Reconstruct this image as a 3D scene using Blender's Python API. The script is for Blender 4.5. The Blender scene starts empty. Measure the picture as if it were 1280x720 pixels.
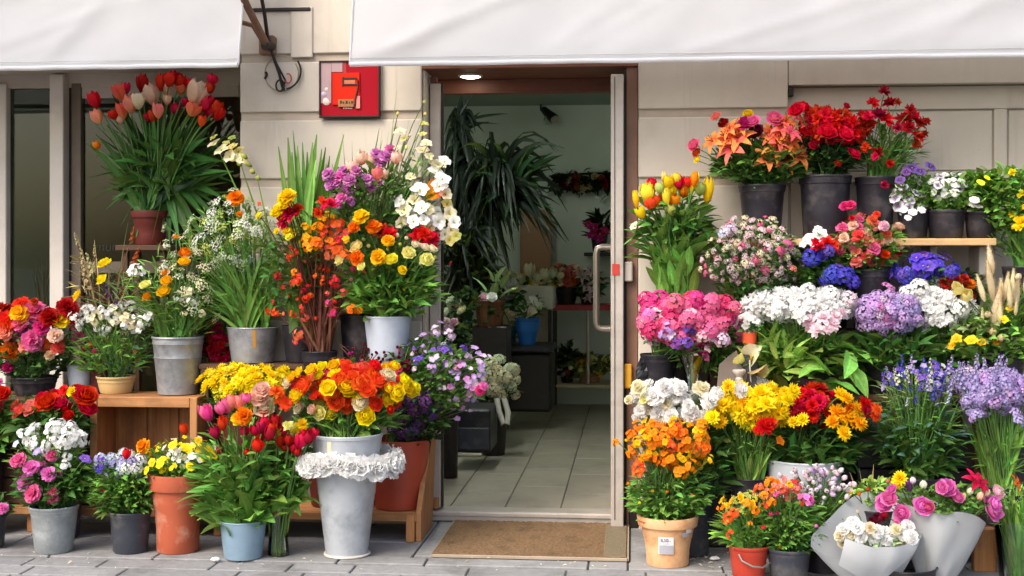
import bpy, bmesh, math, random
import numpy as np
from mathutils import Vector, Matrix, Quaternion

# ------------------------------------------------------------------ camera, light
SC = bpy.context.scene
COL = SC.collection
F, D, H, HV = 1600.0, 6.35, 1.3335, 324.0
TH = math.atan(150.0 / F)
ct, st = math.cos(TH), math.sin(TH)

cam_d = bpy.data.cameras.new("camera")
cam = bpy.data.objects.new("camera", cam_d)
COL.objects.link(cam)
cam.location = (0, -D, H)
cam.rotation_euler = (math.radians(90), 0, TH)
cam_d.sensor_width = 36.0
cam_d.lens = 36.0 * F / 1280.0
cam_d.shift_y = -36.0 / 1280.0
cam_d.clip_end = 2000
SC.camera = cam

SUN_EL, SUN_AZ = 46.0, -36.0          # azimuth measured from straight in front of the shop
world = bpy.data.worlds.new("World")
SC.world = world
world.use_nodes = True
wn = world.node_tree
wn.nodes.clear()
sky = wn.nodes.new("ShaderNodeTexSky")
sky.sky_type = 'NISHITA'
sky.sun_disc = False
sky.sun_elevation = math.radians(SUN_EL)
sky.sun_rotation = math.radians(180 - SUN_AZ)
sky.air_density = 1.0
sky.dust_density = 5.0
bg = wn.nodes.new("ShaderNodeBackground")
bg.inputs['Strength'].default_value = 0.15
wo = wn.nodes.new("ShaderNodeOutputWorld")
wn.links.new(sky.outputs[0], bg.inputs[0])
wn.links.new(bg.outputs[0], wo.inputs[0])

sun_d = bpy.data.lights.new("sun", 'SUN')
sun_d.energy = 0.85
sun_d.angle = math.radians(25.0)
sun_d.color = (1.0, 0.96, 0.91)
sun = bpy.data.objects.new("sun", sun_d)
COL.objects.link(sun)
el, az = math.radians(SUN_EL), math.radians(SUN_AZ)
to_sun = Vector((math.sin(az) * math.cos(el), -math.cos(az) * math.cos(el), math.sin(el)))
sun.rotation_euler = to_sun.to_track_quat('Z', 'Y').to_euler()
sun.location = (0, -6, 8)

SC.view_settings.view_transform = 'Standard'
SC.view_settings.look = 'None'
SC.view_settings.exposure = 1.0
SC.view_settings.gamma = 1.0
SC.render.engine = 'CYCLES'
SC.cycles.max_bounces = 8
SC.cycles.diffuse_bounces = 4
SC.cycles.transparent_max_bounces = 12
SC.cycles.caustics_reflective = False
SC.cycles.caustics_refractive = False

# ------------------------------------------------------------------ projection helpers (plane of a known distance)
def fw(u): return ct * F + st * (u - 640.0)
def S(u, Y): return (Y + D) / fw(u)                        # metres per picture unit at distance Y
def P(u, v, Y):
    s = S(u, Y)
    return Vector((s * (-st * F + ct * (u - 640.0)), Y, H + s * (HV - v)))
def X(u, Y): return P(u, 0, Y).x
def Z(v, Y, u=640): return P(u, v, Y).z
R = random.Random(7)
pi = math.pi

# ------------------------------------------------------------------ materials
def lin(h):
    h = h.lstrip('#')
    out = []
    for i in (0, 2, 4):
        c = int(h[i:i + 2], 16) / 255
        out.append(c / 12.92 if c <= .04045 else ((c + .055) / 1.055) ** 2.4)
    return tuple(out) + (1,)
MATS = {}
def new_mat(name):
    m = bpy.data.materials.new(name)
    m.use_nodes = True
    nt = m.node_tree
    b = nt.nodes['Principled BSDF']
    return m, nt, b
def node(nt, t, **kw):
    n = nt.nodes.new(t)
    for k, v in kw.items():
        setattr(n, k, v)
    return n
def math_node(nt, op, a, b=None):
    n = node(nt, 'ShaderNodeMath', operation=op)
    for i, x in enumerate((a, b)):
        if x is None: continue
        if isinstance(x, (int, float)): n.inputs[i].default_value = x
        else: nt.links.new(x, n.inputs[i])
    return n.outputs[0]
def mix_col(nt, fac, a, b, mode='MIX'):
    n = node(nt, 'ShaderNodeMix', data_type='RGBA', blend_type=mode)
    def put(i, x):
        if hasattr(x, 'links'): nt.links.new(x, n.inputs[i])
        else: n.inputs[i].default_value = x
    put(0, fac); put(6, a); put(7, b)
    return n.outputs[2]
def remap(nt, x, a, b, c, d):
    n = node(nt, 'ShaderNodeMapRange')
    nt.links.new(x, n.inputs[0])
    for i, q in enumerate((a, b, c, d)): n.inputs[i + 1].default_value = q
    return n.outputs[0]
def noise(nt, scale, detail=4, vec=None, rough=.55):
    n = node(nt, 'ShaderNodeTexNoise')
    n.inputs['Scale'].default_value = scale
    n.inputs['Detail'].default_value = detail
    n.inputs['Roughness'].default_value = rough
    if vec is not None: nt.links.new(vec, n.inputs['Vector'])
    return n.outputs['Fac']
def coords(nt, kind='Object', scale=(1, 1, 1)):
    tc = node(nt, 'ShaderNodeTexCoord')
    mp = node(nt, 'ShaderNodeMapping')
    mp.inputs['Scale'].default_value = scale
    nt.links.new(tc.outputs[kind], mp.inputs[0])
    return mp.outputs[0]
def world_coords(nt, scale=(1, 1, 1)):
    g = node(nt, 'ShaderNodeNewGeometry')
    mp = node(nt, 'ShaderNodeMapping')
    mp.inputs['Scale'].default_value = scale
    nt.links.new(g.outputs['Position'], mp.inputs[0])
    return mp.outputs[0]
def bump(nt, b, h, strength, dist=.01):
    n = node(nt, 'ShaderNodeBump')
    n.inputs['Strength'].default_value = strength
    n.inputs['Distance'].default_value = dist
    nt.links.new(h, n.inputs['Height'])
    nt.links.new(n.outputs[0], b.inputs['Normal'])

# petals: tip colour, throat colour
PAL = dict(
    white=('#fcfcfa', '#f8f8f2'), pinkwhite=('#fbe8ee', '#f6d2de'), cream=('#f8f0d2', '#efe6ae'), palelemon=('#fbf4a4', '#f6ea74'),
    yellow=('#ffec1e', '#fcd600'), lemon=('#fff34a', '#f4e022'), gold=('#ffd21a', '#fbb20e'), orange=('#fb9a12', '#f2780c'),
    redorange=('#f85c2c', '#f27a22'), red=('#e2141e', '#c40a16'), crimson=('#b81428', '#8a0a1a'), salmon=('#f8998a', '#f6ae78'),
    peach=('#fadcc4', '#f6c4a0'), pink=('#f67cac', '#ec5a92'), hotpink=('#ee448e', '#d42870'), orchid=('#f68ed2', '#ee6cc0'),
    lightpink=('#f8cbda', '#f8ecea'), mauve=('#e69ad6', '#cc6cb4'), lilac=('#cca4e4', '#d8bcec'), palelilac=('#e4cbea', '#f4e8f4'),
    violet=('#8460d0', '#5a3aa4'), blueviolet=('#5c4cd8', '#4234b0'), lavender=('#b0a0da', '#c8bce6'), paleblue=('#c8d2f4', '#ecf0fa'),
    plum=('#70407c', '#4a2250'), purple=('#9858b4', '#6c3a86'), greenwhite=('#eef2dc', '#cfe0a8'), lilyorange=('#fcae54', '#f4603c'),
    lilypink=('#f87e70', '#f0506a'), flame=('#f86c1c', '#f6c424'), pansywhite=('#f8f6fa', '#5a3480'), pansypurple=('#7e58aa', '#2c1450'),
    pansyyellow=('#fcd81c', '#6a3a0a'), dried=('#f5e9c6', '#e6d29a'), straw=('#d8c698', '#aa9660'), limebud=('#d4e07c', '#a6bc48'),
    bicolor=('#f8f0f2', '#c67ccc'), buff=('#f0d2ac', '#e2b082'), rust=('#c44420', '#8a2a10'), coral=('#f86e5c', '#f49c58'),
    wine=('#7e1a32', '#54101e'), magenta=('#ca2478', '#8e1058'))
def petal_mat(c):
    k = 'petal_' + c
    if k in MATS: return MATS[k]
    tip, base = PAL[c]
    m, nt, b = new_mat(k)
    at = node(nt, 'ShaderNodeAttribute', attribute_name='t')
    fac = remap(nt, at.outputs['Fac'], .05, .65, 0, 1)
    col = mix_col(nt, fac, lin(base), lin(tip))
    oi = node(nt, 'ShaderNodeObjectInfo')
    g = node(nt, 'ShaderNodeNewGeometry')
    hs = node(nt, 'ShaderNodeHueSaturation')
    nt.links.new(remap(nt, oi.outputs['Random'], 0, 1, .482, .515), hs.inputs['Hue'])
    w = coords(nt, 'Object', (1, 1, 1))
    nz = noise(nt, 9, 2, w)
    v1 = remap(nt, g.outputs['Random Per Island'], 0, 1, .88, 1.03)
    v2 = remap(nt, nz, .3, .7, .93, 1.05)
    nt.links.new(math_node(nt, 'MULTIPLY', v1, v2), hs.inputs['Value'])
    nt.links.new(col, hs.inputs['Color'])
    nt.links.new(hs.outputs[0], b.inputs['Base Color'])
    b.inputs['Roughness'].default_value = .55
    b.inputs['Specular IOR Level'].default_value = .25
    tr = node(nt, 'ShaderNodeBsdfTranslucent')
    nt.links.new(hs.outputs[0], tr.inputs['Color'])
    mx = node(nt, 'ShaderNodeMixShader')
    mx.inputs[0].default_value = .42
    nt.links.new(b.outputs[0], mx.inputs[1]); nt.links.new(tr.outputs[0], mx.inputs[2])
    nt.links.new(mx.outputs[0], nt.nodes['Material Output'].inputs[0])
    MATS[k] = m
    return m
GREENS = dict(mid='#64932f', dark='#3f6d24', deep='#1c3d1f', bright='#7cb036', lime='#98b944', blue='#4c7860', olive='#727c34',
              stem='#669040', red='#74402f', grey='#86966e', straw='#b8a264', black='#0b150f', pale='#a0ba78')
def leaf_mat(c):
    k = 'leaf_' + c
    if k in MATS: return MATS[k]
    m, nt, b = new_mat(k)
    base = lin(GREENS[c])
    at = node(nt, 'ShaderNodeAttribute', attribute_name='m')
    vein = remap(nt, math_node(nt, 'ABSOLUTE', at.outputs['Fac']), 0, .22, 1.0, 0)
    light = tuple(min(1, x * 1.7 + .015) for x in base[:3]) + (1,)
    col = mix_col(nt, math_node(nt, 'MULTIPLY', vein, .6), base, light)
    oi = node(nt, 'ShaderNodeObjectInfo')
    g = node(nt, 'ShaderNodeNewGeometry')
    r = math_node(nt, 'FRACT', math_node(nt, 'ADD', oi.outputs['Random'], g.outputs['Random Per Island']))
    hs = node(nt, 'ShaderNodeHueSaturation')
    nt.links.new(remap(nt, r, 0, 1, .475, .53), hs.inputs['Hue'])
    hs.inputs['Saturation'].default_value = .9
    nz = noise(nt, 14, 2, coords(nt))
    nt.links.new(math_node(nt, 'MULTIPLY', remap(nt, r, 0, 1, .6, 1.35), remap(nt, nz, .3, .7, .8, 1.15)), hs.inputs['Value'])
    nt.links.new(col, hs.inputs['Color'])
    nt.links.new(hs.outputs[0], b.inputs['Base Color'])
    b.inputs['Roughness'].default_value = .5
    b.inputs['Specular IOR Level'].default_value = .22
    tr = node(nt, 'ShaderNodeBsdfTranslucent')
    nt.links.new(mix_col(nt, .5, hs.outputs[0], (.35, .5, .08, 1)), tr.inputs['Color'])
    mx = node(nt, 'ShaderNodeMixShader')
    mx.inputs[0].default_value = .22
    nt.links.new(b.outputs[0], mx.inputs[1]); nt.links.new(tr.outputs[0], mx.inputs[2])
    nt.links.new(mx.outputs[0], nt.nodes['Material Output'].inputs[0])
    MATS[k] = m
    return m
def solid(name, col, rough=.6, metal=0., var=.12, scale=20, bmp=.1, spec=.4, stain=None, stain_amt=.5, stain_scale=5, obj_var=0., bdist=.004):
    if name in MATS: return MATS[name]
    m, nt, b = new_mat(name)
    w = world_coords(nt)
    n1 = noise(nt, scale, 6, w)
    c = lin(col) if isinstance(col, str) else col
    hs = node(nt, 'ShaderNodeHueSaturation')
    hs.inputs['Color'].default_value = c
    val = remap(nt, n1, .25, .75, 1 - var, 1 + var)
    if obj_var:
        oi = node(nt, 'ShaderNodeObjectInfo')
        val = math_node(nt, 'MULTIPLY', val, remap(nt, oi.outputs['Random'], 0, 1, 1 - obj_var, 1 + obj_var))
    nt.links.new(val, hs.inputs['Value'])
    out = hs.outputs[0]
    if stain:
        n2 = noise(nt, stain_scale, 5, w, .62)
        out = mix_col(nt, math_node(nt, 'MULTIPLY', remap(nt, n2, .5, .68, 0, 1), stain_amt), out, lin(stain))
    nt.links.new(out, b.inputs['Base Color'])
    b.inputs['Roughness'].default_value = rough
    b.inputs['Metallic'].default_value = metal
    b.inputs['Specular IOR Level'].default_value = spec
    if bmp: bump(nt, b, noise(nt, scale * 2.5, 6, w), bmp, bdist)
    MATS[name] = m
    return m
def wood(name, c1, c2, axis=0, rough=.65, grain=30):
    k = name + str(axis)
    if k in MATS: return MATS[k]
    m, nt, b = new_mat(k)
    sc = [grain, grain, grain]; sc[axis] = grain * .06
    w = world_coords(nt, tuple(sc))
    oi = node(nt, 'ShaderNodeObjectInfo')
    n1 = noise(nt, 1.0, 6, w, .65)
    n2 = noise(nt, .22, 3, w)
    f = math_node(nt, 'ADD', math_node(nt, 'MULTIPLY', n1, .65), math_node(nt, 'MULTIPLY', n2, .35))
    col = mix_col(nt, remap(nt, f, .35, .65, 0, 1), lin(c1), lin(c2))
    hs = node(nt, 'ShaderNodeHueSaturation')
    nt.links.new(remap(nt, oi.outputs['Random'], 0, 1, .8, 1.15), hs.inputs['Value'])
    nt.links.new(col, hs.inputs['Color'])
    dirt = noise(nt, 7, 5, world_coords(nt))
    out = mix_col(nt, math_node(nt, 'MULTIPLY', remap(nt, dirt, .5, .75, 0, 1), .45), hs.outputs[0], lin('#3a2616'))
    nt.links.new(out, b.inputs['Base Color'])
    b.inputs['Roughness'].default_value = rough
    bump(nt, b, n1, .35, .003)
    MATS[k] = m
    return m
def emit(name, col, s):
    m, nt, b = new_mat(name)
    b.inputs['Base Color'].default_value = lin(col)
    b.inputs['Emission Color'].default_value = lin(col)
    b.inputs['Emission Strength'].default_value = s
    return m
def glass(name, tint, alpha, rough=.02):
    m, nt, b = new_mat(name)
    nt.nodes.remove(b)
    tr = node(nt, 'ShaderNodeBsdfTransparent'); tr.inputs[0].default_value = lin(tint)
    gl = node(nt, 'ShaderNodeBsdfGlossy'); gl.inputs['Roughness'].default_value = rough
    gl.inputs['Color'].default_value = (.9, .95, .92, 1)
    fr = node(nt, 'ShaderNodeFresnel'); fr.inputs[0].default_value = 1.42
    mx = node(nt, 'ShaderNodeMixShader')
    nt.links.new(math_node(nt, 'ADD', fr.outputs[0], alpha), mx.inputs[0])
    nt.links.new(tr.outputs[0], mx.inputs[1]); nt.links.new(gl.outputs[0], mx.inputs[2])
    nt.links.new(mx.outputs[0], nt.nodes['Material Output'].inputs[0])
    return m

def plaster(name, c, streak, amt, chip=True):
    m = solid(name, c, .75, var=.05, scale=6, bmp=.35, stain='#a39683', stain_amt=.4, stain_scale=2.2)
    nt = m.node_tree; b = nt.nodes['Principled BSDF']
    src = b.inputs['Base Color'].links[0].from_socket
    n1 = noise(nt, 1, 5, world_coords(nt, (16, 16, 1.1)), .65)
    n2 = noise(nt, 3, 3, world_coords(nt))
    f = math_node(nt, 'MULTIPLY', remap(nt, n1, .52, .72, 0, 1), remap(nt, n2, .42, .62, 0, amt))
    out = mix_col(nt, f, src, lin(streak))
    n3 = noise(nt, 26, 6, world_coords(nt), .7)
    out = mix_col(nt, remap(nt, n3, .68, .71, 0, .55 if chip else 0), out, lin('#857868'))
    nt.links.new(out, b.inputs['Base Color'])
    return m
M_wall = plaster('painted_plaster', '#c8bfb1', '#8b8172', .38)
M_groove = solid('groove_plaster', '#b9ac9c', .8, var=.08, scale=9, bmp=.3, stain='#8b7a64', stain_amt=.5, stain_scale=3)
M_panel = plaster('painted_panel', '#c3baac', '#8b8172', .3)
M_alu = solid('painted_aluminium', '#bdb4ab', .38, metal=.25, var=.08, scale=18, bmp=.06, stain='#8d8379', stain_amt=.4, stain_scale=6)
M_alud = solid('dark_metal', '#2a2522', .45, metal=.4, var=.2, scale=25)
M_white = solid('white_paint', '#d6cfc4', .5, var=.06, scale=10, bmp=.05, stain='#a99e90', stain_amt=.4, stain_scale=5)
M_terra = solid('terracotta', '#ad5639', .75, var=.1, scale=12, bmp=.15, stain='#cfa088', stain_amt=.6, stain_scale=9)
M_terra_pale = solid('pale_terracotta', '#dcae80', .75, var=.1, scale=14, bmp=.2, stain='#c07a45', stain_amt=.65, stain_scale=12)
M_redplastic = solid('red_brown_plastic', '#a2412b', .42, var=.06, scale=6, bmp=.03, stain='#8a3422', stain_amt=.4, stain_scale=7)
M_redpail = solid('red_pail_plastic', '#b23c2a', .38, var=.06, scale=8, bmp=.03)
M_maroon = solid('maroon_plastic', '#4e1f18', .5, var=.1, scale=8, bmp=.03)
M_black = solid('black_plastic', '#211f26', .45, var=.2, scale=20, bmp=.06, stain='#565050', stain_amt=.6, stain_scale=9)
M_char = solid('charcoal_plastic', '#3a3d46', .42, var=.1, scale=20, bmp=.04, stain='#6a6864', stain_amt=.6, stain_scale=12)
M_galv = solid('galvanised_zinc', '#9a9da0', .42, metal=.35, var=.12, scale=34, bmp=.08, stain='#74777a', stain_amt=.85, stain_scale=11)
M_galvpale = solid('pale_zinc', '#b4bac0', .42, metal=.25, var=.07, scale=20, bmp=.05, stain='#8f969c', stain_amt=.8, stain_scale=7)
M_rust = solid('ochre_drip', '#b98a3c', .7)
M_greypot = solid('grey_crinkled_pot', '#8e9496', .5, metal=.15, var=.16, scale=26, bmp=.5, stain='#b9bcba', stain_amt=.5, stain_scale=14)
M_bluegrey = solid('blue_grey_plastic', '#7e97a9', .45, var=.05, scale=10, bmp=.03, stain='#62798a', stain_amt=.4, stain_scale=8)
M_paleblue = solid('pale_blue_plastic', '#b9c4d2', .45, var=.05, scale=10, bmp=.03, stain='#98a4b4', stain_amt=.4, stain_scale=8)
M_creampot = solid('cream_pot', '#c9ab74', .6, var=.06, scale=10)
M_bluebucket = solid('blue_plastic', '#1d5fa8', .4, var=.06, scale=9)
M_teal = solid('teal_plastic', '#2a6078', .45, var=.06, scale=9)
M_whitetub = solid('white_tub', '#b9bfc6', .45, var=.06, scale=9)
M_soil = solid('potting_soil', '#2a1e16', .95, var=.35, scale=60, bmp=1, bdist=.02)
M_coir = solid('coir', '#86694a', .95, var=.4, scale=75, bmp=1.0, stain='#5f4a34', stain_amt=.7, stain_scale=9, bdist=.012)
M_coirworn = solid('coir_worn', '#7c6f58', .95, var=.2, scale=55, bmp=.8, bdist=.01)
M_stone = solid('paving_stone', '#8c8c8c', .85, var=.16, scale=30, bmp=.4, stain='#5b5a57', stain_amt=.6, stain_scale=3.5, obj_var=.1)
M_joint = solid('joint_sand', '#625f5a', .95, var=.25, scale=60, bmp=.6)
M_asph = solid('asphalt', '#46464a', .9, var=.15, scale=60, bmp=.4)
M_tile = solid('floor_tile', '#9c9386', .5, var=.08, scale=10, bmp=.08, stain='#6e685e', stain_amt=.45, stain_scale=4, obj_var=.06)
M_inwall = solid('green_grey_wall', '#c9cec4', .8, var=.04, scale=5, bmp=.1)
M_ceil = solid('ceiling_paint', '#9aa497', .85, var=.03, scale=5, bmp=.05)
M_bronze = solid('dark_brown_board', '#a69581', .7, var=.15, scale=8)
M_redshelf = solid('red_shelf', '#a11724', .4, var=.05)
M_card = solid('brown_card', '#9c7358', .85, var=.06, scale=6)
def paper():
    m = solid('grey_wrap_paper', '#c6cacd', .5, var=.04, scale=7, bmp=0, spec=.35)
    nt = m.node_tree; b = nt.nodes['Principled BSDF']
    vo = node(nt, 'ShaderNodeTexVoronoi', feature='F1'); vo.inputs['Scale'].default_value = 9
    nt.links.new(world_coords(nt, (1, 1, .6)), vo.inputs['Vector'])
    bump(nt, b, vo.outputs['Distance'], .35, .012)
    tr = node(nt, 'ShaderNodeBsdfTranslucent'); tr.inputs[0].default_value = lin('#c4c9ce')
    mx = node(nt, 'ShaderNodeMixShader'); mx.inputs[0].default_value = .3
    nt.links.new(b.outputs[0], mx.inputs[1]); nt.links.new(tr.outputs[0], mx.inputs[2])
    nt.links.new(mx.outputs[0], nt.nodes['Material Output'].inputs[0])
    return m
M_paper = paper()
M_cell = glass('cellophane', '#f4f7f7', .14, .12)
M_vase = glass('vase_glass', '#f0f5ee', .02, .03)
M_pane = glass('window_glass', '#c4c8bc', .0, .03)
M_water = glass('vase_water', '#c4d2b4', .03, .02)
M_steel = solid('brushed_steel', '#c0b3a6', .3, metal=.7, var=.05)
M_wire = solid('wire', '#9a948c', .4, metal=.6)
M_cable = solid('black_cable', '#17130f', .5)
M_cablewhite = solid('grey_cable', '#8f8574', .6)
M_red = solid('sign_red', '#9c0a1e', .6, spec=.12, var=.04, scale=5, bmp=.02, stain='#a80d1c', stain_amt=.4)
M_orange = solid('sign_orange', '#c9260e', .6, spec=.12, var=.04, scale=5, bmp=.02)
M_mauve = solid('sign_mauve', '#a98e90', .5, var=.07, scale=12, bmp=.02)
M_signdark = solid('sign_dark', '#2c0f12', .5)
M_goldlabel = solid('sign_label', '#9a6a34', .5, var=.2, scale=60)
M_sticker = solid('sticker_white', '#e6e6e6', .5, var=.02)
M_stickergrey = solid('sticker_grey', '#a9a9b2', .5, var=.05)
M_ink = solid('ink_blue', '#26345e', .6)
M_redtag = solid('red_tag', '#b8382e', .5)
M_lint = wood('lintel_wood', '#6d3f2b', '#8a5640', 0, .55, 24)
M_jamb = wood('jamb_wood', '#6a4a38', '#846250', 2, .6, 24)
WO = lambda a: wood('orange_wood', '#8d5a2e', '#c08a56', a)
WP = lambda a: wood('pale_wood', '#a98656', '#cfae7c', a)
WD = lambda a: wood('dark_wood', '#3c2718', '#5c3c24', a)
M_lamp = emit('lamp_white', '#fff3dc', 9)
M_tube = emit('tube_white', '#f2fff2', 110)
M_ptag = solid('price_tag', '#dcd8cc', .6)

def awning_mat():
    m, nt, b = new_mat('awning_fabric')
    w = world_coords(nt)
    n = noise(nt, 3.5, 5, w)
    col = mix_col(nt, remap(nt, n, .35, .7, 0, 1), lin('#d8dce2'), lin('#ccd0d6'))
    nt.links.new(col, b.inputs['Base Color'])
    b.inputs['Roughness'].default_value = .7
    wv = noise(nt, 420, 2, w)
    bump(nt, b, wv, .12, .001)
    tr = node(nt, 'ShaderNodeBsdfTranslucent'); tr.inputs[0].default_value = (.8, .79, .77, 1)
    mx = node(nt, 'ShaderNodeMixShader'); mx.inputs[0].default_value = .48
    nt.links.new(b.outputs[0], mx.inputs[1]); nt.links.new(tr.outputs[0], mx.inputs[2])
    nt.links.new(mx.outputs[0], nt.nodes['Material Output'].inputs[0])
    return m
M_awn = awning_mat()
M_seam = solid('seam_thread', '#a9a9ab', .8)

# ------------------------------------------------------------------ mesh builders
class MB:
    def __init__(s):
        s.v = []; s.f = []; s.t = []; s.m = []; s.mi = []
        s.n = 0
    def add(s, v, f, t=None, m=None, mi=0):
        v = np.asarray(v, float).reshape(-1, 3)
        k = len(v)
        s.v.append(v)
        o = s.n
        s.f.extend([tuple(i + o for i in q) for q in f])
        s.mi.extend([mi] * len(f))
        s.t.append(np.full(k, .9) if t is None else np.asarray(t, float))
        s.m.append(np.full(k, .9) if m is None else np.asarray(m, float))
        s.n += k
    def merge(s, o, M=None):
        v = np.vstack(o.v)
        if M is not None:
            A = np.array(M)
            v = v @ A[:3, :3].T + A[:3, 3]
        off = s.n
        s.v.append(v); s.t.append(np.concatenate(o.t)); s.m.append(np.concatenate(o.m))
        s.f.extend([tuple(i + off for i in q) for q in o.f]); s.mi.extend(o.mi)
        s.n += len(v)
    def mesh(s, name, mats, smooth=True, sharp=None):
        me = bpy.data.meshes.new(name)
        v = np.vstack(s.v)
        me.from_pydata(v.tolist(), [], s.f)
        for m in (mats if isinstance(mats, (list, tuple)) else [mats]): me.materials.append(m)
        if any(s.mi): me.polygons.foreach_set('material_index', s.mi)
        for nm, arr in (('t', s.t), ('m', s.m)):
            a = me.attributes.new(nm, 'FLOAT', 'POINT')
            a.data.foreach_set('value', np.concatenate(arr).astype(np.float32))
        me.polygons.foreach_set('use_smooth', [smooth] * len(me.polygons))
        if sharp: me.set_sharp_from_angle(angle=math.radians(sharp))
        me.update()
        return me

def link(name, data, parent=None, loc=(0, 0, 0), kind=None):
    o = bpy.data.objects.new(name, data)
    COL.objects.link(o)
    o.location = loc
    if parent: o.parent = parent
    if kind: o['kind'] = kind
    return o
def thing(name, label, cat, loc=(0, 0, 0), group=None):
    o = bpy.data.objects.new(name, None)
    o.empty_display_size = .05
    COL.objects.link(o)
    o.location = loc
    o['label'] = label; o['category'] = cat
    if group: o['group'] = group
    return o
def tag(o, label, cat, group=None):
    o['label'] = label; o['category'] = cat
    if group: o['group'] = group
    return o
def loc_of(p): return p.location if p else Vector((0, 0, 0))

def bm_mesh(name, bm, mats, smooth=False, sharp=35):
    me = bpy.data.meshes.new(name)
    bm.normal_update()
    bm.to_mesh(me); bm.free()
    for m in (mats if isinstance(mats, (list, tuple)) else [mats]): me.materials.append(m)
    if smooth:
        me.polygons.foreach_set('use_smooth', [True] * len(me.polygons))
        me.set_sharp_from_angle(angle=math.radians(sharp))
    return me
def box_mesh(name, sx, sy, sz, mat, bev=.003):
    bm = bmesh.new()
    bmesh.ops.create_cube(bm, size=1)
    bmesh.ops.scale(bm, vec=(sx, sy, sz), verts=bm.verts)
    b = min(bev, sx * .3, sy * .3, sz * .3)
    if b > 0: bmesh.ops.bevel(bm, geom=bm.edges[:], offset=b, segments=1, affect='EDGES')
    return bm_mesh(name, bm, mat)
def box(name, x0, x1, y0, y1, z0, z1, mat, parent=None, bev=.003, kind=None, rot=None):
    me = box_mesh(name, abs(x1 - x0), abs(y1 - y0), abs(z1 - z0), mat, bev)
    c = Vector(((x0 + x1) / 2, (y0 + y1) / 2, (z0 + z1) / 2))
    if parent is not None: c = c - loc_total(parent)
    o = link(name, me, parent, c, kind)
    if rot: o.rotation_euler = rot
    return o
def loc_total(p):
    v = Vector((0, 0, 0))
    while p is not None:
        v = v + p.location
        p = p.parent
    return v
def tube_mb(mb, pts, rad, seg=6, mi=0, t=.9, cap=True):
    pts = [Vector(p) for p in pts]
    n = len(pts)
    rads = rad if isinstance(rad, (list, tuple)) else [rad] * n
    vs, fs = [], []
    prev = None
    for i, p in enumerate(pts):
        d = (pts[min(i + 1, n - 1)] - pts[max(i - 1, 0)])
        d = d.normalized() if d.length > 1e-9 else Vector((0, 0, 1))
        a = Vector((1, 0, 0)) if abs(d.x) < .8 else Vector((0, 1, 0))
        if prev is not None: a = prev
        b = d.cross(a)
        b = b.normalized() if b.length > 1e-6 else d.orthogonal().normalized()
        a = b.cross(d).normalized(); prev = a
        for k in range(seg):
            w = 2 * pi * k / seg
            vs.append(p + (a * math.cos(w) + b * math.sin(w)) * rads[i])
    for i in range(n - 1):
        for k in range(seg):
            k2 = (k + 1) % seg
            fs.append((i * seg + k, i * seg + k2, (i + 1) * seg + k2, (i + 1) * seg + k))
    if cap and seg > 3:
        fs.append(tuple(range(seg))[::-1]); fs.append(tuple((n - 1) * seg + k for k in range(seg)))
    mb.add([tuple(v) for v in vs], fs, [t] * len(vs), None, mi)
def tube(name, pts, rad, mat, parent=None, seg=8):
    mb = MB()
    o = loc_total(parent) if parent is not None else Vector((0, 0, 0))
    tube_mb(mb, [Vector(p) - o for p in pts], rad, seg)
    return link(name, mb.mesh(name, mat, True, 50), parent)
def lathe_mb(mb, prof, seg=40, wob=0., rng=None, mi=0):
    vs, fs = [], []
    ph = [rng.uniform(0, 6.28) for _ in range(3)] if rng else [0, 0, 0]
    n = len(prof)
    for (r, z) in prof:
        for k in range(seg):
            w = 2 * pi * k / seg
            q = r * (1 + wob * (math.sin(2 * w + ph[0]) + .6 * math.sin(3 * w + ph[1] + z * 9) + .4 * math.sin(7 * w + ph[2] + z * 30)))
            vs.append((q * math.cos(w), q * math.sin(w), z))
    for i in range(n - 1):
        for k in range(seg):
            k2 = (k + 1) % seg
            fs.append((i * seg + k, i * seg + k2, (i + 1) * seg + k2, (i + 1) * seg + k))
    mb.add(vs, fs, None, None, mi)
def lathe(name, prof, mat, parent=None, seg=40, wob=0., rng=None, loc=(0, 0, 0), sharp=38):
    mb = MB(); lathe_mb(mb, prof, seg, wob, rng)
    return link(name, mb.mesh(name, mat, True, sharp), parent, loc)

# ------------------------------------------------------------------ petals and blossoms (unit size, facing +Z)
SH = dict(
    round=lambda s: min(1, .3 + 1.5 * s) * math.sqrt(max(0, 1 - max(0, (s - .5) / .5) ** 2.2)) + .03,
    pointed=lambda s: math.sin(pi * min(.985, .08 + .92 * s ** .85)) ** .85,
    strap=lambda s: min(1, .45 + s) * math.sqrt(max(0, 1 - max(0, (s - .7) / .3) ** 2)) + .04,
    fan=lambda s: .15 + .85 * s ** .8)
def petal(mb, phi, L, W, a0, a1, shape='round', cup=0., r0=.0, z0=0., n=4, m=2, ruf=0., rng=None, mi=0, twist=0.):
    f = SH[shape]
    r, z = r0, z0
    vs, ts, ms = [], [], []
    ds = L / n
    cp, sp = math.cos(phi), math.sin(phi)
    for i in range(n + 1):
        s = i / n
        a = a0 + (a1 - a0) * s
        if i > 0:
            r += math.cos(a) * ds; z += math.sin(a) * ds
        w = W * .5 * f(s)
        for j in range(m + 1):
            q = (2 * j / m - 1) if m > 0 else 0
            off = cup * w * (q * q)
            rz = (rng.uniform(-ruf, ruf) * s if ruf and rng else 0) + twist * q * s
            rr = r - math.sin(a) * (off + rz)
            zz = z + math.cos(a) * (off + rz)
            x, y = rr, q * w
            vs.append((x * cp - y * sp, x * sp + y * cp, zz)); ts.append(s); ms.append(q)
    fs = []
    for i in range(n):
        for j in range(m):
            k = i * (m + 1) + j
            fs.append((k, k + m + 1, k + m + 2, k + 1))
    mb.add(vs, fs, ts, ms, mi)
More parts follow.
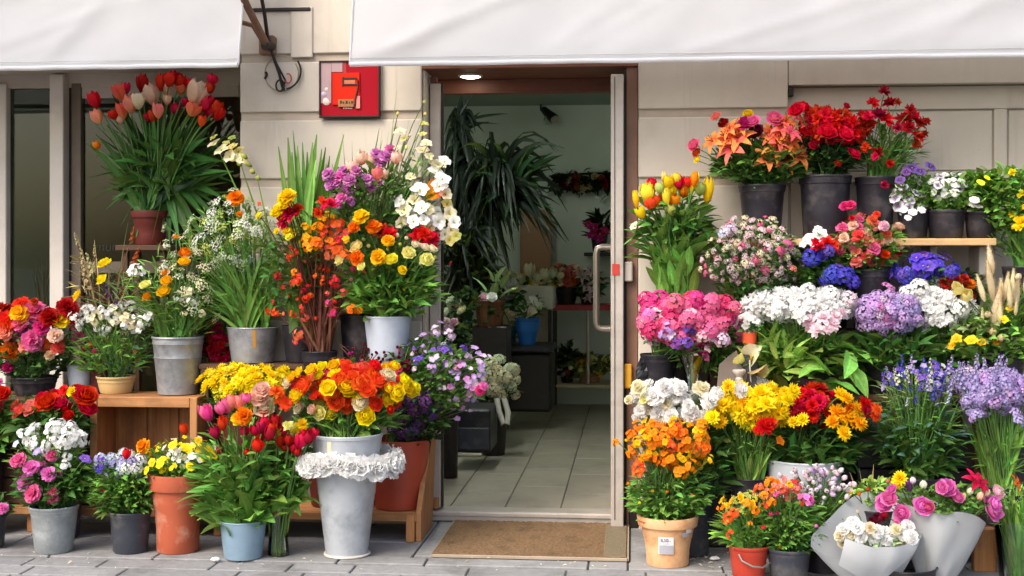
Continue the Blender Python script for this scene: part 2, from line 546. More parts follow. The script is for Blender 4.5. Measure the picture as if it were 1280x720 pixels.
def dome_mb(mb, r, h, z0, mi, seg=8, rings=2):
    vs = [(0, 0, z0 + h)]
    for i in range(1, rings + 1):
        w = i / rings * pi / 2
        for k in range(seg):
            a = 2 * pi * k / seg
            vs.append((r * math.sin(w) * math.cos(a), r * math.sin(w) * math.sin(a), z0 + h * math.cos(w)))
    fs = [(0, 1 + k, 1 + (k + 1) % seg) for k in range(seg)]
    for i in range(rings - 1):
        b = 1 + i * seg
        for k in range(seg):
            fs.append((b + k, b + seg + k, b + seg + (k + 1) % seg, b + (k + 1) % seg))
    mb.add(vs, fs, None, None, mi)
rad = math.radians
def k_tulip(g):
    mb = MB(); op = g.uniform(-6, 8)
    for lay, (L, W, d) in enumerate(((1.02, .62, 0), (.98, .56, 0))):
        for k in range(3):
            petal(mb, 2 * pi * k / 3 + lay * pi / 3 + g.uniform(-.1, .1), L * g.uniform(.98, 1.12), W * .88, rad(18 + lay * 14), rad(108 - op + lay * 4), 'round', .55, .02, -.44 + lay * .02, 6, 2, .012, g)
    return mb
def k_lilybud(g):
    mb = MB()
    for k in range(6):
        petal(mb, pi * k / 3, 1.05, .25, rad(52), rad(106), 'pointed', .4, .01, -.46, 6, 2, 0, g)
    return mb
def k_rose(g, layers=((2, .42, .3, 82, 112, .02, .02), (3, .46, .4, 70, 112, .05, .01), (4, .5, .48, 52, 108, .07, 0), (5, .53, .54, 34, 98, .08, -.02), (6, .55, .58, 14, 74, .09, -.03), (6, .54, .6, -2, 38, .1, -.04))):
    mb = MB()
    for li, (c, L, W, a0, a1, r0, z0) in enumerate(layers):
        for k in range(c):
            petal(mb, 2 * pi * (k + .37 * li) / c + g.uniform(-.2, .2), L * g.uniform(.9, 1.08), W, rad(a0 + g.uniform(-6, 6)), rad(a1 + g.uniform(-8, 8)), 'round', .35, r0, z0, 4, 2, .018, g)
    for k in range(5): petal(mb, 2 * pi * k / 5, .34, .12, rad(-30), rad(-5), 'pointed', .2, .04, -.05, 2, 1, 0, g, 2)
    return mb
def k_ranunc(g):
    return k_rose(g, ((3, .3, .24, 86, 128, .02, .03), (4, .36, .3, 76, 124, .05, .02), (5, .41, .36, 64, 120, .08, .01), (6, .46, .42, 48, 116, .1, 0), (7, .49, .48, 30, 104, .12, -.02), (7, .5, .5, 8, 84, .13, -.03), (7, .46, .5, -6, 44, .14, -.04)))
def k_carn(g):
    mb = MB()
    for li, (c, L, W, a0, a1) in enumerate(((5, .4, .3, 80, 95), (7, .45, .36, 58, 78), (9, .49, .38, 34, 52), (10, .5, .4, 8, 18), (8, .46, .38, -14, -12))):
        for k in range(c):
            petal(mb, 2 * pi * (k + .4 * li) / c + g.uniform(-.2, .2), L * g.uniform(.88, 1.1), W, rad(a0 + g.uniform(-9, 9)), rad(a1 + g.uniform(-14, 14)), 'fan', 0, .02, 0, 3, 3, .06, g)
    return mb
def k_mum(g):
    mb = MB()
    for li, (c, L, a0, a1) in enumerate(((7, .3, 78, 112), (11, .38, 58, 96), (14, .46, 36, 66), (15, .5, 14, 34), (14, .5, -8, 6))):
        for k in range(c):
            petal(mb, 2 * pi * (k + .5 * li) / c + g.uniform(-.15, .15), L * g.uniform(.88, 1.1), .16, rad(a0 + g.uniform(-8, 8)), rad(a1 + g.uniform(-12, 12)), 'strap', .3, .02, 0, 3, 1, .01, g)
    return mb
def k_daisy(g):
    mb = MB()
    for li, c in enumerate((11, 9)):
        for k in range(c):
            petal(mb, 2 * pi * (k + .5 * li) / c + g.uniform(-.1, .1), .44 * g.uniform(.9, 1.06), .19, rad(16 + 12 * li), rad(-8 + g.uniform(-10, 12)), 'strap', .2, .07, 0, 3, 1, .01, g)
    dome_mb(mb, .15, .1, 0, 1)
    return mb
def k_lily(g):
    mb = MB()
    for lay in (0, 1):
        for k in range(3):
            petal(mb, 2 * pi * k / 3 + lay * pi / 3 + g.uniform(-.12, .12), .72 * g.uniform(.92, 1.08), .3 - .05 * lay, rad(64 - lay * 5), rad(-32 + g.uniform(-12, 16)), 'pointed', .25, .02, -.18, 6, 2, .02, g)
    for k in range(6):
        a = 2 * pi * k / 6 + .3
        tube_mb(mb, [(0, 0, -.12), (.08 * math.cos(a), .08 * math.sin(a), .15), (.16 * math.cos(a), .16 * math.sin(a), .27)], [.008, .008, .02], 3, 1)
    return mb
def k_orchid(g):
    mb = MB()
    for lay in (0, 1):
        for k in range(3):
            petal(mb, 2 * pi * k / 3 + lay * pi / 3 + g.uniform(-.15, .15), .5 * g.uniform(.9, 1.1), .42, rad(58 - lay * 12), rad(2 + g.uniform(-14, 22)), 'round', .22, .02, -.08, 4, 2, .03, g)
    dome_mb(mb, .06, .14, -.05, 1, 6)
    return mb
def k_five(g, np_=5, mm=1, nn=2):
    mb = MB()
    for k in range(np_):
        petal(mb, 2 * pi * k / np_ + g.uniform(-.1, .1), .48 * g.uniform(.9, 1.06), .42 if np_ > 4 else .5, rad(28), rad(-6 + g.uniform(-10, 14)), 'round', .1, .03, 0, nn, mm, .02, g)
    dome_mb(mb, .07, .06, .0, 1, 5, 1)
    return mb
def k_simple(g):
    mb = k_five(g, 5, 2, 3)
    return mb
def k_pansy(g):
    mb = MB()
    for a, L, W, dz in ((90 - 28, .5, .55, -.05), (90 + 28, .5, .55, -.06), (8, .47, .5, 0), (172, .47, .5, .01), (270, .5, .68, .03)):
        petal(mb, rad(a + g.uniform(-6, 6)), L, W, rad(14), rad(-8 + g.uniform(-12, 12)), 'round', .06, .02, dz, 4, 2, .03, g)
    dome_mb(mb, .05, .05, .03, 1, 5, 1)
    return mb
def rand_dir(g, zmin=-.2):
    while True:
        z = g.uniform(zmin, 1); w = g.uniform(0, 2 * pi); s = math.sqrt(max(0, 1 - z * z))
        return Vector((s * math.cos(w), s * math.sin(w), z))
def orient(n, spin=0., loc=(0, 0, 0), s=1.):
    q = Vector(n).to_track_quat('Z', 'Y') @ Quaternion((0, 0, 1), spin)
    return Matrix.LocRotScale(Vector(loc), q, Vector((s, s, s)))
def fib(n, zmin):
    out = []
    for i in range(n):
        z = 1 - (1 - zmin) * (i + .5) / n
        w = i * 2.39996; s = math.sqrt(max(0, 1 - z * z))
        out.append(Vector((s * math.cos(w), s * math.sin(w), z)))
    return out
def cluster(g, n, fs, zmin=-.15, np_=5, flat=1., jit=.14, green=True):
    mb = MB()
    fl = [k_five(g, np_, 1, 2) for _ in range(2)]
    for d in fib(n, zmin):
        d = (d + Vector((g.uniform(-jit, jit), g.uniform(-jit, jit), g.uniform(-jit, jit)))).normalized()
        p = Vector((d.x, d.y, d.z * flat)) * (.5 - fs * .2) * g.uniform(.86, 1.08)
        mb.merge(fl[g.randrange(2)], orient((d + Vector((0, 0, .15))).normalized(), g.uniform(0, 6), p, fs * g.uniform(.85, 1.2)))
        if green: tube_mb(mb, [(0, 0, -.35 * flat), tuple(p)], .012, 3, 2, .9, False)
    return mb
def k_phlox(g): return cluster(g, 20, .33, -.1)
def k_ball(g): return cluster(g, 34, .27, -.35, 4)
def k_flat(g): return cluster(g, 24, .25, .1, 5, .5)
def k_loose(g):
    mb = MB()
    fl = [k_five(g, 4, 2, 3) for _ in range(2)]
    for k in range(9):
        d = rand_dir(g, -.1); p = d * g.uniform(.18, .42)
        mb.merge(fl[k % 2], orient((d + Vector((0, 0, .3))).normalized(), g.uniform(0, 6), p, g.uniform(.34, .5)))
        tube_mb(mb, [(0, 0, -.35), tuple(p)], .014, 3, 2, .9, False)
    return mb
def k_umbel(g):
    mb = MB()
    fl = k_five(g, 5, 1, 2)
    for d in fib(13, .35):
        p = Vector((d.x * .5, d.y * .5, d.z * .3 + .1)) * g.uniform(.85, 1.1)
        tube_mb(mb, [(0, 0, -.25), tuple(p * .6 + Vector((0, 0, -.06))), tuple(p)], .012, 3, 2, .9, False)
        for _ in range(5):
            q = p + Vector((g.uniform(-.1, .1), g.uniform(-.1, .1), g.uniform(-.02, .05)))
            mb.merge(fl, orient((d + Vector((0, 0, .6))).normalized(), g.uniform(0, 6), q, .12))
    return mb
def k_spike(g, n=22, fs=.2, taper=.7):
    mb = MB()
    fl = [k_five(g, 5, 1, 2) for _ in range(2)]
    for i in range(n):
        s = i / (n - 1); w = i * 2.4
        r = .13 * (1 - taper * s)
        d = Vector((math.cos(w), math.sin(w), .35))
        p = Vector((r * math.cos(w), r * math.sin(w), s - .5))
        mb.merge(fl[i % 2], orient(d.normalized(), g.uniform(0, 6), p, fs * (1 - .55 * s) * g.uniform(.85, 1.2)))
    tube_mb(mb, [(0, 0, -.7), (0, 0, .45)], .018, 3, 2, .9, False)
    return mb
def k_bunny(g):
    mb = MB()
    n, seg = 9, 8
    rr_ = lambda q: .1 * math.sin(pi * min(1, q) ** .75) ** .8
    lathe_mb(mb, [(max(.008, rr_(i / (n - 1))), i / (n - 1) - .5) for i in range(n)], seg, .06, g)
    for k in range(420):
        i = g.uniform(.02, .97); w = g.uniform(0, 6.28)
        r = rr_(i)
        d = Vector((math.cos(w), math.sin(w), g.uniform(.6, 1.6))).normalized()
        b = Vector((r * math.cos(w), r * math.sin(w), i - .5))
        side = Vector((-math.sin(w), math.cos(w), 0)) * .007
        tip = b + d * g.uniform(.05, .13)
        mb.add([tuple(b - side), tuple(b + side), tuple(tip)], [(0, 1, 2)], [.2, .2, 1])
    return mb
def k_bud(g):
    mb = MB()
    for k in range(4): petal(mb, pi * k / 2, .85, .42, rad(25), rad(125), 'round', .5, .01, -.3, 5, 2, 0, g)
    for k in range(4): petal(mb, pi * k / 2 + .6, .4, .24, rad(15), rad(90), 'pointed', .4, .03, -.33, 3, 1, 0, g, 2)
    return mb
def k_freesia(g):
    mb = MB()
    for k in range(5):
        f = MB(); cone = g.uniform(.5, 1)
        for j in range(6): petal(f, pi * j / 3, .5, .24, rad(80), rad(35 - 20 * cone), 'round', .3, .02, -.2, 4, 1, 0, g)
        s = .62 - .09 * k
        mb.merge(f, orient((g.uniform(-.5, .5) + .25 * k, g.uniform(-.5, .5), 1), g.uniform(0, 6), (.11 * k - .25, g.uniform(-.06, .06), .05 * k - .1), s))
    tube_mb(mb, [(-.3, 0, -.4), (-.1, 0, -.15), (.35, 0, .12)], .014, 3, 2, .9, False)
    return mb
def k_callas(g):
    mb = MB()
    petal(mb, 0, 1.1, .85, rad(80), rad(40), 'round', .9, .02, -.5, 6, 4, 0, g)
    tube_mb(mb, [(.04, 0, -.3), (.1, 0, .2)], [.05, .03], 6, 1)
    return mb
def k_peony_tuft(g):
    mb = MB()
    for k in range(26):
        d = rand_dir(g, -.3)
        petal(mb, math.atan2(d.y, d.x), .5 * g.uniform(.8, 1.1), .26, math.asin(max(-1, min(1, d.z))), math.asin(max(-1, min(1, d.z))) + g.uniform(-.5, .7), 'round', .2, .0, 0, 3, 2, .04, g)
    return mb
KIND = dict(tulip=k_tulip, lilybud=k_lilybud, rose=k_rose, ranunc=k_ranunc, carn=k_carn, mum=k_mum, daisy=k_daisy, lily=k_lily, orchid=k_orchid,
            simple=k_simple, pansy=k_pansy, phlox=k_phlox, ball=k_ball, flat=k_flat, loose=k_loose, umbel=k_umbel, spike=k_spike, bunny=k_bunny,
            bud=k_bud, freesia=k_freesia, calla=k_callas, tuft=k_peony_tuft)
BNAME = dict(tulip='tulip_bloom', lilybud='lily_bud', rose='rose_bloom', ranunc='ranunculus_bloom', carn='carnation_bloom', mum='chrysanthemum_bloom',
             daisy='daisy_bloom', lily='lily_bloom', orchid='gladiolus_bloom', simple='blossom', pansy='pansy_bloom', phlox='phlox_head', ball='flower_head',
             flat='flower_cluster', loose='blossom_cluster', umbel='flower_umbel', spike='flower_spike', bunny='fluffy_seed_head', bud='flower_bud',
             freesia='freesia_spray', calla='calla_bloom', tuft='peony_bloom')
M_ctr = solid('flower_centre_yellow', '#d9a21a', .8, var=.2, scale=200, bmp=.3)
M_ctrg = solid('flower_centre_green', '#9aa83c', .8, var=.2, scale=200, bmp=.3)
M_ctrd = solid('flower_centre_dark', '#5a2f14', .8, var=.2, scale=200, bmp=.3)
CTR = dict(lily=M_ctrd, daisy=M_ctr, orchid=M_ctrg, pansy=M_ctr, umbel=M_ctrg)
CACHE = {}
SHAPES = {}
def bloom_mesh(kind, col, rng):
    v = rng.randrange(3)
    key = (kind, v, col)
    if key not in CACHE:
        if (kind, v) not in SHAPES: SHAPES[(kind, v)] = KIND[kind](random.Random(hash_s(kind) + v * 17))
        CACHE[key] = SHAPES[(kind, v)].mesh(BNAME[kind], [petal_mat(col), CTR.get(kind, M_ctr), leaf_mat('stem')])
    return CACHE[key]
def hash_s(s):
    h = 7
    for ch in s: h = (h * 31 + ord(ch)) % 1000003
    return h

# leaves
def leaf_mb(L=1., W=.3, droop=.4, fold=.25, n=4, m=2, shape='pointed', twist=0., wave=0.):
    """leaf along +X, face up +Z, gently arching down"""
    mb = MB(); vs, ts, ms = [], [], []
    f = SH[shape]
    x = z = 0
    for i in range(n + 1):
        s = i / n
        a = .35 * droop - droop * 1.6 * s
        if i: x += math.cos(a) * L / n; z += math.sin(a) * L / n
        w = W * .5 * max(.04, f(s))
        for j in range(m + 1):
            q = 2 * j / m - 1
            vs.append((x, q * w, z + fold * w * abs(q) + wave * w * math.sin(s * 9 + q * 2) * abs(q))); ts.append(s); ms.append(q)
    fs = []
    for i in range(n):
        for j in range(m):
            k = i * (m + 1) + j
            fs.append((k, k + m + 1, k + m + 2, k + 1))
    mb.add(vs, fs, ts, ms)
    return mb
LEAFSH = dict(lance=lambda g: leaf_mb(1, .29, g.uniform(.2, .7), .3, 4, 2), oval=lambda g: leaf_mb(1, .46, g.uniform(.2, .7), .25, 4, 2),
              narrow=lambda g: leaf_mb(1, .13, g.uniform(.1, .6), .3, 4, 2), broad=lambda g: leaf_mb(1, .4, g.uniform(.3, .8), .3, 6, 4, 'pointed', 0, .18),
              tiny=lambda g: leaf_mb(1, .4, g.uniform(.1, .6), .25, 2, 2), needle=lambda g: leaf_mb(1, .07, g.uniform(.0, .4), .2, 3, 1, 'strap'))
LCACHE = {}
def leaf_shape(st_, i):
    if (st_, i) not in LCACHE: LCACHE[(st_, i)] = LEAFSH[st_](random.Random(hash_s(st_) + i))
    return LCACHE[(st_, i)]
LMESH = {}
def leaf_mesh(st_, i, col):
    k = (st_, i, col)
    if k not in LMESH: LMESH[k] = leaf_shape(st_, i).mesh('leaf', leaf_mat(col))
    return LMESH[k]
def dir_mat(d, loc, s, rng, roll=.5):
    d = Vector(d).normalized()
    q = d.to_track_quat('X', 'Z') @ Quaternion((1, 0, 0), rng.uniform(-roll, roll))
    return Matrix.LocRotScale(Vector(loc), q, Vector((s, s, s)))
def arch_leaf_mb(p0, p1, width, lift, rng, n=7, taper='pointed', fold=.3):
    """strap leaf from p0 to p1 with its middle lifted"""
    p0, p1 = Vector(p0), Vector(p1)
    mid = (p0 + p1) / 2 + Vector((0, 0, lift))
    mid += Vector(((p0.x - p1.x) * .22, (p0.y - p1.y) * .22, 0)) if lift > 0 else Vector((0, 0, 0))
    f = SH[taper]
    vs, ts, ms = [], [], []
    roll = rng.uniform(-.9, .9)
    for i in range(n + 1):
        s = i / n
        p = p0 * (1 - s) ** 2 + mid * 2 * s * (1 - s) + p1 * s * s
        d = ((mid - p0) * (1 - s) + (p1 - mid) * s)
        d = d.normalized() if d.length > 1e-6 else Vector((0, 0, 1))
        side = d.cross(Vector((0, -.8, .6)))
        side = side.normalized() if side.length > 1e-4 else Vector((1, 0, 0))
        side = Quaternion(d, roll + s * .5) @ side
        up = side.cross(d)
        w = width * .5 * max(.05, f(min(1, .12 + .88 * s)))
        for q in (-1, 0, 1):
            vs.append(tuple(p + side * q * w + up * (fold * w * abs(q)))); ts.append(s); ms.append(q)
    fs = []
    for i in range(n):
        for j in range(2):
            k = i * 3 + j
            fs.append((k, k + 3, k + 4, k + 1))
    mb = MB(); mb.add(vs, fs, ts, ms)
    return mb

# ------------------------------------------------------------------ pots and buckets
class Dim: pass
def dims(boxpx, Y=None, zb=None):
    ul, ur, vt, bl, br, vb = boxpx
    d = Dim(); u = (ul + ur) / 2
    if Y is None:
        Yf = H * fw(u) / (vb - HV) - D
        d.rb = (br - bl) / 2 * S(u, Yf)
        Y = Yf + d.rb; zb = 0.004
    d.Y = Y; s = S(u, Y)
    d.rt = (ur - ul) / 2 * s; d.rb = (br - bl) / 2 * s
    d.z1 = P(u, vt, Y - d.rt).z
    d.z0 = zb if zb is not None else P(u, vb, Y - d.rb).z
    d.x = P(u, vt, Y).x; d.h = d.z1 - d.z0; d.u = u
    d.base = Vector((d.x, d.Y, d.z0)); d.mouth = Vector((d.x, d.Y, d.z1))
    return d
def pot_parts(root, d, style, mat, soil=True, rim_mat=None, wob=0., seg=44):
    rb, rt, h = d.rb, d.rt, d.h
    g = random.Random(int(d.x * 999) + 5)
    L = lambda s: rb + (rt - rb) * s
    th = .006
    off = root.location
    o = d.base - off
    rm = rim_mat or mat
    if style == 'terra':
        rh = .2 * h
        body = [(0, .004), (rb * .96, 0), (rb, .006)] + [(L(s) * .9, h * s) for s in (.3, .55)] + [(L(.56) * .915, h * .57), (L(.8) * .93, h - rh + .002), (L(.8) * .86, h - rh + .002)]
        b = lathe('pot', [(r, z) for r, z in body], mat, root, seg, wob, g, o)
        lathe('rim', [(L(.8) * .86, h - rh), (rt * .955, h - rh), (rt * .965, h - rh + .004), (rt, h - .006), (rt * .99, h), (rt * .9, h), (rt * .88, h - .03), (rt * .8, h * .6)], rm, root, seg, wob, g, o)
    elif style == 'nursery':
        rh = .14 * h
        body = [(0, .004), (rb * .94, 0), (rb, .008), (L(.45) * .985, h * .45), (L(.85) * .96, h - rh), (L(.85) * .99, h - rh + .004)]
        lathe('pot', body, mat, root, seg, wob, g, o)
        lathe('rim', [(L(.85) * .955, h - rh + .003), (L(.86), h - rh + .004), (rt * .985, h - .012), (rt, h - .01), (rt * 1.01, h - .003), (rt, h), (rt * .95, h), (rt * .93, h - .03), (rt * .8, h * .55)], rm, root, seg, wob, g, o)
    elif style == 'bucket':
        body = [(0, .012), (rb * .9, .012), (rb * .93, 0), (rb, .003), (rb * 1.01, .012)] + [(L(.62), h * .62), (L(.64) * 1.018, h * .635), (L(.66), h * .66), (L(.86), h * .86), (L(.86) * 1.02, h * .87), (L(.98) * .99, h - .012)]
        lathe('bucket_body', body, mat, root, seg, wob, g, o)
        lathe('rim', [(rt * .965, h - .014), (rt * 1.01, h - .012), (rt * 1.03, h - .006), (rt * 1.015, h), (rt * .97, h), (rt * .95, h - .04), (rt * .85, h * .5)], rm, root, seg, wob, g, o)
    else:  # plain cone
        body = [(0, .01), (rb * .92, .01), (rb * .95, 0), (rb, .003), (L(.5), h * .5), (L(.97), h * .97)]
        lathe('vase_body' if style == 'cone' else 'bucket_body', body, mat, root, seg, wob, g, o)
        lathe('rim', [(rt * .97, h * .968), (rt * 1.01, h * .97), (rt * 1.015, h - .003), (rt * 1.0, h), (rt * .96, h), (rt * .94, h - .05), (rt * .8, h * .5)], rm, root, seg, wob, g, o)
    if soil:
        mb = MB(); n = 24; gg = random.Random(3)
        vs = [(0, 0, h * .93)]
        rr = rt * .9
        for i in (1, 2):
            for k in range(n):
                a = 2 * pi * k / n
                vs.append((rr * i / 2 * math.cos(a), rr * i / 2 * math.sin(a), h * .9 + gg.uniform(-.006, .006)))
        fs = [(0, 1 + k, 1 + (k + 1) % n) for k in range(n)] + [(1 + k, 1 + n + k, 1 + n + (k + 1) % n, 1 + (k + 1) % n) for k in range(n)]
        mb.add(vs, fs)
        link('soil', mb.mesh('soil', M_soil), root, o)

# ------------------------------------------------------------------ growing things
def sample_ellipse(n, rng):
    pts = []
    for i in range(n):
        best, bd = None, -1
        for _ in range(9):
            a = rng.uniform(0, 2 * pi); r = math.sqrt(rng.random())
            p = (r * math.cos(a), r * math.sin(a))
            dd = min([(p[0] - q[0]) ** 2 + (p[1] - q[1]) ** 2 for q in pts], default=9)
            if dd > bd: best, bd = p, dd
        pts.append(best)
    return pts
def pick(cols, rng):
    if isinstance(cols, str): return cols
    tot = sum(w for _, w in cols); x = rng.uniform(0, tot)
    for c, w in cols:
        x -= w
        if x <= 0: return c
    return cols[-1][0]
YMAX = -.035
def grow(root, mouth, rm, Y, specs, seed, stem_col='stem', stem_r=.0022, ymax=None):
    g = random.Random(seed)
    off = root.location
    ym = YMAX if ymax is None else ymax
    stems = MB(); fol = {}
    def put_bloom(kind, col, pos, nrm, size, stem=True, spin=None):
        me = bloom_mesh(kind, col, g)
        o = link(BNAME[kind], me, root)
        M = orient(nrm, g.uniform(0, 6.28) if spin is None else spin, pos - off, size)
        o.matrix_local = M @ Matrix.Diagonal((g.uniform(.86, 1.12), g.uniform(.86, 1.12), g.uniform(.8, 1.15), 1))
        if stem:
            a = g.uniform(0, 6.28); q = rm * .6 * math.sqrt(g.random())
            p0 = mouth + Vector((q * math.cos(a), q * math.sin(a), -.03))
            p2 = pos - Vector(nrm).normalized() * size * (.42 if kind in ('tulip', 'lilybud') else .25)
            p1 = (p0 * .4 + p2 * .6) + Vector((0, 0, abs(p2.z - p0.z) * .16)); p1.x = p0.x * .45 + p2.x * .55
            pts = [p0 * (1 - s) ** 2 + p1 * 2 * s * (1 - s) + p2 * s * s - off for s in (0, .3, .6, .85, 1)]
            tube_mb(stems, pts, stem_r, 4, 0, .9, False)
    for sp in specs:
        k = sp[0]
        if k == 'B':
            _, kind, cols, n, (cu, cv), (ru, rv), size = sp[:7]
            o = sp[7] if len(sp) > 7 else {}
            Yc = o.get('Y', Y); s = S(cu, Yc)
            rd = o.get('rd', .75 * ru * s)
            c = P(cu, cv, Yc)
            back = o.get('back', .3)
            nb = int(n * back)
            f1, f2, f3 = g.uniform(0, 6), g.uniform(0, 6), o.get('lobe', .16)
            def lob(q):
                w = math.atan2(q[1], q[0])
                kq = 1 + f3 * math.sin(3 * w + f1) + f3 * .7 * math.sin(5 * w + f2) + g.uniform(-.09, .09)
                return (q[0] * kq, q[1] * kq)
            pts = [lob(q) for q in sample_ellipse(n, g)] + [(a, abs(b) * .8 + .15) for a, b in sample_ellipse(nb, g)]
            up = o.get('up', .45); front = o.get('front', .45)
            for i, (a, b) in enumerate(pts):
                dep = math.sqrt(max(0, 1 - a * a - b * b)) * rd * g.uniform(o.get('dmin', .68), 1.08)
                y = Yc - dep if i < n else Yc + dep * g.uniform(.2, 1)
                if y > ym: y = ym - g.uniform(0, .04)
                kk = (y + D) / (Yc + D)
                pos = Vector((c.x * kk if False else 0, 0, 0))
                pp = P(cu + a * ru, cv - b * rv, y) if i < n else P(cu + a * ru, cv - b * rv, Yc)
                pos = Vector((pp.x, y, pp.z))
                nrm = Vector((a * 1.0, (y - Yc) / max(rd, .01) * .7 - (front if i < n else -.1), b * .8 + up)) + Vector((g.uniform(-.45, .45), g.uniform(-.3, .3), g.uniform(-.35, .35)))
                if o.get('vert'): nrm = Vector((a * .3 * o['vert'] + g.uniform(-.12, .12), g.uniform(-.2, .05), 1))
                sz = size * s * g.uniform(.66, 1.2)
                put_bloom(kind, pick(cols, g), pos, nrm.normalized(), sz, o.get('stem', True))
        elif k == 'X':
            _, kind, lst = sp[:3]
            o = sp[3] if len(sp) > 3 else {}
            Yc = o.get('Y', Y)
            for (u, v, col, size) in lst:
                y = Yc + g.uniform(-.05, .03) + o.get('dy', -.09)
                if y > ym: y = ym - g.uniform(0, .03)
                pos = P(u, v, y)
                cu, cv = o.get('c', (root_u(mouth), v + 30))
                nrm = Vector(((u - cu) / 90., -o.get('front', .7), (cv - v) / 90. + o.get('up', .3))) + Vector((g.uniform(-.2, .2), g.uniform(-.15, .15), g.uniform(-.15, .15)))
                if o.get('vert'): nrm = Vector(((u - cu) / 160. + g.uniform(-.2, .2), g.uniform(-.35, 0), 1))
                put_bloom(kind, col, pos, nrm.normalized(), size * S(u, y), o.get('stem', True))
        elif k == 'F':
            _, style, n, (cu, cv), (ru, rv), size, col = sp[:7]
            o = sp[7] if len(sp) > 7 else {}
            Yc = o.get('Y', Y); s = S(cu, Yc); rd = o.get('rd', .7 * ru * s)
            mb = fol.setdefault(col, MB())
            for _ in range(n):
                while True:
                    a, b, d = g.uniform(-1, 1), g.uniform(-1, 1), g.uniform(-1, 1)
                    q = a * a + b * b + d * d
                    if q < 1 and q > g.random() ** 2 * .75: break
                y = Yc + d * rd
                if y > ym: y = ym - g.uniform(0, .05)
                pp = P(cu + a * ru, cv - b * rv, Yc)
                pos = Vector((pp.x, y, pp.z))
                dr = Vector((a + g.uniform(-.6, .6), d * .8 - .25 + g.uniform(-.6, .6), o.get('up', .45) + g.uniform(-.5, .6)))
                mb.merge(leaf_shape(style, g.randrange(4)), dir_mat(dr, pos - off, size * s * g.uniform(.6, 1.25), g, .9))
        elif k == 'L':      # single large leaves, each a part
            _, style, n, (cu, cv), (ru, rv), size, col = sp[:7]
            o = sp[7] if len(sp) > 7 else {}
            Yc = o.get('Y', Y); s = S(cu, Yc); rd = o.get('rd', .6 * ru * s)
            for (a, b) in sample_ellipse(n, g):
                dep = math.sqrt(max(0, 1 - a * a - b * b)) * rd
                y = Yc - dep * g.uniform(.1, 1) if g.random() < .75 else Yc + dep * g.uniform(0, .8)
                if y > ym: y = ym - g.uniform(0, .05)
                pp = P(cu + a * ru, cv - b * rv, Yc)
                dr = Vector((a * o.get('spread', .9) + g.uniform(-.35, .35), -.35 + g.uniform(-.4, .3), o.get('up', .7) + g.uniform(-.3, .4)))
                l = link('leaf', leaf_mesh(style, g.randrange(4), col), root)
                sz = size * s * g.uniform(.75, 1.2)
                l.matrix_local = dir_mat(dr, Vector((pp.x, y, pp.z)) - off - dr.normalized() * sz * .45, sz, g, .7)
        elif k == 'G':      # grassy blades from the mouth, joined
            _, n, (cu, cv), (ru, rv), width, col = sp[:6]
            o = sp[6] if len(sp) > 6 else {}
            mb = fol.setdefault(col, MB())
            s = S(cu, Y)
            for (a, b) in sample_ellipse(n, g):
                y = min(ym, Y + g.uniform(-1, 1) * .6 * ru * s)
                pp = P(cu + a * ru, cv - b * rv, Y)
                q = g.uniform(0, 6.28); rr = rm * .7 * math.sqrt(g.random())
                p0 = mouth + Vector((rr * math.cos(q), rr * math.sin(q), -.03))
                m2 = arch_leaf_mb(p0 - off, Vector((pp.x, y, pp.z)) - off, width * s * g.uniform(.7, 1.3), o.get('lift', .03) * g.uniform(.3, 1.6), g, 6, o.get('shape', 'pointed'))
                mb.merge(m2)
        elif k == 'A':      # arching strap leaves, each a part: list of (u,v) tips or n random
            _, tips, width, col = sp[:4]
            o = sp[4] if len(sp) > 4 else {}
            src = o.get('from')
            for (u, v) in tips:
                y = min(ym, Y + g.uniform(-1, .8) * o.get('rd', .1))
                q = g.uniform(0, 6.28)
                p0 = mouth + Vector((rm * .5 * math.cos(q), rm * .5 * math.sin(q), -.03)) if src is None else P(src[0] + g.uniform(-6, 6), src[1] + g.uniform(-10, 10), Y)
                p1 = P(u, v, y)
                l = arch_leaf_mb(p0 - off, p1 - off, width * S(u, Y) * g.uniform(.75, 1.2), o.get('lift', .06) * g.uniform(.5, 1.5), g)
                link('leaf', l.mesh('leaf', leaf_mat(col)), root)
    if stems.n: link('stems', stems.mesh('stems', leaf_mat(stem_col)), root, kind='stuff')
    for col, mb in fol.items():
        if mb.n: link('foliage', mb.mesh('foliage', leaf_mat(col)), root, kind='stuff')
def root_u(m):
    # picture column of a world point, used only to fan stems about their own middle
    dx, dy = m.x, m.y + D
    f_ = -st * dx + ct * dy; r_ = ct * dx + st * dy
    return 640 + F * r_ / f_

def patch(name, d, x0, x1, z0, z1, off, mat, parent, f=1.):
    mb = MB(); n = 8; vs = []
    for j in range(5):
        z = z0 + (z1 - z0) * j / 4
        r = (d.rb + (d.rt - d.rb) * (z - d.z0) / d.h) * f + off
        for i in range(n + 1):
            x = x0 + (x1 - x0) * i / n - d.x
            w = math.asin(max(-.98, min(.98, x / r)))
            vs.append(tuple(Vector((d.x + r * math.sin(w), d.Y - r * math.cos(w), z)) - loc_total(parent)))
    mb.add(vs, [(j * (n + 1) + i, j * (n + 1) + i + 1, (j + 1) * (n + 1) + i + 1, (j + 1) * (n + 1) + i) for j in range(4) for i in range(n)])
    return link(name, mb.mesh(name, mat), parent)
SEED = [100]
def plant(name, label, style, mat, bx, specs, Y=None, zb=None, cat='potted plant', group=None, wob=0., rim_mat=None, stem_col='stem', stem_r=.002, ymax=None, Yg=None):
    d = dims(bx, Y, zb)
    r = thing(name, label, cat, d.base, group)
    pot_parts(r, d, style, mat, True, rim_mat, wob)
    SEED[0] += 1
    grow(r, d.mouth, d.rt * .85, d.Y if Yg is None else Yg, specs, SEED[0], stem_col, stem_r, ymax)
    r['dim'] = 0; del r['dim']
    return r, d
